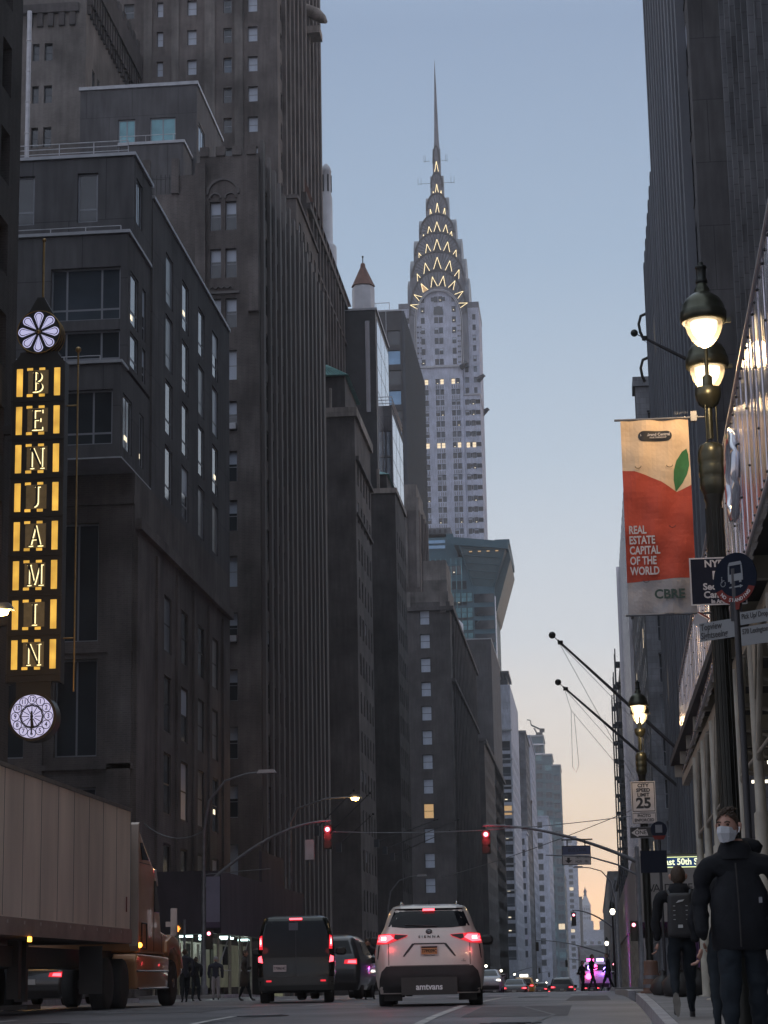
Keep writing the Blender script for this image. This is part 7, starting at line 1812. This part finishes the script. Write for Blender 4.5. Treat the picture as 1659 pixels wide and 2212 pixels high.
hd2 = MB(); hd2.lathe([(.02, -.05), (.10, -.04), (.12, .01), (.09, .05), (.02, .07)], (.06, .12, 1.50), 14, 0, True, squash=.8); hd2.build('hood', M['coat_black'], t)
hand(t, (-.285, -.05, .80), (R(-10), 0, R(-80)), -1, .6, 1.0)
mk = MB(); mk.tube([(.0, -.175, .80), (.0, -.205, 1.1), (-.01, -.19, 1.38)], .005, 5); mk.build('zip', M['trim_black'], t)
mk = MB(); mk.box(-.012, .012, -.004, .004, -.02, .02); mk.build('chest_badge', M['galv'], t, loc=(.15, -.19, 1.12))

# man with the backpack, seen from behind
g2 = gz(24.7) + .15
t, body, hd, J = person('man with a black backpack walking away past the kerb with one foot lifted', (.99, 24.7, g2), 1.70, R(180), .13, .12, 'down', face=False, bulk=1.28, hands=True, sub=2)
hd.location = (.0, -.03, 1.575); hd.scale = (1.08, 1.08, 1.05)
hair_mesh(True, False, .98).build('hair', M['hair'], hd)
cl = MB(); cl.lathe([(.13, -.06), (.12, 0), (.098, .06), (.088, .055)], (0, .01, 1.43), 18, 0, True); cl.build('collar', M['coat_black'], t)
bp = MB(); bm = bmesh.new(); bmesh.ops.create_cube(bm, size=1.0)
for v in bm.verts: v.co = Vector((v.co.x * .31, v.co.y * .16, v.co.z * .50)); v.co.x *= .88 if v.co.z > 0 else 1
bmesh.ops.bevel(bm, geom=bm.edges[:], offset=.06, segments=4, profile=.6, affect='EDGES'); me = bpy.data.meshes.new('backpack'); bm.to_mesh(me); bm.free()
for p in me.polygons: p.use_smooth = True
me.materials.append(mat('backpack_black', (.016, .017, .02), .6, var=.2, vs=9, bump=.3, bs=14)); r = empty('backpack', (.99, 24.52, g2 + 1.13), 'black backpack with small pale tabs worn by the man walking away', 'backpack')
o = bpy.data.objects.new('pack_body', me); col.objects.link(o); o.parent = r
pk = MB(); pk.prism([(-.05, .135), (.03, .155), (.05, .175), (-.02, .165)], -.095, -.085); pk.prism([(-.035, -.14), (.02, -.14), (.018, -.105), (-.033, -.105)], -.095, -.085); pk.build('logo_tab', M['hi_grey'], r)
pk = MB()
for sx in (-.07, .07):
    for z in (.10, .05, 0, -.05): pk.box(sx - .012, sx + .012, -.09, -.084, z, z + .006)
pk.build('strap_tab', M['hi_grey'], r)
pk = MB(); pk.tube([(-.11, -.03, .22), (-.13, .1, .28), (-.14, .2, .22)], .018, 6); pk.tube([(.11, -.03, .22), (.13, .1, .28), (.14, .2, .22)], .018, 6); pk.build('shoulder_strap', me.materials[0], r)
so = MB(); so.prism([(.045 * math.cos(a) * (1.0 if math.sin(a) > 0 else .8), .135 * math.sin(a)) for a in [2 * math.pi * i / 20 for i in range(20)]], -.012, .012, smooth=True)
o = so.build('shoe_sole', M['sole'], t, loc=(.09, .285, .15)); o.rotation_euler = (R(-8), R(4), 0)

person('person in dark coat half hidden behind the masked man', (1.22, 20.6, gz(20.6) + .15), 1.66, R(180), .12, 0, 'down', face=False, hairm=M['hair'], hands=False)
G_ = 'people waiting by the left crossing'
person('person in dark blue coat stepping past the truck bumper', (-13.5, 70.5, gz(70.5)), 1.72, R(200), .12, 0, 'down', coat=mat('navy_coat', (.02, .026, .045), .85, var=.2), hairm=M['hair'], group=G_, hands=False, bulk=1.5)
person('short person in dark hooded coat second from the truck', (-14.9, 80, gz(80)), 1.62, R(160), .05, 0, 'pockets', hairm=M['hair'], group=G_, hands=False, bulk=1.5)
person('person in white knit hat and pale trousers facing away', (-15.2, 86, gz(86)), 1.68, R(185), .0, 0, 'down', coat=mat('blue_jacket', (.028, .03, .05), .85, var=.2), legs=M['pale_trousers'], hat=M['knit_white'], group=G_, hands=False, bulk=1.5)
person('person in long dark coat with fur hood walking toward the van', (-12.3, 75.5, gz(75.5)), 1.74, R(90), .13, 0, 'phone', coat=mat('brown_coat', (.035, .028, .024), .9, var=.3), coat_len=.30, hairm=M['hair'], group=G_, hands=False, bulk=1.5)
person('person in black cap standing between the parked car and the white minivan', (-6.75, 64.5, gz(64.5)), 1.78, R(170), .04, 0, 'down', hat=M['trim_black'], group=G_, hands=False, bulk=1.5)
person('left walker silhouetted before the police lights, leaning forward', (-.12, 104.5, gz(104.5)), 1.78, R(70), .14, 0, 'phone', bulk=1.15, hairm=M['hair'], group='walkers crossing ahead', hands=False)
person('right walker in long coat silhouetted before the police lights', (.62, 104, gz(104)), 1.82, R(-80), .16, 0, 'down', coat_len=.22, hairm=M['hair'], group='walkers crossing ahead', hands=False)
person('smaller walker at the left of the crossing group', (-.62, 109, gz(109)), 1.6, R(60), .08, 0, 'pockets', hairm=M['hair'], group='walkers crossing ahead', hands=False)

# kerbside clutter
t = empty('traffic_barrel', (.98, 38.0, gz(38.0) + .15), 'dull orange banded traffic barrel at the kerb end left of the backpack man', 'traffic barrel')
mb = MB(); mb.lathe([(.32, 0), (.32, .06), (.24, .07), (.24, .3), (.22, .31), (.22, .55), (.2, .56), (.2, .85), (.18, .9), (0, .92)], n=18); mb.build('barrel', mat('barrel_orange', (.12, .06, .04), .7, var=.3, vs=4), t)
mb = MB(); mb.lathe([(.243, .15), (.243, .25)], n=18); mb.lathe([(.223, .4), (.223, .5)], n=18); mb.build('reflective_band', M['galv'], t)
t.scale = (.62, .62, .62)
for i, (x, y, s) in enumerate(((1.30, 34.5, .75), (1.6, 35.2, .8), (1.12, 36.0, .62))):
    mb = MB(); r3 = random.Random(i); n = 14; prof = [(.05, 0), (.28, .02), (.34, .15), (.32, .32), (.2, .46), (.06, .54), (.09, .62), (0, .64)]
    mb.lathe([(a * s, b * s) for a, b in prof], n=n)
    mb.v = [(v[0] * (1 + r3.uniform(-.1, .1)), v[1] * (1 + r3.uniform(-.1, .1)), v[2] * (1 + r3.uniform(-.06, .06))) for v in mb.v]
    tag(mb.build('trash_bag', M['trim_black'], loc=(x, y, gz(y) + .15)), ('knotted black trash bag by the kerb, the middle one', 'largest black trash bag by the kerb, farthest from the road', 'smallest black trash bag, nearest the road barrel')[i], 'trash bag', 'trash bags at the kerb')
tag(sheet('tree_grate', 1.25, 1.75, 17.4, 18.6, .156, M['galv'], kind=None), 'small metal grate set in the pavement behind the masked man', 'grate')

# ------------------------------------------------------------------ haze
HZ = bpy.data.materials.new('haze'); HZ.use_nodes = True
t = HZ.node_tree; t.nodes.clear()
mo = t.nodes.new('ShaderNodeOutputMaterial'); pv = t.nodes.new('ShaderNodeVolumePrincipled')
pv.inputs['Color'].default_value = (.93, .93, .96, 1); pv.inputs['Density'].default_value = 0.00025; pv.inputs['Anisotropy'].default_value = 0.1
t.links.new(pv.outputs[0], mo.inputs['Volume'])
HZ.cycles.homogeneous_volume = True
mb = MB(); mb.box(-1450, 1450, -250, 5350, -22, 335)
tag(mb.build('haze', HZ), kind='stuff')
scene.cycles.volume_bounces = 0
